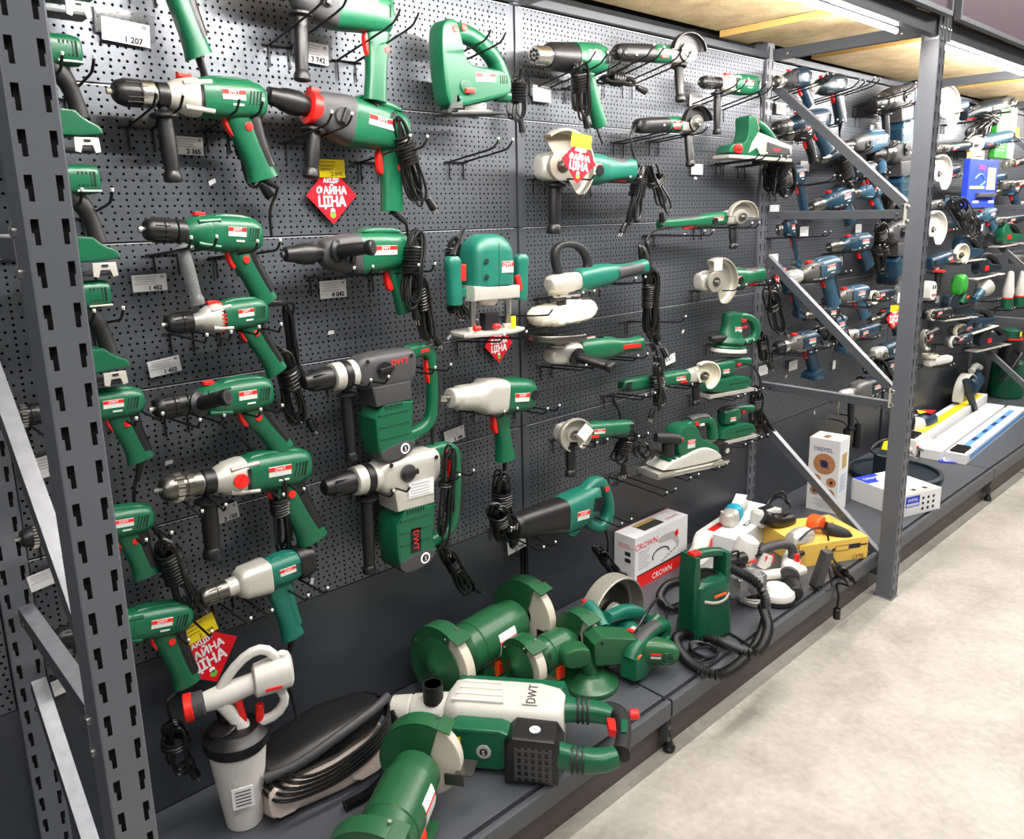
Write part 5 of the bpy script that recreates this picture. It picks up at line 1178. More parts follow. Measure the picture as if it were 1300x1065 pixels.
bench_grinder('small green bench grinder with white sticker between the large grinder and round tools', at(659, 846, -.275), at(659, 846, -.275) + Vector((.262, -.008, 0)), .080, .27)
bench_grinder('nearest green bench grinder at the lower edge, only its right wheel fully in view', Vector((-.985, -.60, SH + .120)), Vector((-.985, -.60, SH + .120)) + Vector((math.cos(.62), math.sin(.62), 0)) * .36, .108, .40)

# big demolition hammer lying down ------------------------------------------------
A = on(497, 900, SH + .075); C_ = on(722, 912, SH + .085)
d_ = (C_ - A); C_ = A + Vector((d_.x, d_.y, 0)).normalized() * .46
t = T('demolition_hammer', 'large grey and green demolition hammer lying across the shelf front', 'demolition hammer', None, None, 0, .46, floor=(A, C_))
b = B(); b.lathe([(0, .026), (.004, .034), (.05, .040), (.055, .036), (.06, .042), (.13, .050), (.16, .052)], (0, 0, 0), (1, 0, 0), LGREY, 26); t.part('tool_holder', b)
b = B(); b.cyl((.115, -.01, .035), (.115, -.01, .088), .026, RUBBER); b.lathe([(0, .027), (.004, .027)], (.115, -.01, .084), (0, 0, 1), BLACK, 20); t.part('locking_knob', b)
b = B(); b.loft([(.15, .0, 0, .050, .052, 3), (.165, .005, 0, .066, .066, 4), (.19, .005, 0, .072, .070, 4), (.38, .005, 0, .072, .070, 4), (.43, .005, 0, .064, .064, 3.5), (.445, .005, 0, .05, .055, 3)], LGREY, 28)
for i in range(4): b.box((.235, -.04 + i * .026, .068), (.13 - .01 * i, .008, .010), WHITE, .003)
g = t.part('gear_housing', b)
bb = B(); bb.text('DWT', .024, (.365, .0, .0715), INK, rx=-math.pi / 2, rz=math.pi / 2); bb.box((.365, .0, .0702), (.038, .085, .001), LGREY); t.part('brand_mark', bb, g)
b = B(); b.prism([(.165, -.062), (.30, -.062), (.36, -.03), (.36, .02), (.30, .045), (.19, .045), (.165, .02)], -.062, -.118, GREEN, .008); b.prism([(.14, .0), (.46, -.0), (.44, .06), (.17, .06)], .05, .085, GREEN, .006); s_ = t.part('side_cover', b)
b = B(); b.prism([(.182, -.045), (.206, -.045), (.206, .022), (.182, .022)], -.1176, -.119, YELLOW, .0003)
for i in range(5): b.box((.194, -.1195, .012 - i * .012), (.017, .0005, .0025), INK)
t.part('warning_label', b, s_)
b = B(); b.lathe([(0, .018), (.002, .018), (.003, .015)], (.262, -.118, -.012), (0, -1, 0), SILVER, 22); b.lathe([(0, .010), (.0012, .010)], (.262, -.1205, -.012), (0, -1, 0), INK, 18); b.text('S', .013, (.262, -.1222, -.012), WHITEP); t.part('round_emblem', b, s_)
vents(t, [.20 + .012 * i for i in range(8)], .028, .04, -.119, s_, m=DKGREEN, w=.006)
b = B(); b.prism([(.315, -.068), (.445, -.068), (.452, .02), (.435, .048), (.335, .052), (.315, .03)], -.06, -.150, BLACK, .012); mc = t.part('motor_cap', b)
b = B()
for i in range(6): b.prism([(.340 + i * .016, -.055), (.348 + i * .016, -.055), (.348 + i * .016, .03), (.340 + i * .016, .03)], -.149, -.1525, GREYRUB, .001)
for i in range(5): b.box((.385, -.1515, -.045 + i * .017), (.09, .003, .004), GREYRUB)
t.part('vent_grille', b, mc); b = B(); b.lathe([(0, .013), (.0015, .013)], (.385, -.11, .051), (0, 0, 1), WHITEP, 20); b.text('S', .012, (.385, -.11, .0535), INK, rx=-math.pi / 2); t.part('round_emblem', b, mc)
b = B(); b.sweep([(.42, .03, .01), (.47, .035, .012), (.53, .033, .012), (.565, .02, .012)], [(.030, .032), (.026, .028), (.024, .026), (.022, .022)], GREEN, 16, 2.8, up=(0, 0, 1), smooth=1)
b.sweep([(.43, -.125, .0), (.48, -.135, .0), (.54, -.14, .004), (.575, -.125, .008)], [(.034, .022), (.028, .022), (.025, .026), (.022, .022)], GREEN, 16, 2.8, up=(0, 0, 1), smooth=1); h = t.part('rear_handle', b)
b = B(); b.sweep([(.545, .04, .012), (.578, .028, .012), (.590, -.01, .012), (.592, -.07, .010), (.585, -.115, .008)], [(.022, .022), (.024, .023), (.021, .019), (.020, .018), (.022, .022)], RUBBER, 16, 2.6, up=(0, 0, 1), smooth=2); t.part('soft_grip', b, h)
b = B(); b.prism([(-.012, .0), (.012, .0), (.010, .05), (-.010, .05)], 0, .002, GREEN, .0004)
q = B(); q.box((.592, -.045, .0325), (.014, .05, .002), GREEN, .0006); t.part('grip_inlay', q, h)
b = B()
for x in (.478, .490, .502): b.lathe([(-.003, .033), (0, .034), (.003, .033)], (x, .035, .012), (1, 0, 0), RUBBER, 20)
t.part('damping_bellows', b, h); b = B()
for x in (.475, .487, .499): b.lathe([(-.003, .030), (0, .031), (.003, .030)], (x, -.136, .0), (1, 0, 0), RUBBER, 20)
t.part('damping_bellows', b, h)
b = B(); b.prism([(.548, .0), (.572, .0), (.574, -.05), (.556, -.045)], .0, .022, RED, .004, ax='z'); t.part('trigger', b, h)
b = B(); b.lathe([(0, .013), (.02, .013), (.024, .008)], (.605, .03, .012), (1, .2, 0), RED, 18); t.part('lock_button', b, h)

# grey blower unit with hose and cords ------------------------------------------
c = on(418, 985, SH)
t = thing('sprayer_turbine', 'grey and black turbine unit wrapped in its own cord, behind the nearest bench grinder', 'sprayer turbine', (c.x, c.y, SH), (0, 0, math.radians(-6)))
b = B(); b.loft([(-.17, 0, .035, .05, .03, 3), (-.16, 0, .04, .075, .038, 3.5), (0, 0, .045, .085, .043, 4), (.12, 0, .045, .075, .042, 3.5), (.145, 0, .045, .05, .03, 3)], PINKGREY, 26)
b.prism([(.02, .02), (.11, .03), (.13, .10), (.10, .115), (.03, .08)], -.092, -.076, PINKGREY, .005, rnd=1); b.prism([(-.17, .02), (-.10, .02), (-.09, .07), (-.15, .10), (-.175, .08)], -.085, -.07, PINKGREY, .005, rnd=1); t_ = b.build('lower_housing', t)
b = B(); b.loft([(-.17, 0, .10, .035, .02, 3), (-.15, .0, .105, .066, .028, 3), (0, 0, .125, .075, .04, 3.4), (.10, 0, .135, .060, .032, 3), (.14, 0, .135, .03, .016, 3)], BLACK, 24); u_ = b.build('upper_housing', t)
b = B(); b.sweep([(-.17, -.06, .115), (-.10, -.078, .125), (0, -.082, .158), (.10, -.065, .172), (.15, -.03, .165)], [(.010, .012)] * 5, GREYRUB, 12, smooth=2); b.build('rim_band', u_)
b = B(); b.sweep([(-.19, .03, .11), (-.20, .0, .15), (-.21, -.0, .20), (-.215, .02, .27)], [(.022, .022)] * 4, BLACK, 14, smooth=1); b.build('hose_stub', u_)
b = B(); rr = random.Random(5)
for i in range(5):
    z = .075 + i * .011; b.tube([(-.16 + .01 * i, -.092, z), (-.05, -.108, z - .012), (.06, -.105, z + .01), (.13, -.07, z + .03), (.15, 0, z + .03), (.10, .07, z + .02), (-.05, .08, z), (-.16, .04, z)], .0042, CORD, 7, 6, closed=True)
b.build('power_cord', t)
b = B(); corr(b, [(-.02, -.13, .012), (.05, -.125, .014), (.12, -.10, .03), (.165, -.05, .06), (.17, .0, .10)], .013, BLACK); b.build('air_hose', t)

# white spray gun with black lidded cup -----------------------------------------
c = on(303, 1046, SH); c = Vector((at(300, 1000, -.16).x, -.16, SH))
t = thing('spray_gun', 'white and red paint spray gun on a white cup with a black lid', 'spray gun', (c.x + .012, c.y, SH), (0, 0, math.radians(-20)))
zt = at(283, 935, -.16).z - SH
b = B(); b.lathe([(0, .035), (.002, .040), (zt - .03, .062), (zt - .02, .063)], (0, 0, 0), (0, 0, 1), WHITE, 34); cup = b.build('cup', t)
b = B(); b.box((.0, -.0605, zt * .45), (.045, .002, .05), PAPER, .0004)
for i in range(5): b.box((0, -.0622, zt * .45 + .016 - .008 * i), (.032, .0006, .002), INK)
b.build('cup_label', cup)
b = B(); b.lathe([(zt - .03, .066), (zt - .026, .069), (zt - .004, .069), (zt, .064), (zt + .004, .056), (zt + .012, .05)], (0, 0, 0), (0, 0, 1), BLACK, 34)
b.lathe([(0, .030), (.02, .033), (.024, .028)], (-.02, -.0, zt + .0), (-.25, -.1, 1), BLACK, 26); b.build('lid', t)
z0 = zt + .055
def yawp(x, y, z): return (x, y, z)
b = B(); b.sweep([(-.055, 0, z0 + .03), (-.02, 0, z0 + .035), (.06, 0, z0 + .052)], [(.020, .022), (.023, .026), (.022, .022)], WHITE, 18, smooth=1)
b.sweep([(-.03, 0, z0 + .04), (-.0, 0, z0 + .085), (.04, 0, z0 + .12), (.075, 0, z0 + .125), (.10, 0, z0 + .095)], [(.010, .010)] * 5, WHITE, 12, 3, smooth=1)
b.sweep([(-.02, 0, z0 + .02), (.0, 0, z0 - .02), (.02, 0, z0 - .06)], [(.020, .016), (.018, .014), (.020, .018)], WHITE, 14, 3)
b.sweep([(.10, .0, z0 + .02), (.11, 0, z0 - .01), (.09, 0, z0 - .04), (.05, 0, z0 - .05)], [(.010, .010)] * 4, WHITE, 12, 3, smooth=1); gb = b.build('gun_body', t)
b = B(); b.loft([(.045, 0, z0 + .052, .026, .026, 2.5), (.05, 0, z0 + .053, .033, .034, 2.6), (.10, 0, z0 + .060, .036, .037, 2.8), (.125, 0, z0 + .063, .034, .036, 2.8), (.13, 0, z0 + .063, .024, .026, 2.5)], WHITE, 24); b.cyl((.11, 0, z0 + .09), (.112, 0, z0 + .106), .011, WHITE); b.build('rear_chamber', gb)
b = B(); b.box((.085, -.0365, z0 + .045), (.035, .002, .006), RED); b.build('brand_strip', gb)
b = B(); b.lathe([(0, .022), (.003, .030), (.018, .030), (.020, .027)], (-.098, 0, z0 + .026), (1, 0, .06), RED, 24); nz = b.build('air_cap', gb)
b = B(); b.lathe([(0, .027), (.004, .028), (.022, .028), (.026, .022)], (-.080, 0, z0 + .027), (1, 0, .06), GREYRUB, 24); b.build('cap_nut', gb)
b = B(); b.prism([(-.005, z0 + .035), (.022, z0 + .045), (.02, z0 + .01), (.028, z0 - .04), (.0, z0 - .045), (.005, z0 - .03), (.010, z0 - .0)], -.012, .012, RED, .003, rnd=1); b.build('trigger', gb)
b = B(); b.cyl((.055, 0, z0 - .005), (.052, 0, z0 - .045), .009, RED); b.build('flow_knob', gb)

# round bench tool / sharpener -------------------------------------------------
c = on(750, 868, SH)
t = thing('chain_sharpener', 'green round based bench tool with a long oval end cap, at the shelf edge', 'sharpener', (c.x, c.y, SH), (0, 0, math.radians(-22)))
b = B(); b.lathe([(0, .075), (.004, .08), (.012, .078), (.02, .06), (.035, .045), (.04, .03)], (0, 0, 0), (0, 0, 1), ENAMEL, 34); b.build('base', t)
b = B(); b.sweep([(.0, 0, .03), (-.01, 0, .07), (-.03, 0, .10)], [(.025, .025), (.02, .022), (.02, .02)], ENAMEL, 14, smooth=1); b.prism([(-.095, .085), (-.03, .075), (-.01, .10), (-.02, .135), (-.085, .14), (-.10, .12)], -.035, .025, ENAMEL, .010, rnd=1); b.build('knob_block', t)
b = B(); b.prism([(.0, .07), (.115, .05), (.135, .075), (.13, .125), (.02, .155), (-.005, .14)], -.03, .05, ENAMEL, .008); g = b.build('gear_box', t)
b = B(); [b.lathe([(0, .005), (.001, .005)], (x, -.031, z), (0, -1, 0), DARK, 10) for x, z in ((.02, .138), (.122, .115))]; b.build('screw', g)
b = B(); b.lathe([(0, .034), (.004, .038), (.03, .038), (.034, .034)], (.115, .0, .088), (1, -.35, -.12), ENAMEL, 26); b.build('collar', g)
e = Vector((.145, -.01, .083))
b = B(); b.loft([(0, 0, 0, .026, .026, 2.4), (.01, 0, 0, .032, .034, 2.8), (.06, .0, -.004, .036, .036, 2.8), (.10, 0, -.008, .034, .032, 2.6), (.118, 0, -.01, .022, .022, 2.3)], ENAMEL, 24)
tb = B(); tb.join(b, Matrix.Translation(e) @ Euler((0, .12, -.30)).to_matrix().to_4x4()); mt = tb.build('motor_housing', t)
b = B(); 
for r_ in (.017, .011, .005): b.tube([(.078 + r_ * math.cos(a * .4488), -.0375, -.006 + r_ * math.sin(a * .4488)) for a in range(14)], .0014, DKGREEN, 6, 1, closed=True)
b.box((.045, -.0372, .004), (.030, .001, .007), RED); b.box((.045, -.0372, -.006), (.030, .001, .006), LGREY)
tb = B(); tb.join(b, Matrix.Translation(e) @ Euler((0, .12, -.30)).to_matrix().to_4x4()); tb.build('vent_rings', mt)
b = B(); b.cyl((.19, .03, .10), (.255, .06, .125), .014, ENAMEL); b.build('side_lever', mt)
# jigsaw-like handle lying behind it
A = on(800, 838, SH + .075); 
t = T('body_grip_saw', 'green saw with grey soft grip and red buttons lying between sharpener and circular saw', 'saw', None, None, 0, .2, floor=(A, A + Vector((.20, .03, .02))))
b = B(); b.sweep([(0, 0, 0), (.03, 0, .022), (.09, 0, .03), (.16, 0, .018), (.20, 0, 0), (.19, 0, -.03)], [(.022, .02), (.024, .024), (.022, .018), (.022, .018), (.022, .02), (.02, .018)], GREEN, 16, 2.5, smooth=2); b.prism([(-.02, -.07), (.17, -.07), (.2, -.03), (.17, -.02), (.06, -.02), (.02, .02), (-.01, .01)], -.028, .028, GREEN, .008, rnd=1); m = t.part('body', b)
b = B(); b.sweep([(.04, 0, .034), (.09, 0, .040), (.15, 0, .030)], [(.02, .012)] * 3, GREYRUB, 12, smooth=1); t.part('soft_grip', b, m)
b = B(); b.lathe([(0, .009), (.006, .008)], (.055, -.024, .008), (0, -1, .2), RED, 14); b.box((.045, -.01, -.008), (.03, .02, .010), RED, .003); b.box((.01, -.024, .012), (.016, .006, .01), ORANGE, .002); t.part('switch', b, m)
# circular saw
A = on(752, 800, SH + .075) + Vector((0, .02, 0)); t = T('circular_saw', 'teal circular saw with big grey blade guard leaning by the white boxed tool', 'circular saw', None, None, 0, .22, floor=(A, A + Vector((.22, .0, 0))))
b = B(); guard(b, (.115, 0, .0), .128, -22, 168, .03, -.03, GUARD, rin=.38); g = t.part('blade_guard', b)
b = B(); b.lathe([(0, .04), (.02, .038), (.03, .03)], (.115, -.0, 0), (0, -1, 0), SILVER, 24); b.lathe([(0, .10), (.002, .10)], (.115, .012, .0), (0, -1, 0), DSTEEL, 40); t.part('saw_blade', b)
b = B(); b.box((.10, -.03, -.055), (.30, .15, .004), BLACK, .001, Euler((.15, 0, 0))); t.part('base_plate', b)
b = B(); b.cyl((.10, -.04, -.01), (.06, -.16, -.02), .038, TEAL, seg=24); mo = t.part('motor_housing', b); b = B(); b.box((.06, -.13, .018), (.03, .03, .003), LGREY, .001, Euler((0, -.3, 0))); b.box((.05, -.13, .022), (.014, .028, .003), RED, .001); t.part('nameplate', b, mo)
b = B(); b.sweep([(-.02, -.09, .075), (.02, -.085, .065), (.07, -.075, .055), (.13, -.08, .035), (.17, -.09, .0)], [(.020, .020), (.020, .018), (.022, .022), (.024, .022), (.02, .018)], TEAL, 16, 2.6, smooth=2); h = t.part('rear_handle', b)
b = B(); b.sweep([(-.045, -.10, .055), (-.03, -.06, .078), (-.02, -.02, .088)], [(.022, .022)] * 3, TEAL, 16, smooth=1); b.lathe([(0, .008), (.008, .007)], (-.03, -.015, .10), (0, 0, 1), RED, 12); t.part('front_handle', b, h)
b = B(); pts = [(.0, -.15, -.01), (.05, -.16, .055), (.13, -.14, .075), (.22, -.10, .05), (.25, -.11, .0), (.2, -.14, -.04)]; b.tube(pts, .0042, CORD, 8, 8); t.part('power_cord', b)

# green upright turbine with hose -----------------------------------------------
c = on(893, 800, SH)
t = thing('sprayer_turbine', 'green upright turbine unit with carry handle and ribbed black hose', 'sprayer turbine', (c.x, c.y, SH), (0, 0, math.radians(-12)))
b = B(); b.loft([(0, 0, 0, .060, .070, 3), (.01, 0, 0, .070, .078, 3.4), (.06, 0, .0, .066, .074, 3.4), (.12, 0, 0, .062, .072, 3), (.175, 0, 0, .060, .070, 2.6), (.19, 0, 0, .048, .056, 2.4)], DKGREEN, 30)
for v in b.v: v.x, v.z = -v.z, v.x
b.prism([(-.075, .0), (-.045, .0), (-.055, .12), (-.05, .20), (-.055, .275), (-.075, .278), (-.082, .2)], -.035, .035, DKGREEN, .008); b.prism([(.05, 0), (.092, 0), (.095, .035), (.07, .06), (.085, .17), (.085, .255), (.06, .26), (.058, .15), (.05, .06)], -.030, .030, DKGREEN, .008); bd = b.build('body', t)
b = B(); b.sweep([(-.072, 0, .262), (-.03, 0, .27), (.03, 0, .262), (.075, 0, .245)], [(.018, .014)] * 4, DKGREEN, 16, 2.6, smooth=1); b.build('carry_handle', bd)
b = B(); b.lathe([(0, .040), (.004, .040), (.005, .034), (.002, .033), (.004, .026), (.002, .025), (.004, .018), (.002, .014)], (.0, -.012, .188), (0, -.2, 1), BLACK, 30); b.build('filter_cover', bd)
b = B(); b.sweep([(-.052, -.052, .135), (-.02, -.068, .128), (.02, -.068, .128), (.052, -.052, .135)], [(.005, .003)] * 4, SILVER, 10, up=(0, 0, 1), smooth=1); b.build('trim_band', bd); b = B(); b.box((.0, -.0665, .150), (.05, .003, .008), ORANGE, .001); b.build('brand_strip', bd)
b = B(); b.box((-.058, -.01, .282), (.03, .03, .010), RED, .004); b.build('rocker_switch', bd)
P0 = t.location; inv = (Matrix.Translation(P0) @ Euler((0, 0, math.radians(-12))).to_matrix().to_4x4()).inverted()
b = B(); hp = [on(926, 720, SH + .16), on(965, 745, SH + .14), on(972, 785, SH + .03), on(955, 825, SH + .02), on(915, 856, SH + .02), on(878, 842, SH + .02), on(858, 815, SH + .02), on(872, 804, SH + .02), on(915, 815, SH + .02), on(957, 828, SH + .045), on(975, 800, SH + .05), on(968, 770, SH + .05)]
corr(b, [inv @ p for p in hp], .0165, BLACK, pitch=.0115, seg=14); b.build('air_hose', t)
b = B(); cp = [on(925, 803, SH + .006), on(940, 812, SH + .006), on(958, 824, SH + .006)]; b.tube([inv @ p for p in cp], .004, CORD, 8, 5)
rr = random.Random(9); cc = on(893, 828, SH + .012)
for i in range(4): 
    b.tube([inv @ (cc + Vector((.052 * math.cos(a * .785) * (1 - .1 * i) + rr.uniform(-.008, .008), .036 * math.sin(a * .785) * (1 + .1 * i), .004 * i))) for a in range(8)], .004, CORD, 7, 4, closed=True)
b.build('power_cord', t)
b = B(); hp = [on(872, 735, SH + .015), on(848, 742, SH + .02), on(838, 758, SH + .02), on(850, 772, SH + .02), on(866, 768, SH + .02)]
corr(b, [inv @ p for p in hp], .015, BLACK, pitch=.0115, seg=12); b.build('hose_end', t)

# cartons ------------------------------------------------------------------------
def crown(b, d):
    X, Y, H = d
    lamp_text(b, 'CROWN', .024, 'f', .062, .158, RED)
    for i in range(8): rect(b, 'f', .02, .133 - i * .009, .085 - (i % 3) * .008, .1355 - i * .009, GINK)
    rect(b, 'f', .012, .0, X - .004, .046, RED); b.prism([(.012, .046), (X - .004, .046), (X - .004, .056), (.012, .050)], -.0007, -.0001, INK, .0001)
    lamp_text(b, 'CROWN', .022, 'f', X * .5, .02, WHITEP)
    # picture of the tool and its kit
    b.prism([(.13, .155), (.19, .162), (.235, .155), (.25, .135), (.265, .100), (.25, .095), (.225, .128), (.18, .132), (.14, .135)], -.0010, -.0004, mat('print_grey', (176, 172, 168), .6), .0001, rnd=1)
    b.prism([(.228, .150), (.252, .158), (.256, .135), (.24, .130)], -.0014, -.0008, RED, .0001)
    b.tube([(.13 + .05 * math.cos(a * .5) + .02, -.001, .09 + .026 * math.sin(a * .5)) for a in range(8)], .0022, INK, 6, 3)
    for i in range(6): b.box((.16 + .018 * i, -.001, .062 + .006 * i), (.012, .0006, .003), INK, 0, Euler((0, -.4, 0)))
    rect(b, 'l', .02, .120, .045, .135, INK); rect(b, 'l', .02, .095, .045, .110, INK); lamp_text(b, 'CROWN', .010, 'l', .05, .160, RED, wmax=.06); rect(b, 'l', .006, .150, .075, .1515, RED)
    rect(b, 't', X * .25, .02, X * .62, .075, mat('print_charcoal', (52, 50, 50), .6), H); rect(b, 't', X * .25, .06, X * .62, .078, mat('print_tan', (180, 150, 80), .6), H, e=.0009)
    lamp_text(b, 'CROWN', .014, 't', X * .80, .03, RED, H); rect(b, 't', .0, .088, X, .0895, RED, H)
pbox('tool_carton', 'white and red carton printed CROWN standing against the wall', Vector((.442, -.098, SH)), 0, (.315, .094, .194), PAPER, crown)
F_, yw, dx, dy = corner_box((1026, 642), (1061, 653), (1073, 643), None)
def dremel(b, d):
    X, Y, H = d
    lamp_text(b, 'DREMEL', .019, 'l', Y * .52, H * .86, NAVY, wmax=Y * .62)
    disc(b, 'l', Y * .48, H * .66, Y * .36, BROWNP); b.lathe([(0, Y * .16), (.0012, Y * .12)], (0, Y * .48, H * .66), (-1, 0, 0), NAVY, 10)
    b.prism([(Y * .30, H * .60), (Y * .5, H * .64), (Y * .64, H * .72), (Y * .5, H * .70)], -.0016, -.0008, INK, .0001, ax='x')
    for x, z in ((.72, .44), (.22, .42), (.74, .28), (.25, .26)): disc(b, 'l', Y * x, H * z, Y * .16, BROWNP); b.lathe([(0, Y * .07), (.0012, Y * .05)], (0, Y * x, H * z), (-1, 0, 0), [INK, LBLUEP, INK, RED][int(z * 100) % 4], 8)
    for i in range(6): rect(b, 'l', Y * .15, H * (.16 - i * .02), Y * (.8 - .1 * (i % 3)), H * (.165 - i * .02), GINK)
    rect(b, 'f', X * .3, H * .60, X * .75, H * .80, mat('print_tan', (180, 150, 80), .6)); 
    for i in range(8): rect(b, 'f', X * .2, H * (.5 - i * .03), X * (.8 - .1 * (i % 3)), H * (.51 - i * .03), GINK if i % 3 else LBLUEP)
    rect(b, 't', X * .2, Y * .45, X * .6, Y * .65, mat('print_tan', (180, 150, 80), .6), H)
    for i in range(5): rect(b, 't', X * (.2 + .09 * i), Y * .45, X * (.24 + .09 * i), Y * .65, INK, H, e=.0009)
    for i in range(3): rect(b, 't', X * .25, Y * (.72 + i * .06), X * .7, Y * (.74 + i * .06), GINK, H)
hD = (at(1065, 562, F_.y).z - SH)
pbox('tool_carton', 'tall white carton printed DREMEL standing by the right frame', Vector((F_.x, F_.y, SH)), yw, (max(dx, .11), max(dy, .12), hD), PAPER, dremel)
F_, yw, dx, dy = corner_box((1075, 634), (1142, 658), (1193, 646), None)
def bwbox(b, d):
    X, Y, H = d
    rect(b, 't', X * .0 + .003, Y * .66, X * .55, Y * .99, BLUEP, H); b.prism([(X * .30, Y * .45), (X * .72, Y * .66), (X * .74, Y * .86), (X * .5, Y * .92), (X * .25, Y * .7)], H + .0004, H + .0016, mat('print_pale_blue', (190, 200, 214), .5), .0001, ax='z', rnd=2)
    lamp_text(b, 'DREMEL', .02, 't', X * .3, Y * .83, WHITEP, H + .001, wmax=X * .4)
    for i in range(3): rect(b, 't', X * (.12 + .28 * i), Y * .08, X * (.22 + .28 * i), Y * .16, INK, H)
    rect(b, 't', X * .1, Y * .02, X * .9, Y * .05, mat('print_tan', (180, 150, 80), .6), H)
    rect(b, 'f', X * .12, H * .40, X * .46, H * .88, BLUEP); lamp_text(b, 'DREMEL', .012, 'f', X * .29, H * .72, WHITEP, wmax=X * .3); rect(b, 'f', X * .14, H * .44, X * .44, H * .56, mat('print_pale_blue', (190, 200, 214), .5), e=.001)
    for i in range(9): disc(b, 'f', X * (.55 + .13 * (i % 3)), H * (.22 + .24 * (i // 3)), .007, INK)
    disc(b, 'l', Y * .10, H * .5, H * .42, BLUEP)
hB = at(1142, 625, F_.y).z - SH
pbox('tool_carton', 'flat white and blue carton lying behind the right post', Vector((F_.x, F_.y, SH)), yw, (dx, dy, min(hB, .1)), PAPER, bwbox)
def lyte(b, d):
    X, Y, H = d
    lamp_text(b, 'LYTE', .016, 'f', X * .86, H * .16, INK); lamp_text(b, 'LYTE', .015, 't', X * .86, Y * .30, mat('print_faded', (130, 100, 50), .7), H); b.box((X * .46, -.001, H * .3), (.004, .0006, .03), INK)
    for f, cx, cz in (('f', X * .80, H * .66),):
        b.box((cx, -.001, cz), (.05, .0006, .018), INK); b.box((cx + .04, -.001, cz + .001), (.03, .0006, .006), INK); b.box((cx - .055, -.001, cz - .002), (.06, .0006, .022), mat('print_faded', (130, 100, 50), .7)); b.box((cx - .056, -.0014, cz - .002), (.055, .0006, .016), CARD)
    b.box((X * .74, Y * .60, H + .001), (.05, .018, .0006), INK, 0, Euler((0, 0, .2))); b.box((X * .82, Y * .64, H + .001), (.03, .006, .0006), INK, 0, Euler((0, 0, .2)))
y0 = math.atan2(-.094, .178); u = Vector((math.cos(y0), math.sin(y0), 0))
pbox('tool_carton', 'yellow cardboard carton printed LYTE near the foot of the right post', Vector((1.272, -.560, SH)) - u * .30, y0, (.30, .235, .086), CARD, lyte)

# pile of white tools --------------------------------------------------------------
def roundbox(b, out, y0, y1, m, bev=.01, M=None): b.prism(out, y0, y1, m, bev, rnd=1)
c = on(895, 700, SH); t = thing('tool_case', 'long white carton with red print under the cyan grinder', 'box', (c.x - .01, c.y - .0, SH), (0, 0, math.radians(6)))
b = B(); b.box((.20, -.06, .045), (.42, .16, .09), PAPER, .002); k_ = b.build('carton', t)
b = B(); b.box((.06, -.02, .0908), (.09, .03, .0006), RED); b.box((.24, -.10, .0908), (.20, .016, .0006), INK); b.box((.24, -.10, .0914), (.18, .008, .0006), PAPER); b.build('print', k_)
def pile_tool(name, label, cat, px, py, z, yaw, builder, pitch=0., roll=0.):
    c = on(px, py, z); t = thing(name, label, cat, c, (math.radians(roll), math.radians(pitch), math.radians(yaw))); builder(t); return t
def small_grinder(t):
    b = B(); b.loft([(-.05, 0, 0, .02, .02, 2.6), (-.04, 0, 0, .032, .030, 3), (-.0, 0, 0, .034, .030, 3), (.012, 0, 0, .03, .028, 3)], SILVER, 22); b.lathe([(0, .024), (.015, .02)], (-.022, 0, -.026), (0, 0, -1), SILVER, 18); [b.cyl((-.03, s * .026, .0), (-.03, s * .026, .03), .006, SILVER, seg=10) for s in (-1, 1)]; b.build('gear_head', t)
    b = B(); b.loft([(.010, 0, .0, .030, .029, 2.6), (.016, 0, 0, .035, .033, 2.8), (.05, 0, 0, .034, .032, 2.6), (.056, 0, 0, .03, .028, 2.6)], CYAN, 22); b.build('motor_collar', t)
    b = B(); b.loft([(.054, 0, 0, .028, .027, 2.6), (.12, 0, 0, .027, .027, 2.6), (.14, 0, 0, .02, .02, 2.4)], LGREY, 20); b.build('body', t)
    b = B(); b.box((.10, -.0, .030), (.07, .045, .001), PAPER, 0, Euler((0, -.15, .1))); b.build('paper_label', t)
pile_tool('angle_grinder', 'small cyan and silver grinder lying on the white carton', 'grinder', 928, 655, SH + .125, 12, small_grinder, pitch=-6)
def bw_grinder(t):
    b = B(); b.loft([(-.06, 0, 0, .024, .024, 3), (-.05, 0, 0, .036, .034, 3.4), (.03, 0, 0, .034, .034, 3.4), (.04, 0, 0, .028, .028, 3)], WHITE, 22); h = b.build('body', t)
    b = B(); b.sweep([(-.055, -.03, .02), (-.02, -.052, .0), (.03, -.062, -.01), (.08, -.06, -.015)], [(.028, .028), (.026, .026), (.026, .026), (.024, .024)], BLACK, 18, smooth=1)
    for i in range(3): b.box((-.01 + .015 * i, -.035, .030), (.005, .03, .004), LGREY)
    b.build('grip', t)
    b = B(); b.box((-.0, .0, .036), (.06, .03, .004), BLACK, .001); b.build('top_slot', h)
pile_tool('angle_grinder', 'black and white grinder at the back of the pile, black cable behind it', 'grinder', 972, 655, SH + .115, -8, bw_grinder)
def clear_gun(t):
    b = B(); b.loft([(-.06, 0, 0, .018, .02), (-.05, 0, 0, .03, .034), (-.01, 0, 0, .040, .042), (.03, 0, 0, .038, .038), (.06, 0, 0, .02, .024), (.07, 0, 0, .01, .01)], SILVER, 24); b.build('body', t)
    b = B(); b.box((-.04, -.03, -.012), (.03, .008, .02), mat('brass', (200, 165, 80), .3, 1.), .002); b.build('plate', t)
    b = B(); b.cyl((-.035, -.04, -.035), (-.10, -.05, -.03), .010, BLACK); b.build('lever', t)
    b = B(); b.tube([(-.06, -.04, .02), (-.02, -.05, .05), (.05, -.05, .045), (.085, -.06, .0), (.06, -.07, -.03)], .004, CORD, 7, 8); b.build('power_cord', t)
pile_tool('polisher', 'shiny metallic round bodied tool under a looped black cable', 'polisher', 1016, 683, SH + .095, -10, clear_gun)
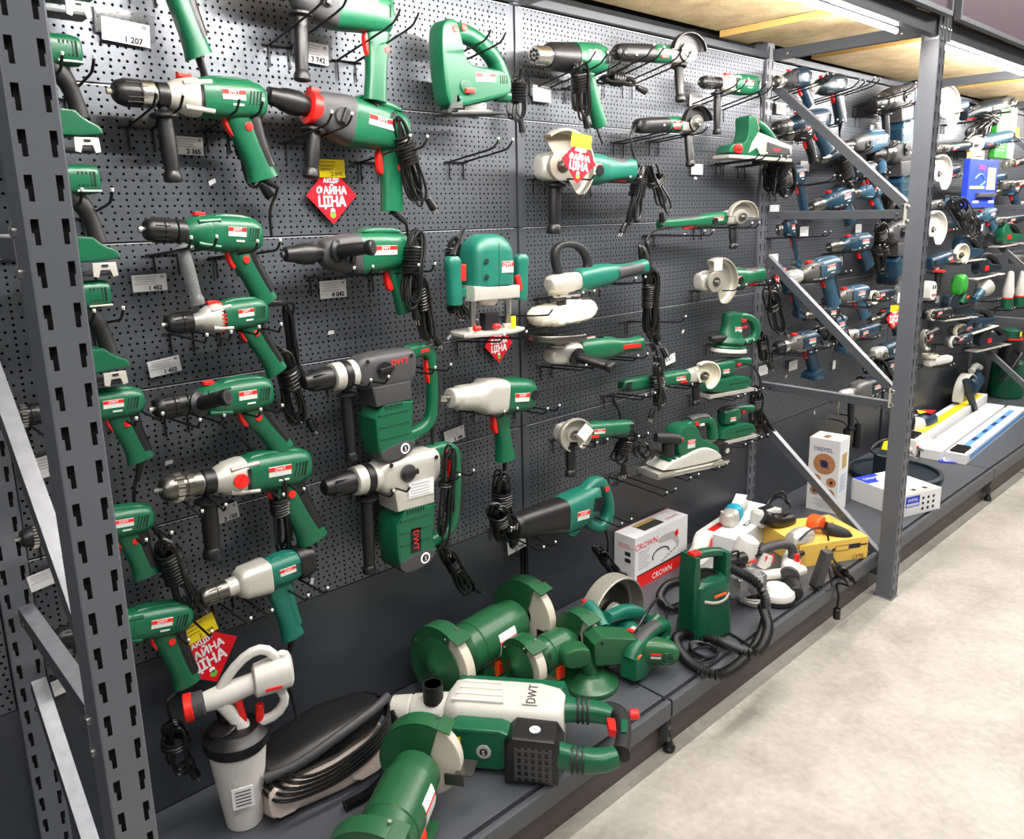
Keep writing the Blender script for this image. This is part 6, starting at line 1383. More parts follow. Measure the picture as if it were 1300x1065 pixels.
def orange_tip(t):
    b = B(); b.prism([(-.035, -.02), (.03, -.022), (.034, .022), (-.0, .034), (-.036, .02)], -.026, .026, ORANGE, .008, rnd=1); b.build('orange_cap', t)
    b = B(); b.sweep([(.01, -.03, -.01), (.03, -.055, -.025), (.055, -.09, -.045), (.065, -.105, -.055)], [(.022, .022), (.028, .028), (.03, .03), (.02, .02)], RUBBER, 18, smooth=1)
    b.build('ribbed_grip', t)
    q = lambda x, y, z: on(x, y, z) - t.location
    b = B(); b.tube([(.06, -.11, -.06), q(1056, 700, SH + .05), q(1062, 716, SH + .02), q(1066, 722, SH + .012)], .0045, CORD, 8, 6)
    coil(b, q(1060, 716, SH + .016), q(1082, 742, SH + .016), .05, 4, 5, .0042, 44, plug=False)
    e_ = q(1078, 744, SH + .012); fx = FRONT - t.location.y
    b.tube([e_, (e_.x + .01, fx - .006, SH + .002 - t.location.z), (e_.x + .012, fx - .012, SH - .05 - t.location.z), (e_.x + .006, fx - .012, SH - .09 - t.location.z)], .0045, CORD, 8, 5); b.cyl((e_.x + .006, fx - .012, SH - .09 - t.location.z), (e_.x + .006, fx - .012, SH - .13 - t.location.z), .013, CORD); b.build('power_cord', t)
pile_tool('heat_sealer', 'tool with bright orange cap and black ribbed grip lying on the yellow carton', 'power tool', 1036, 664, SH + .125, 0, orange_tip)
def white_big(t):
    b = B(); b.lathe([(-.05, .028), (-.045, .036), (-.02, .042), (.025, .042), (.05, .036), (.058, .02)], (0, 0, 0), (.25, -.2, 1), WHITE, 28); h = b.build('motor_housing', t)
    b = B(); [b.box((.012 + .010 * (i % 3), -.040, .022 - .012 * (i // 3)), (.005, .006, .007), DARK, .001) for i in range(9)]; b.build('vents', h); b = B(); b.box((.0, -.0425, -.022), (.035, .003, .008), RED, .001); b.build('brand_strip', h)
    b = B(); b.sweep([(.03, -.02, -.01), (.08, -.03, .01), (.15, -.05, .015), (.18, -.06, -.01), (.165, -.07, -.055)], [(.018, .016)] * 5, GREYRUB, 14, smooth=1); hh = b.build('handle', t)
    b = B(); b.sweep([(.0, -.05, -.07), (.08, -.08, -.075), (.17, -.105, -.072), (.185, -.108, -.07)], [(.022, .018), (.02, .016), (.022, .018), (.018, .014)], WHITE, 16, 2.8, smooth=1); b.prism([(.03, -.05), (.06, -.045), (.07, -.01), (.05, .0)], -.07, -.03, WHITE, .005); b.build('lower_frame', t)
    b = B(); b.box((.06, -.062, -.02), (.04, .004, .03), RED, .001); b.box((.165, -.09, -.03), (.02, .012, .03), RED, .003); b.build('red_switch', t)
    b = B(); b.cyl((-.03, -.05, -.05), (-.03, -.055, -.09), .045, WHITE, seg=26); b.build('foot', t)
pile_tool('wall_sander', 'white tool with vented round housing and grey handle in the middle of the pile', 'sander', 945, 700, SH + .125, -14, white_big)
def grey_pad(t):
    b = B(); b.lathe([(0, .060), (.004, .064), (.016, .062)], (0, 0, 0), (0, 0, 1), BLACK, 34); b.build('pad', t)
    b = B(); b.lathe([(.017, .060), (.026, .062), (.038, .058), (.048, .040), (.055, .035)], (0, 0, 0), (0, 0, 1), WHITE, 34); h = b.build('housing', t)
    b = B(); b.box((.0, -.02, .050), (.05, .04, .0012), PAPER, 0, Euler((.25, 0, .3)))
    for i in range(3): b.box((.0, -.012 - .008 * i, .0525 - .002 * i), (.036, .002, .0008), INK, 0, Euler((.25, 0, .3)))
    b.build('paper_label', h)
pile_tool('round_sander', 'white round sander with paper label flat on the shelf', 'sander', 985, 762, SH + .001, 0, grey_pad)
def stapler(t):
    b = B(); b.cyl((-.06, 0, .0), (.055, -.0, .0), .017, BLACK, .021); b.cyl((-.075, 0, 0), (-.055, 0, 0), .010, DSTEEL); b.prism([(-.045, -.09), (-.02, -.09), (-.012, .0), (-.045, 0)], -.018, .018, BLACK, .005); b.prism([(-.01, -.05), (.055, -.065), (.05, 0), (0, 0)], -.012, .012, BLACK, .005); b.sweep([(.02, 0, -.02), (.035, -.02, -.06), (.05, -.045, -.12), (.055, -.05, -.16)], [(.018, .018)] * 4, BLACK, 14, smooth=1); h = b.build('body', t)
    b = B(); b.tube([(-.03, -.01, .015), (-.015, -.012, .04), (.012, -.012, .035), (.012, -.012, .012)], .005, BLACK, 8, 5); b.build('hanger', h)
    b = B(); b.cyl((.0, -.01, -.03), (-.005, -.015, -.06), .007, mat('brass', (200, 165, 80), .3, 1.)); b.cyl((.06, -.0, -.022), (.072, 0, -.026), .007, mat('brass', (200, 165, 80), .3, 1.)); b.build('brass_fitting', h)
    b = B(); rr = random.Random(2); b.loft([(-.08, -.06, -.06, .02, .02, 3), (-.06, -.06, -.055, .04, .035, 3), (.06, -.05, -.06, .045, .04, 3), (.09, -.05, -.06, .02, .02, 3)], CLEAR, 14)
    for v in b.v: v.x += rr.uniform(-.006, .006); v.z += rr.uniform(-.006, .006)
    b.build('plastic_bag', t)
pile_tool('air_spray_gun', 'black air gun with brass fittings in a clear bag behind the green turbine', 'spray gun', 930, 712, SH + .15, -15, stapler)
def battery(t):
    b = B(); b.prism([(-.020, 0), (.020, 0), (.018, .135), (-.018, .135)], -.016, .016, GREYRUB, .006); b.build('body', t)
    b = B(); b.box((0, 0, -.004), (.036, .03, .010), BLACK, .002); b.tube([(.0, 0, -.004), (.01, -.02, -.012), (.05, -.025, -.0), (.045, .01, .06), (.03, .015, .12)], .0035, CORD, 7, 6); b.build('base_and_cord', t)
pile_tool('charger', 'dark grey slim charger standing before the yellow carton', 'charger', 1036, 742, SH + .018, -20, battery, pitch=8, roll=10)
def clearbag(t):
    b = B(); b.loft([(-.09, 0, 0, .02, .014, 3), (-.07, 0, .005, .04, .03, 3), (.0, 0, .008, .05, .04, 3), (.07, 0, .005, .04, .03, 3), (.09, 0, 0, .02, .015, 3)], mat('hazy_plastic', (214, 212, 208), .35, trans=.4, noise=.05), 16)
    rr = random.Random(12)
    for v in b.v: v.x += rr.uniform(-.008, .008); v.z += rr.uniform(-.008, .008); v.y += rr.uniform(-.008, .008)
    b.build('bag', t); b = B(); b.box((-.02, -.02, .045), (.04, .02, .004), RED, .001, Euler((0, .3, .4))); b.build('red_corner', t)
pile_tool('plastic_wrap', 'crumpled clear plastic wrapping with red corner left of the pile', 'plastic bag', 890, 712, SH + .06, 10, clearbag)
def grey_tool(t):
    b = B(); b.sweep([(-.08, 0, -.02), (-.04, 0, .02), (.0, 0, .028), (.05, 0, .0), (.07, 0, -.04)], [(.026, .020), (.03, .026), (.03, .028), (.026, .022), (.02, .018)], WHITE, 18, 2.8, smooth=1); b.build('body', t); b = B(); b.prism([(-.02, -.01), (.004, .0), (-.002, .03), (-.024, .024)], -.034, -.02, RED, .003); b.build('red_switch', t)
pile_tool('jigsaw', 'white power tool with red switch lying on the left end of the pile', 'saw', 893, 690, SH + .10, 20, grey_tool)

# ================================================================ BLUE TOOLS BEHIND THE BRACES
def bdrill(label, p0, p1, hk=.02, hlen=.13, cordless=False, body=BLUE, ks=.85, ck=(DSTEEL, None), **k):
    return drill(label, p0, p1, Y=k.pop('Y', -.07), Y2=k.pop('Y2', -.12), body=body, gear=k.pop('gear', None), rub=k.pop('rub', DKBLUE), text='BOSCH', hk=hk * .8, hlen=hlen * .84, cordless=cordless, ks=ks * 1.12, ck=ck, name=k.pop('name', 'cordless_drill' if cordless else 'impact_drill'), btn=False, **k)
t = bdrill('short blue driver with grey grip at the top left of the blue tools', (983, 104), (1026, 98), rub=GREYRUB, ks=.80, gear=GREYRUB, hlen=.12); hooks_for(t, 'short blue driver', [.6], L=.24, rise=.05)
t = bdrill('dark blue drill hung among many long hooks at the top', (1022, 113), (1070, 106), ks=.9, body=DKBLUE, hlen=.16, hk=-.01); flex(t, [t.hend, at(1066, 165, -.1), at(1066, 180, -.1)], None); hooks_for(t, 'top dark blue drill', [.3, .9], L=.27, rise=.055)
hook(at(1085, 136, 0), 'empty long hook pair at the top of the blue tools', .27, rise=.055)
t = bdrill('black chucked blue hammer drill crossed by the upper diagonal brace', (983, 163), (1050, 150), ks=.95, ck=(BLACK, STEEL), rub=BLACK, side=None); hooks_for(t, 'blue hammer drill behind the upper brace', [.3, .9], rise=.02)
t = bdrill('black gripped driver hanging left of the upper diagonal brace', (996, 172), (1030, 166), ks=.8, body=BLACK, rub=BLACK)
t = demo('blue rotary hammer with tall motor and grey side handle near the right post', (1108, 132), (1150, 122), Y=-.10, L=.352, gear=GREYRUB, band=DSTEEL, body=BLUE, text='', v=.16, sideL=.17, ks=.85); hooks_for(t, 'blue rotary hammer by the post', [.2, .9], L=.25, rise=.03)
t = rotary('light blue and grey rotary hammer under the upper diagonal brace', (1066, 186), (1122, 178), body=BLUEL, ks=.85, text='BOSCH', sideL=.1, side=None, hlen=.11); hooks_for(t, 'light blue rotary hammer', [.3, .9], rise=.02)
t = demo('big blue rotary hammer with vertical motor touching the right post', (1105, 198), (1150, 190), Y=-.10, L=.352, gear=GREYRUB, band=DSTEEL, body=BLUE, text='', v=.13, ks=.85, sideL=.02)
t = bdrill('black straight bodied blue cutter with coiled black hose behind the brace', (1040, 203), (1080, 192), body=DKBLUE, ks=.8, rub=BLACK, hlen=.15); flex(t, [at(1068, 200, -.12), at(1070, 210, -.12)], (at(1068, 195, -.13), at(1074, 238, -.13), .07, 4, 9), 50)
t = bdrill('small blue driver with dark grip left of the middle cross brace', (985, 228), (1020, 222), ks=.85, gear=WORN, hlen=.16, hk=.01); flex(t, [at(985, 215, -.1), at(984, 225, -.1)], (at(985, 205, -.1), at(988, 250, -.08), .08, 5, 4), 51); hooks_for(t, 'small blue driver with dark grip', [.8], L=.27, rise=.03)
t = bdrill('blue impact drill with steel chuck above the middle cross brace', (1030, 263), (1080, 247), ks=.95, hlen=.11, hk=.01, side=None); hooks_for(t, 'blue impact drill above the cross brace', [.4], rise=.01)
t = bdrill('light blue drill right of the steel chucked one, cord bundle beside it', (1079, 247), (1116, 240), body=BLUEL, ks=.85, hlen=.11); flex(t, [at(1120, 245, -.1), at(1122, 255, -.1)], (at(1120, 240, -.1), at(1130, 280, -.09), .09, 6, 6), 52)
t = bdrill('slim cordless screwdriver with blue battery foot below the middle cross brace', (986, 292), (1010, 289), cordless=True, ks=.85, hlen=.15, hk=.01, L=.30); hooks_for(t, 'slim cordless screwdriver', [.8], L=.26)
t = bdrill('blue drill with steel chuck below the middle cross brace', (1052, 314), (1104, 306), ks=.9, hlen=.12); flex(t, [at(1112, 300, -.1), at(1112, 310, -.1)], (at(1110, 292, -.1), at(1118, 350, -.09), .08, 6, 10), 53); hooks_for(t, 'blue drill below the cross brace', [.4, .9])
t = bdrill('large cordless impact drill with grey nose crossed by the lower diagonal brace', (996, 355), (1062, 336), body=BLUEL, gear=WORN, cordless=False, ks=1.05, hlen=.16, hk=.0, ck=(SILVER, None)); hooks_for(t, 'large cordless impact drill', [.4, .9], rise=0)
t = bdrill('cordless driver mostly behind the lower diagonal brace, battery foot visible', (984, 366), (1008, 360), cordless=True, ks=.85, hlen=.13, hk=.01)
t = bdrill('blue drill with pale collar right of the lower diagonal brace', (1046, 382), (1100, 370), ks=.85, body=BLUEL, gear=WORN, hlen=.13); hooks_for(t, 'blue drill with pale collar', [.3, .9], L=.24, rise=0)
t = grinder('dark grinder with round pale flange beside the blue drill', (1096, 378), (1135, 370), body=DKBLUE, R=.04, ga=(0, 350), gm=CREAM, side=None, ks=.85, Y=-.07, Y2=-.12, text='BOSCH', disc=(.025, BLACK))
t = bdrill('blue cordless drill with black chuck, lowest on the left of the blue tools', (984, 442), (1036, 430), cordless=True, ks=.95, gear=WORN, hlen=.15, hk=.015, ck=(BLACK, STEEL)); hooks_for(t, 'lowest left cordless drill', [.3, .9], L=.2)
t = bdrill('blue cordless hammer drill right of the lowest left one', (1030, 424), (1072, 408), cordless=True, ks=.9, body=BLUEL, gear=WORN, hlen=.12); flex(t, [at(1040, 425, -.14), at(1042, 430, -.14)], (at(1038, 418, -.14), at(1062, 432, -.14), .05, 4, 3), 54)
t = grinder('angle drill with white head right of the lower diagonal brace', (1072, 428), (1115, 415), body=BLUE, R=0, ga=None, side=None, ks=.9, Y=-.07, Y2=-.12, text='BOSCH'); hooks_for(t, 'angle drill with white head', [.5])
t = grinder('big blue angle grinder near the right post below the red sale sign', (1108, 452), (1150, 435), body=BLUE, R=0, ga=None, side=(0, 0, -1), ks=1.1, Y=-.09, Y2=-.14, text='BOSCH', tail='handle', r=.034)
t = drill('silver nosed hammer hung lowest, just over the lower cross brace', (1066, 503), (1115, 488), Y=-.10, Y2=-.15, body=DKBLUE, gear=WORN, mixer=True, ks=1.0, text='BOSCH', name='core_drill', handle=False, side='down', sideL=.16, ck=(SILVER, None)); flex(t, [at(1095, 490, -.1), at(1098, 500, -.1)], (at(1092, 475, -.1), at(1108, 520, -.1), .07, 4, 8), 55); hooks_for(t, 'lowest core drill', [.5, .9], L=.2)
flex_o = aux  # keep name
t = thing('side_handle_pair', 'two black side handles hanging under the lower cross brace', 'handle', at(1075, 552, -.10))
for dx in (0, .12):
    b = B(); b.lathe([(0, .016), (.01, .018), (.10, .018), (.115, .021), (.12, .016)], (dx, 0, .03), (0, 0, -1), BLACK, 16); b.tube([(dx, .0, .03), (dx, .02, .06), (dx, .095, .065)], .003, HOOKM, 6, 4); b.build('grip', t)
sale_sign(1135, 404, -.14, 'small red sale sign with yellow card hanging beside the right post', s=.055, rz=-20)
sale_sign(993, 352, -.02, 'red sale sign hidden behind the lower diagonal brace under a white tag', s=.065, card=False, rz=0)
for x, y, n in [(992, 138, 'topmost left white price tag of the blue tools'), (1029, 136, 'white price tag between the two top blue drivers'), (1109, 165, 'white price tag left of the blue rotary hammer'), (1022, 211, 'white price tag left of the upper brace middle'), (1100, 234, 'white price tag half behind the upper brace'), (983, 267, 'white price tag just above the middle cross brace'), (1021, 294, 'white price tag just below the middle cross brace'), (982, 329, 'white price tag over the hidden red sale sign'), (1059, 397, 'white price tag beside the lower brace'), (969, 470, 'white price tag right of the upright above the lower cross brace'), (1007, 464, 'white price tag left of the lowest battery foot'), (1059, 463, 'narrow white price tag right of the lowest battery foot'), (1065, 332, 'white tag under the blue drill below the cross brace')]:
    price_tag(x, y, -.014, n, '', w=.075 if 'narrow' not in n else .03, h=.042)
t = price_tag(1065, 512, -.05, 'yellowed tag hanging under the lower cross brace', '', w=.08, h=.045, m=mat('yellowed_paper', (232, 216, 150), .7), rz=20, tilt=-30)
t = thing('blister_pack', 'clear blister pack with white label beside the right post', 'package', at(1141, 372, -.14), (0, 0, math.radians(-20)))
b = B(); b.prism([(-.04, -.06), (.04, -.06), (.04, .06), (-.04, .06)], -.02, .0, CLEAR, .008, rnd=1); b.build('blister', t); b = B(); b.box((0, -.022, -.02), (.06, .001, .05), PAPER); b.build('label_card', t)

# ================================================================ TOOLS BEYOND THE RIGHT POST
def far(label, p0, p1, **k):
    kw = dict(body=BLUE, head=WORN, ks=.95, Y=-.10, Y2=-.15, text='BOSCH', side=None); kw.update(k); return grinder(label, p0, p1, **kw)
t = far('large grinder with tall white open guard at the top right of the post', (1182, 140), (1225, 134), R=.098, ga=(-62, 118), gm=WHITE, gy=(-.034, -.062), ks=1.1, tail='handle', body=BLUEL); hooks_for(t, 'tall white guard grinder', [.5], L=.24)
t = far('long dark teal grinder with loop of cable at the upper right', (1222, 147), (1284, 128), body=DKBLUE, R=0, ga=None, tail='handle', r=.036, ks=1.05, flip=True); flex(t, [at(1250, 145, -.16), at(1252, 150, -.16)], (at(1262, 140, -.17), at(1240, 175, -.15), .14, 7, 4), 60); flex(t, [world_of(t, (0.02, 0, 0)), at(1270, 133, -.14), at(1288, 130, -.12), at(1290, 142, -.1)], None); hooks_for(t, 'long dark teal grinder', [.5, 1.0], L=.26)
t = far('light blue polisher with white pad disc on its left', (1222, 186), (1284, 172), R=.052, ga=(40, 260), gm=CREAM, body=BLUEL, r=.036, disc=(.045, WHITE), ks=.95); hooks_for(t, 'light blue polisher', [.3, .9], L=.22)
t = far('second grinder with white open guard right of the post', (1176, 222), (1215, 216), R=.09, ga=(-62, 118), gm=WHITE, gy=(-.034, -.062), ks=1.05, body=DKBLUE, tail='handle'); hooks_for(t, 'second white guard grinder', [.6])
t = far('third grinder with white open guard, lower right of the post', (1168, 292), (1210, 285), R=.09, ga=(-62, 118), gm=WHITE, gy=(-.034, -.062), ks=1.05, body=DKBLUE, tail='handle'); hooks_for(t, 'third white guard grinder', [.6])
t = far('small blue grinder under the long cable between two white guards', (1180, 262), (1226, 250), R=0, ga=None, body=BLUE, ks=.8); hooks_for(t, 'small blue grinder', [.4])
t = far('blue grinder with white label and pale guard right of the post', (1178, 335), (1216, 322), R=.066, ga=(20, 240), gm=CREAM, flip=True, body=BLUE, ks=.95, r=.036); hooks_for(t, 'blue grinder with pale guard', [.4], L=.22, rise=0)
t = far('narrow dark grinder under the light blue polisher', (1188, 190), (1232, 184), R=0, ga=None, body=DKBLUE, ks=.75)
def board_pack(name, label, px0, py0, px1, py1, Y, m, fn, th=.03):
    a = at(px0, py1, Y); c = at(px1, py0, Y); t = thing(name, label, 'package', (a.x, Y, a.z)); w, h = c.x - a.x, c.z - a.z
    b = B(); b.prism([(0, 0), (w, 0), (w, h), (0, h)], 0, th, m, .002); o = b.build('card', t); b = B(); fn(b, w, h); b.build('print', o); return t
def bluepk(b, w, h):
    b.text('BOSCH', h * .10, (w * .42, -.002, h * .84), RED, wmax=w * .4); b.box((w * .78, -.0015, h * .66), (w * .28, .001, h * .36), mat('print_tan2', (214, 170, 120), .6)); b.box((w * .3, -.0015, h * .42), (w * .5, .001, h * .05), WHITEP); b.box((w * .78, -.0015, h * .42), (w * .3, .001, h * .08), WHITEP)
    b.box((w * .6, -.008, h * .26), (w * .62, .02, h * .09), GREYRUB, .004); b.box((w * .3, -.0015, h * .12), (w * .2, .001, h * .05), WHITEP); b.box((w * .85, -.0015, h * .12), (w * .2, .001, h * .05), WHITEP)
    b.tube([(w * .2, -.0018, h * .6), (w * .4, -.0018, h * .7), (w * .55, -.0018, h * .55), (w * .4, -.0018, h * .45)], .004, LBLUEP, 5, 5)
board_pack('blister_card', 'blue retail pack with red brand word hanging beyond the right post', 1226, 204, 1268, 264, -.20, BLUEP, bluepk)
def greenpk(b, w, h):
    b.box((w * .82, -.0015, h * .5), (w * .34, .001, h * .98), WHITEP)
    for i in range(12): b.box((w * .3, -.0015, h * (.92 - i * .07)), (w * (.5 - .05 * (i % 3)), .001, h * .02), mat('pale_green_print', (150, 205, 150), .6))
board_pack('blister_card', 'green and white retail pack at the upper right', 1262, 138, 1292, 200, -.12, GREENP, greenpk)
board_pack('blister_card', 'cream carton piece above the blue retail pack', 1234, 192, 1250, 205, -.16, mat('cream_card', (235, 205, 150), .6), lambda b, w, h: b.box((w / 2, -.001, h / 2), (w * .5, .001, h * .1), INK))
# benches of small tools
def mini(label, p0, p1, kind, **k):
    if kind == 's':
        t = sheet_sander(label, p0, p1, Y=k.get('Y', -.12)); return t
def jig2(label, p0, p1, body=BLUE, Y=-.12, plate=SILVER, red=True, ks=.9, cat='jigsaw', name='jigsaw'):
    t = T(name, label, cat, p0, p1, Y, .24, Y2=Y - .04, ks=ks)
    b = B(); b.prism([(0, -.03), (.0, .05), (.02, .085), (.05, .09), (.07, .05), (.09, .015), (.2, .0), (.23, -.02), (.22, -.045), (.05, -.055)], -.030, .030, body, .010, rnd=1); m = t.part('body', b)
    b = B(); b.sweep([(.03, 0, .07), (.09, 0, .078), (.16, 0, .05), (.21, 0, -.01)], [(.022, .018)] * 4, BLACK, 14, smooth=1); t.part('loop_handle', b, m)
    b = B(); b.box((.10, 0, -.07), (.27, .085, .007), plate, .002); t.part('base_plate', b)
    b = B(); b.box((.06, -.034, -.01), (.03, .01, .03), RED if red else BLACK, .003); t.part('switch', b, m); return t
t = jig2('dark trimmer with red parts on a white sole plate, middle of the far wall', (1213, 318), (1246, 315)); hooks_for(t, 'dark trimmer on white plate', [.4], L=.22, drop=.075)
t = jig2('green jigsaw on pale sole plate at the far right edge', (1268, 300), (1296, 296), body=GREEN); hooks_for(t, 'far green jigsaw', [.4], drop=.07)
t = jig2('blue trimmer on a pale sole plate in the lower far row', (1199, 392), (1236, 388), body=DKBLUE, red=False); hooks_for(t, 'blue trimmer in the lower far row', [.4], drop=.075)
t = jig2('blue and white planer right of the lower trimmer', (1222, 412), (1262, 400), body=BLUE, red=False, plate=WHITE, name='electric_planer', cat='planer')
t = far('small grinder head with white disc low on the far wall', (1200, 434), (1232, 426), R=.045, ga=(60, 240), gm=WHITE, body=BLUE, ks=.8); hooks_for(t, 'small grinder low on the far wall', [.4])
t = far('white headed tool with flat pale cap low beside the post', (1176, 460), (1206, 455), roll=-90, R=.05, ga=(0, 350), gm=CREAM, body=WHITE, head=WHITE, ks=.85); hooks_for(t, 'white headed tool beside the post', [.5], L=.2)
t = far('grey plate shaped trowel tool beside the post', (1164, 432), (1190, 420), R=.06, ga=(60, 300), gm=GUARD, body=BLACK, ks=1.0)
def head_(t):
    b = B(); b.prism([(-.04, -.05), (.045, -.05), (.05, .02), (.03, .05), (-.03, .05), (-.045, .02)], -.03, .03, WHITE, .01, rnd=1); b.build('housing', t); b = B(); [b.box((x, -.031, .02), (.012, .003, .02), DARK, .001) for x in (-.015, .015)]; b.box((0, -.032, -.02), (.05, .003, .008), RED, .001); b.build('front_marks', t)
t = thing('nail_gun_head', 'white vented machine head with two dark slots right of the post', 'power tool', at(1178, 369, -.14)); head_(t)
t = thing('dust_bag_sander', 'green crumpled dust bag on a sander in the middle of the far wall', 'sander', at(1218, 362, -.14)); b = B(); rr = random.Random(4); b.loft([(-.05, 0, 0, .02, .03, 3), (-.04, 0, 0, .035, .05, 3), (.0, 0, .005, .04, .06, 3), (.04, 0, 0, .035, .05, 3), (.05, 0, 0, .02, .03, 3)], GREENP, 16)
for v in b.v: v.x += rr.uniform(-.005, .005); v.z += rr.uniform(-.008, .008)
b.build('dust_bag', t); b = B(); b.prism([(-.01, -.11), (.08, -.10), (.07, -.05), (.01, -.05)], -.03, .03, GREEN, .008, rnd=1); b.box((.06, -.032, -.07), (.03, .006, .012), ORANGE, .002); b.build('motor_housing', t); b = B(); b.box((.03, 0, -.118), (.16, .07, .006), DSTEEL, .001); b.build('plate', t)
for i, (x, y, n) in enumerate([(1280, 368, 'left'), (1296, 366, 'right')]):
    t = thing('orbital_sander', f'{n} of the two sanders with white cloth dust bags at the right edge', 'sander', at(x, y, -.14)); b = B(); b.loft([(0, 0, 0, .03, .03), (.04, 0, 0, .035, .035), (.07, 0, 0, .03, .03), (.16, 0, 0, .018, .022), (.17, 0, 0, .01, .012)], WHITE, 16)
    for v in b.v: v.x, v.z = -v.z - .0 + v.x * .1, -.05 + v.x
    b.build('dust_bag', t); b = B(); b.lathe([(-.12, .03), (-.08, .035), (-.05, .035)], (0, 0, 0), (0, 0, 1), GREEN, 18); b.lathe([(-.055, .036), (-.048, .036)], (0, 0, 0), (0, 0, 1), RED, 18); b.build('motor_housing', t)
t = thing('plate_joiner', 'blue and silver angled tool with grey cone at the far right', 'power tool', at(1244, 372, -.14), (0, -.35, 0)); b = B(); b.cyl((-.10, 0, 0), (.02, 0, 0), .018, BLUEL, .026); b.build('body', t); b = B(); b.lathe([(0, .02), (.04, .05), (.07, .055)], (.02, 0, 0), (1, 0, 0), SILVER, 20); b.build('cone', t)
t = thing('vacuum_cleaner', 'tall black shop vacuum with red band hanging at the far right', 'vacuum cleaner', at(1283, 455, -.14) + Vector((-.05, 0, 0))); b = B(); b.lathe([(-.05, .06), (-.04, .065), (.13, .07), (.14, .06)], (0, 0, 0), (0, 0, 1), BLACK, 24); b.build('tank', t); b = B(); b.lathe([(.14, .072), (.15, .072)], (0, 0, 0), (0, 0, 1), RED, 24); b.lathe([(.15, .06), (.20, .055), (.215, .03)], (0, 0, 0), (0, 0, 1), DKGREEN, 24); b.build('head', t); b = B(); b.box((-.02, -.062, .18), (.04, .002, .03), YELLOW); b.build('yellow_label', t)
t = bdrill('blue drill at the far end beside the retail packs', (1262, 245), (1292, 238), ks=.9); t = bdrill('light blue driver below the blue retail pack', (1230, 280), (1262, 270), body=BLUEL, ks=.85, hlen=.1)
flex(t, [at(1215, 255, -.15), at(1217, 262, -.15)], (at(1210, 250, -.18), at(1240, 298, -.18), .12, 7, 9), 61)
t = far('dark red grinder at the far right beside the yellow tag', (1275, 210), (1300, 204), body=BLACK, R=.04, ga=(0, 200), head=GUARD, ks=.8)
for x, y, n in [(1272, 236, 'brass nozzled black spray tool at the right edge'), (1288, 262, 'dark blue grinder end at the right edge'), (1284, 330, 'black grinder low at the right edge')]:
    far(n, (x, y), (x + 40, y - 6), body=BLACK if 'black' in n else DKBLUE, R=.0, ga=None, ks=.9)
for x, y, n in [(1291, 168, 'yellow'), ]:
    price_tag(x, y, -.014, 'yellow tag at the right edge above the far tools', '', w=.09, h=.06, m=YELLOW)
for x, y, n in [(1246, 289, 'white tag under the light blue driver'), (1190, 380, 'white tag below the white machine head'), (1229, 397, 'white tag on the blue trimmer'), (1261, 418, 'white tag on the far planer'), (1236, 468, 'upper white card under the far tools'), (1234, 478, 'lower white card under the far tools'), (1190, 340, 'white tag on the blue grinder right of the post')]:
    price_tag(x, y, -.014, n, '', w=.06, h=.04)

# ================================================================ FAR PART OF THE SHELF
c = on(1098, 592, SH)
t = thing('saw_base', 'round dark base of a mitre tool standing behind the white and blue carton', 'saw base', (2.30, -.26, SH)); b = B(); b.lathe([(0, .20), (.01, .21), (.03, .21), (.034, .19), (.02, .185), (.014, .10)], (0, 0, 0), (0, 0, 1), DKBLUE, 44); b.build('round_base', t)
b = B(); b.prism([(-.19, .02), (-.09, .02), (-.09, .15), (-.19, .15)], -.04, .04, DKBLUE, .006); b.box((-.14, -.0415, .08), (.03, .002, .04), BLACK); b.build('pillar', t); b = B(); b.tube([(-.20, -.03, .15), (-.20, .05, .17), (.0, .06, .175), (.02, -.04, .16)], .006, BLACK, 8, 5, closed=True); b.build('guard_loop', t)
c = on(1168, 555, SH)
t = T('demolition_hammer', 'white and blue demolition hammer with black loop handle lying on the far shelf', 'demolition hammer', None, None, 0, .45, floor=(on(1146, 552, SH + .08) + Vector((0, .02, 0)), on(1146, 552, SH + .08) + Vector((.40, .0, 0))))
b = B(); b.loft([(0, 0, 0, .02, .02), (.02, 0, 0, .03, .03), (.08, 0, 0, .05, .055, 3), (.2, 0, 0, .07, .075, 3.5), (.24, 0, 0, .06, .07, 3)], LGREY, 24); t.part('gear_housing', b); b = B(); b.loft([(.23, 0, 0, .06, .07, 3), (.27, 0, 0, .07, .08, 3), (.40, 0, 0, .068, .075, 3), (.44, 0, 0, .04, .05, 3)], BLUE, 24); t.part('motor_housing', b)
b = B(); b.sweep([(.06, -.05, .03), (.05, -.06, .10), (.08, -.02, .14), (.20, .02, .14), (.24, .0, .08)], [(.013, .013)] * 5, BLACK, 12, smooth=2); t.part('loop_handle', b); b = B(); b.prism([(.16, .0), (.30, -.02), (.36, .05), (.22, .07)], .082, .084, PAPER, .0004, ax='z'); b.prism([(.30, -.06), (.40, -.05), (.36, .02), (.28, .01)], .088, .090, REDP, .0004, ax='z'); b.prism([(.24, -.02), (.31, -.03), (.32, .02), (.25, .04)], .092, .093, YELLOW, .0004, ax='z'); t.part('price_cards', b)
t = T('mitre_saw', 'blue mitre saw with grey blade guard on the far shelf', 'saw', None, None, 0, .4, floor=(Vector((at(1216, 505, -.10).x, -.10, SH + .135)), Vector((at(1216, 505, -.10).x + .42, -.095, SH + .135))))
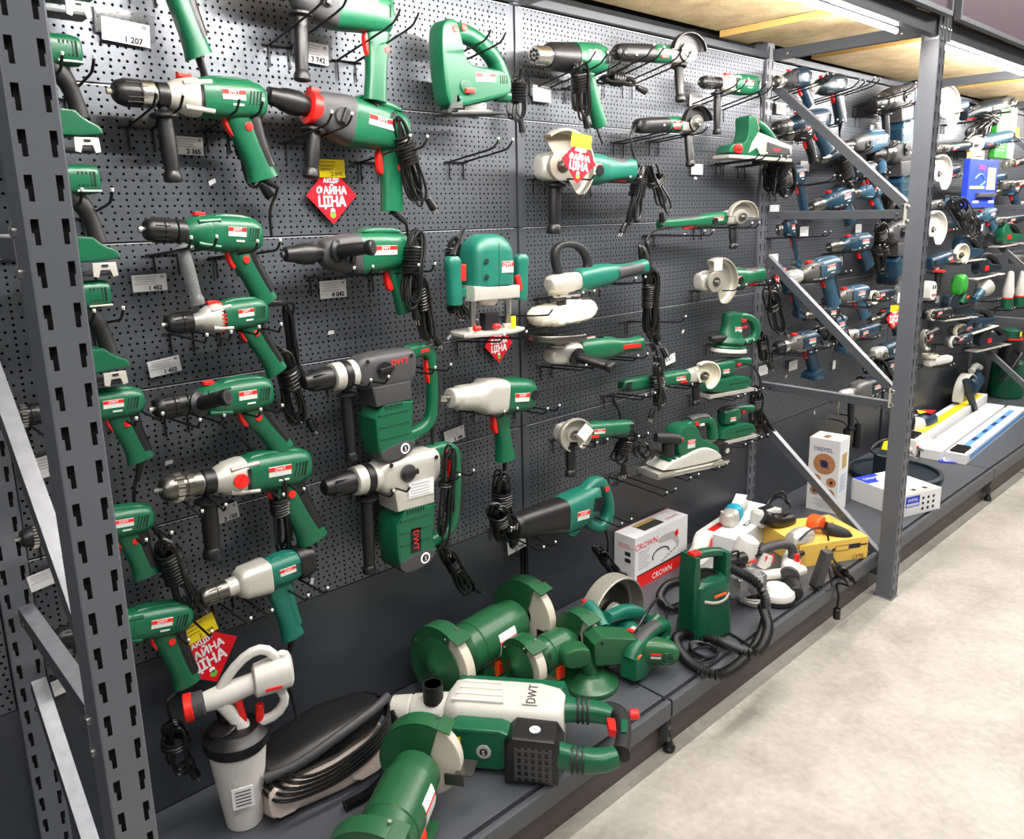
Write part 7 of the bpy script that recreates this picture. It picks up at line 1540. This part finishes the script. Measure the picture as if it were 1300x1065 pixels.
b = B(); guard(b, (.12, 0, 0), .13, -10, 190, .03, -.03, LGREY, rin=.4); t.part('blade_guard', b); b = B(); b.lathe([(0, .11), (.003, .11)], (.12, .0, 0), (0, -1, 0), DSTEEL, 36); t.part('saw_blade', b); b = B(); b.cyl((.16, .0, .04), (.34, .02, .06), .06, BLUE); t.part('motor_housing', b); b = B(); b.sweep([(-.03, -.04, .12), (.0, -.05, .06), (.06, -.06, -.02), (.12, -.06, -.08)], [(.02, .02)] * 4, DKBLUE, 14, smooth=1); b.sweep([(.2, 0, .13), (.27, 0, .16), (.36, 0, .13)], [(.018, .018)] * 3, LGREY, 14, smooth=1); t.part('handle', b); b = B(); b.box((.15, .0, -.125), (.40, .14, .03), DSTEEL, .006); t.part('table', b)
t = thing('vacuum_cleaner', 'dark green drum shaped tool standing at the back of the far shelf', 'vacuum cleaner', (on(1264, 520, SH).x + .45, -.125, SH)); b = B(); b.lathe([(0, .10), (.02, .11), (.24, .10), (.27, .06), (.30, .05)], (0, 0, 0), (0, 0, 1), DKGREEN, 26); b.build('drum', t); b = B(); b.tube([(-.05, -.05, .28), (-.12, -.1, .33), (-.2, -.08, .25), (-.22, -.02, .15)], .012, BLACK, 8, 6); b.build('hose', t)
# coil of small metal bits
c = on(1170, 572, SH + .01); b = B(); rr = random.Random(8)
for i in range(46):
    p = c + Vector((rr.uniform(-.20, .22), rr.uniform(-.10, .09), rr.uniform(0, .03))); a = rr.uniform(0, 6.28); b.tube([p, p + Vector((math.cos(a) * .03, math.sin(a) * .03, rr.uniform(.0, .012))), p + Vector((math.cos(a) * .06, math.sin(a + .4) * .06, rr.uniform(-.004, .01)))], .0028, rr.choice([DSTEEL, STEEL, BLACK, DSTEEL]), 6, 2)
o = solo(b, 'chain_pile', 'tangled heap of small metal chains and wires on the far shelf', 'metal bits'); o['kind'] = 'stuff'
t = thing('leaflet', 'small blue leaflet beside the heap of metal bits', 'leaflet', on(1200, 582, SH + .003), (0, 0, .5)); b = B(); b.box((0, 0, 0), (.14, .08, .002), BLUEP); b.box((0, 0, .0012), (.10, .03, .0006), WHITEP); b.build('card', t)
c = on(1158, 560, SH + .05); t = thing('grout_gun', 'white slim tool with red stripes leaning out behind the post', 'power tool', on(1150, 572, SH + .03), (0, -.2, -.5)); b = B(); b.cyl((0, 0, 0), (.16, 0, 0), .018, WHITE, .024); b.box((.05, -.02, .01), (.03, .006, .01), RED); b.build('body', t)
# long boxed levels on the far right
def level(label, Lp, Rp, z, yaw, L, w, h, m, tip, fn=None):
    O = on(*Lp, z); t = thing('boxed_level', label, 'box', O, (0, 0, yaw), group=None); b = B(); b.prism([(0, 0), (L, 0), (L, h), (0, h)], 0, w, m, .003); o = b.build('carton', t)
    b = B(); fn and fn(b, L, w, h); b.build('print', o)
    if tip:
        b = B()
        for i in range(4): b.box((.03 + .035 * i, w * .5, h + .006), (.012, w * .7, .016), BLACK, .004)
        b.build('end_cap', t)
    return t
yx = math.radians(3)
level('white carton with blue stripes lying at the front of the far shelf', (1226, 590), None, SH, yx, 1.3, .10, .05, PAPER, True, lambda b, L, w, h: (b.box((L * .5, -.001, h * .5), (L * .9, .001, h * .5), LBLUEP), b.box((L * .5, w * .5, h + .001), (L * .8, w * .3, .0006), LBLUEP), [b.box((.35 + .2 * i, w * .5, h + .0016), (.08, w * .2, .0006), NAVY) for i in range(4)]))
level('white carton with yellow stripe in the middle of the long far boxes', (1226, 590), None, SH, yx, 1.3, .10, .05, PAPER, False, None).location = on(1226, 590, SH) + Vector((-.02, .115, 0))
level('long white carton with yellow plastic end lying behind its neighbours', (1226, 590), None, SH, yx, 1.4, .10, .09, PAPER, True, lambda b, L, w, h: b.box((L * .55, w * .4, h + .001), (L * .85, w * .5, .0008), YELLOW)).location = on(1226, 590, SH) + Vector((-.04, .235, 0))
t = thing('yellow_case', 'bright yellow plastic block at the near end of the long boxes', 'case', on(1226, 590, SH) + Vector((-.16, .27, 0)), (0, 0, .1)); b = B(); b.prism([(0, 0), (.14, 0), (.16, .05), (.14, .085), (.02, .085), (-.01, .05)], 0, .09, YPLAST, .008); b.build('body', t); b = B(); b.box((.12, .045, .088), (.16, .05, .01), BLACK, .003); b.build('black_strap', t)


for n, x, y in [('green dust bag', 1216, 375), ('blue and silver angled tool', 1242, 380), ('blister pack by the post', 1140, 350), ('small sale sign by the post', 1134, 388), ('black vacuum', 1283, 420)]:
    hook(at(x, y, 0) + Vector((-.14, 0, 0)), 'black double wire hook behind the ' + n, .16, rise=.01)

# ================================================================ MORE OF THE CROWDED WALL
t = demo('third big blue rotary hammer, below the right end of the middle cross brace', (1104, 302), (1146, 293), Y=-.09, L=.352, gear=GREYRUB, band=DSTEEL, body=BLUE, text='', v=.12, ks=.85, sideL=.02)
flex(t, [at(1118, 285, -.13), at(1119, 292, -.13)], (at(1116, 282, -.14), at(1122, 320, -.13), .07, 5, 7), 70, relief=False)
t = bdrill('dark drill almost hidden behind the middle of the lower diagonal brace', (1020, 402), (1062, 396), ks=.8, body=DKBLUE); flex(t, [t.hend, t.hend + Vector((.01, 0, -.04))], (at(1060, 398, -.12), at(1072, 432, -.1), .06, 4, 5), 71)
t = bdrill('black and blue drill above the lowest core drill', (1098, 470), (1136, 462), ks=.85, body=DKBLUE, gear=BLACK, hlen=.10); flex(t, [at(1112, 455, -.12), at(1113, 460, -.12)], (at(1108, 452, -.13), at(1128, 488, -.12), .07, 5, 5), 72)
t = bdrill('dark blue driver in the gap between the two upper blue hammers', (1075, 222), (1110, 214), ks=.8, body=DKBLUE, hlen=.14); hooks_for(t, 'driver between the upper blue hammers', [.7], L=.2)
t = bdrill('blue drill hanging just above the lower cross brace next to the post', (1104, 408), (1140, 398), ks=.8, body=BLUE, gear=BLACK, hlen=.11)
t = far('blue grinder with black guard behind the long cable bundle', (1232, 232), (1275, 224), R=.06, ga=(10, 180), gm=BLACK, body=BLUE, ks=.9); hooks_for(t, 'grinder with black guard', [.5])
t = far('second row teal grinder end at the right edge', (1262, 282), (1300, 276), R=0, ga=None, body=DKBLUE, ks=.9)
t = jig2('blue plate mounted trimmer beside the far green jigsaw', (1238, 340), (1270, 334), body=DKBLUE, plate=WHITE, red=True); hooks_for(t, 'blue plate mounted trimmer', [.4], drop=.07)
t = jig2('dark planer below the two cloth dust bags', (1240, 432), (1278, 424), body=DKBLUE, plate=SILVER, red=True, name='electric_planer', cat='planer'); hooks_for(t, 'dark planer under the dust bags', [.4], drop=.07)
t = far('light blue drill bodied grinder under the far planer', (1206, 420), (1246, 411), R=.05, ga=(40, 260), gm=CREAM, body=BLUEL, ks=.85)
t = thing('flanged_grip', 'black straight handle with red flange right of the post', 'handle', at(1192, 344, -.14)); b = B(); b.lathe([(0, .014), (.01, .019), (.09, .017), (.10, .021), (.11, .017)], (0, 0, 0), (0, 0, -1), BLACK, 16); b.tube([(0, 0, -.02), (0, .06, -.01), (0, .137, -.01)], .003, HOOKM, 6, 3); b.build('grip', t); b = B(); b.lathe([(-.006, .02), (-.002, .034), (.004, .034)], (0, 0, 0), (0, 0, -1), RED, 20); b.build('red_flange', t)
t = far('black vacuum brush shaped tool below the small white disc', (1172, 400), (1206, 394), R=.04, ga=(60, 300), gm=GUARD, body=BLACK, ks=.8, head=BLACK); hooks_for(t, 'black brush shaped tool', [.5])
for x, y, n in [(1090, 290, 'white tag under the light blue drill and its cord'), (1047, 352, 'white tag beside the large cordless drill'), (1126, 252, 'white tag above the third big rotary hammer'), (1257, 300, 'white tag beside the far green jigsaw'), (1216, 305, 'white tag under the third white guard')]:
    price_tag(x, y, -.014, n, '', w=.065, h=.04)
# more of the white heap on the shelf
def spool(t):
    b = B(); rr = random.Random(21)
    for i in range(4): b.tube([(.055 * math.cos(a * .628) * (1 + rr.uniform(-.12, .12)), .05 * math.sin(a * .628) * (1 + rr.uniform(-.12, .12)), .006 + .006 * i) for a in range(10)], .0045, mat('pale_cord', (190, 186, 180), .4), 7, 4, closed=True)
    b.build('loops', t)
pile_tool('cord_loop', 'pale coiled cord between the air gun and the round white sander', 'cord', 958, 762, SH + .002, 0, spool)
def blackloop(t):
    b = B(); rr = random.Random(22)
    for i in range(3): b.tube([(.10 * math.cos(a * .628) * (1 + rr.uniform(-.1, .1)), .045 * math.sin(a * .628), .02 * math.sin(a * 1.1 + i) + .01 * i) for a in range(10)], .0045, CORD, 7, 4, closed=True)
    b.build('loops', t)
pile_tool('cord_loop', 'black cable looping over the top of the white pile', 'cord', 988, 648, SH + .125, 20, blackloop, pitch=-8)
def redwhite(t):
    b = B(); b.loft([(-.08, 0, 0, .02, .02, 3), (-.06, 0, 0, .032, .032, 3), (.02, 0, 0, .032, .032, 3), (.09, 0, 0, .024, .024, 2.6), (.12, 0, 0, .016, .016, 2.4)], WHITE, 20); h = b.build('body', t)
    b = B(); b.box((-.02, -.031, .006), (.06, .004, .016), RED, .001); b.box((.05, -.029, -.004), (.03, .006, .012), BLACK, .002); b.build('switch', h)
    b = B(); b.lathe([(0, .03), (.012, .034), (.02, .03)], (-.085, 0, 0), (-1, 0, 0), GREYRUB, 20); b.build('collar', t)
pile_tool('angle_grinder', 'white grinder with red stripe lying low before the long white carton', 'grinder', 925, 735, SH + .035, -30, redwhite)
pile_tool('angle_grinder', 'white and black grinder lying across the middle of the yellow carton', 'grinder', 1004, 716, SH + .055, 25, redwhite)
def redblk(t):
    b = B(); b.cyl((-.07, 0, 0), (.05, 0, 0), .026, RUBBER, .030); h = b.build('body', t)
    b = B(); b.cyl((.05, 0, 0), (.085, 0, 0), .018, RED); b.build('red_tip', h)
pile_tool('power_tool', 'short black round bodied tool with red end in front of the pile', 'power tool', 1005, 742, SH + .03, 40, redblk)
for o_, n in (('orbital_sander.001', 'left far orbital sander'), ('orbital_sander.002', 'right far orbital sander'), ('nail_gun_head', 'white vented machine head')):
    o = bpy.data.objects.get(o_)
    if o:
        l = o.location; dz = -.125 if 'orbital' in o_ else -.052
        hook((l.x, 0, l.z + dz - .012), f'black wire hook carrying the {n}', -l.y + .04, rise=.005)
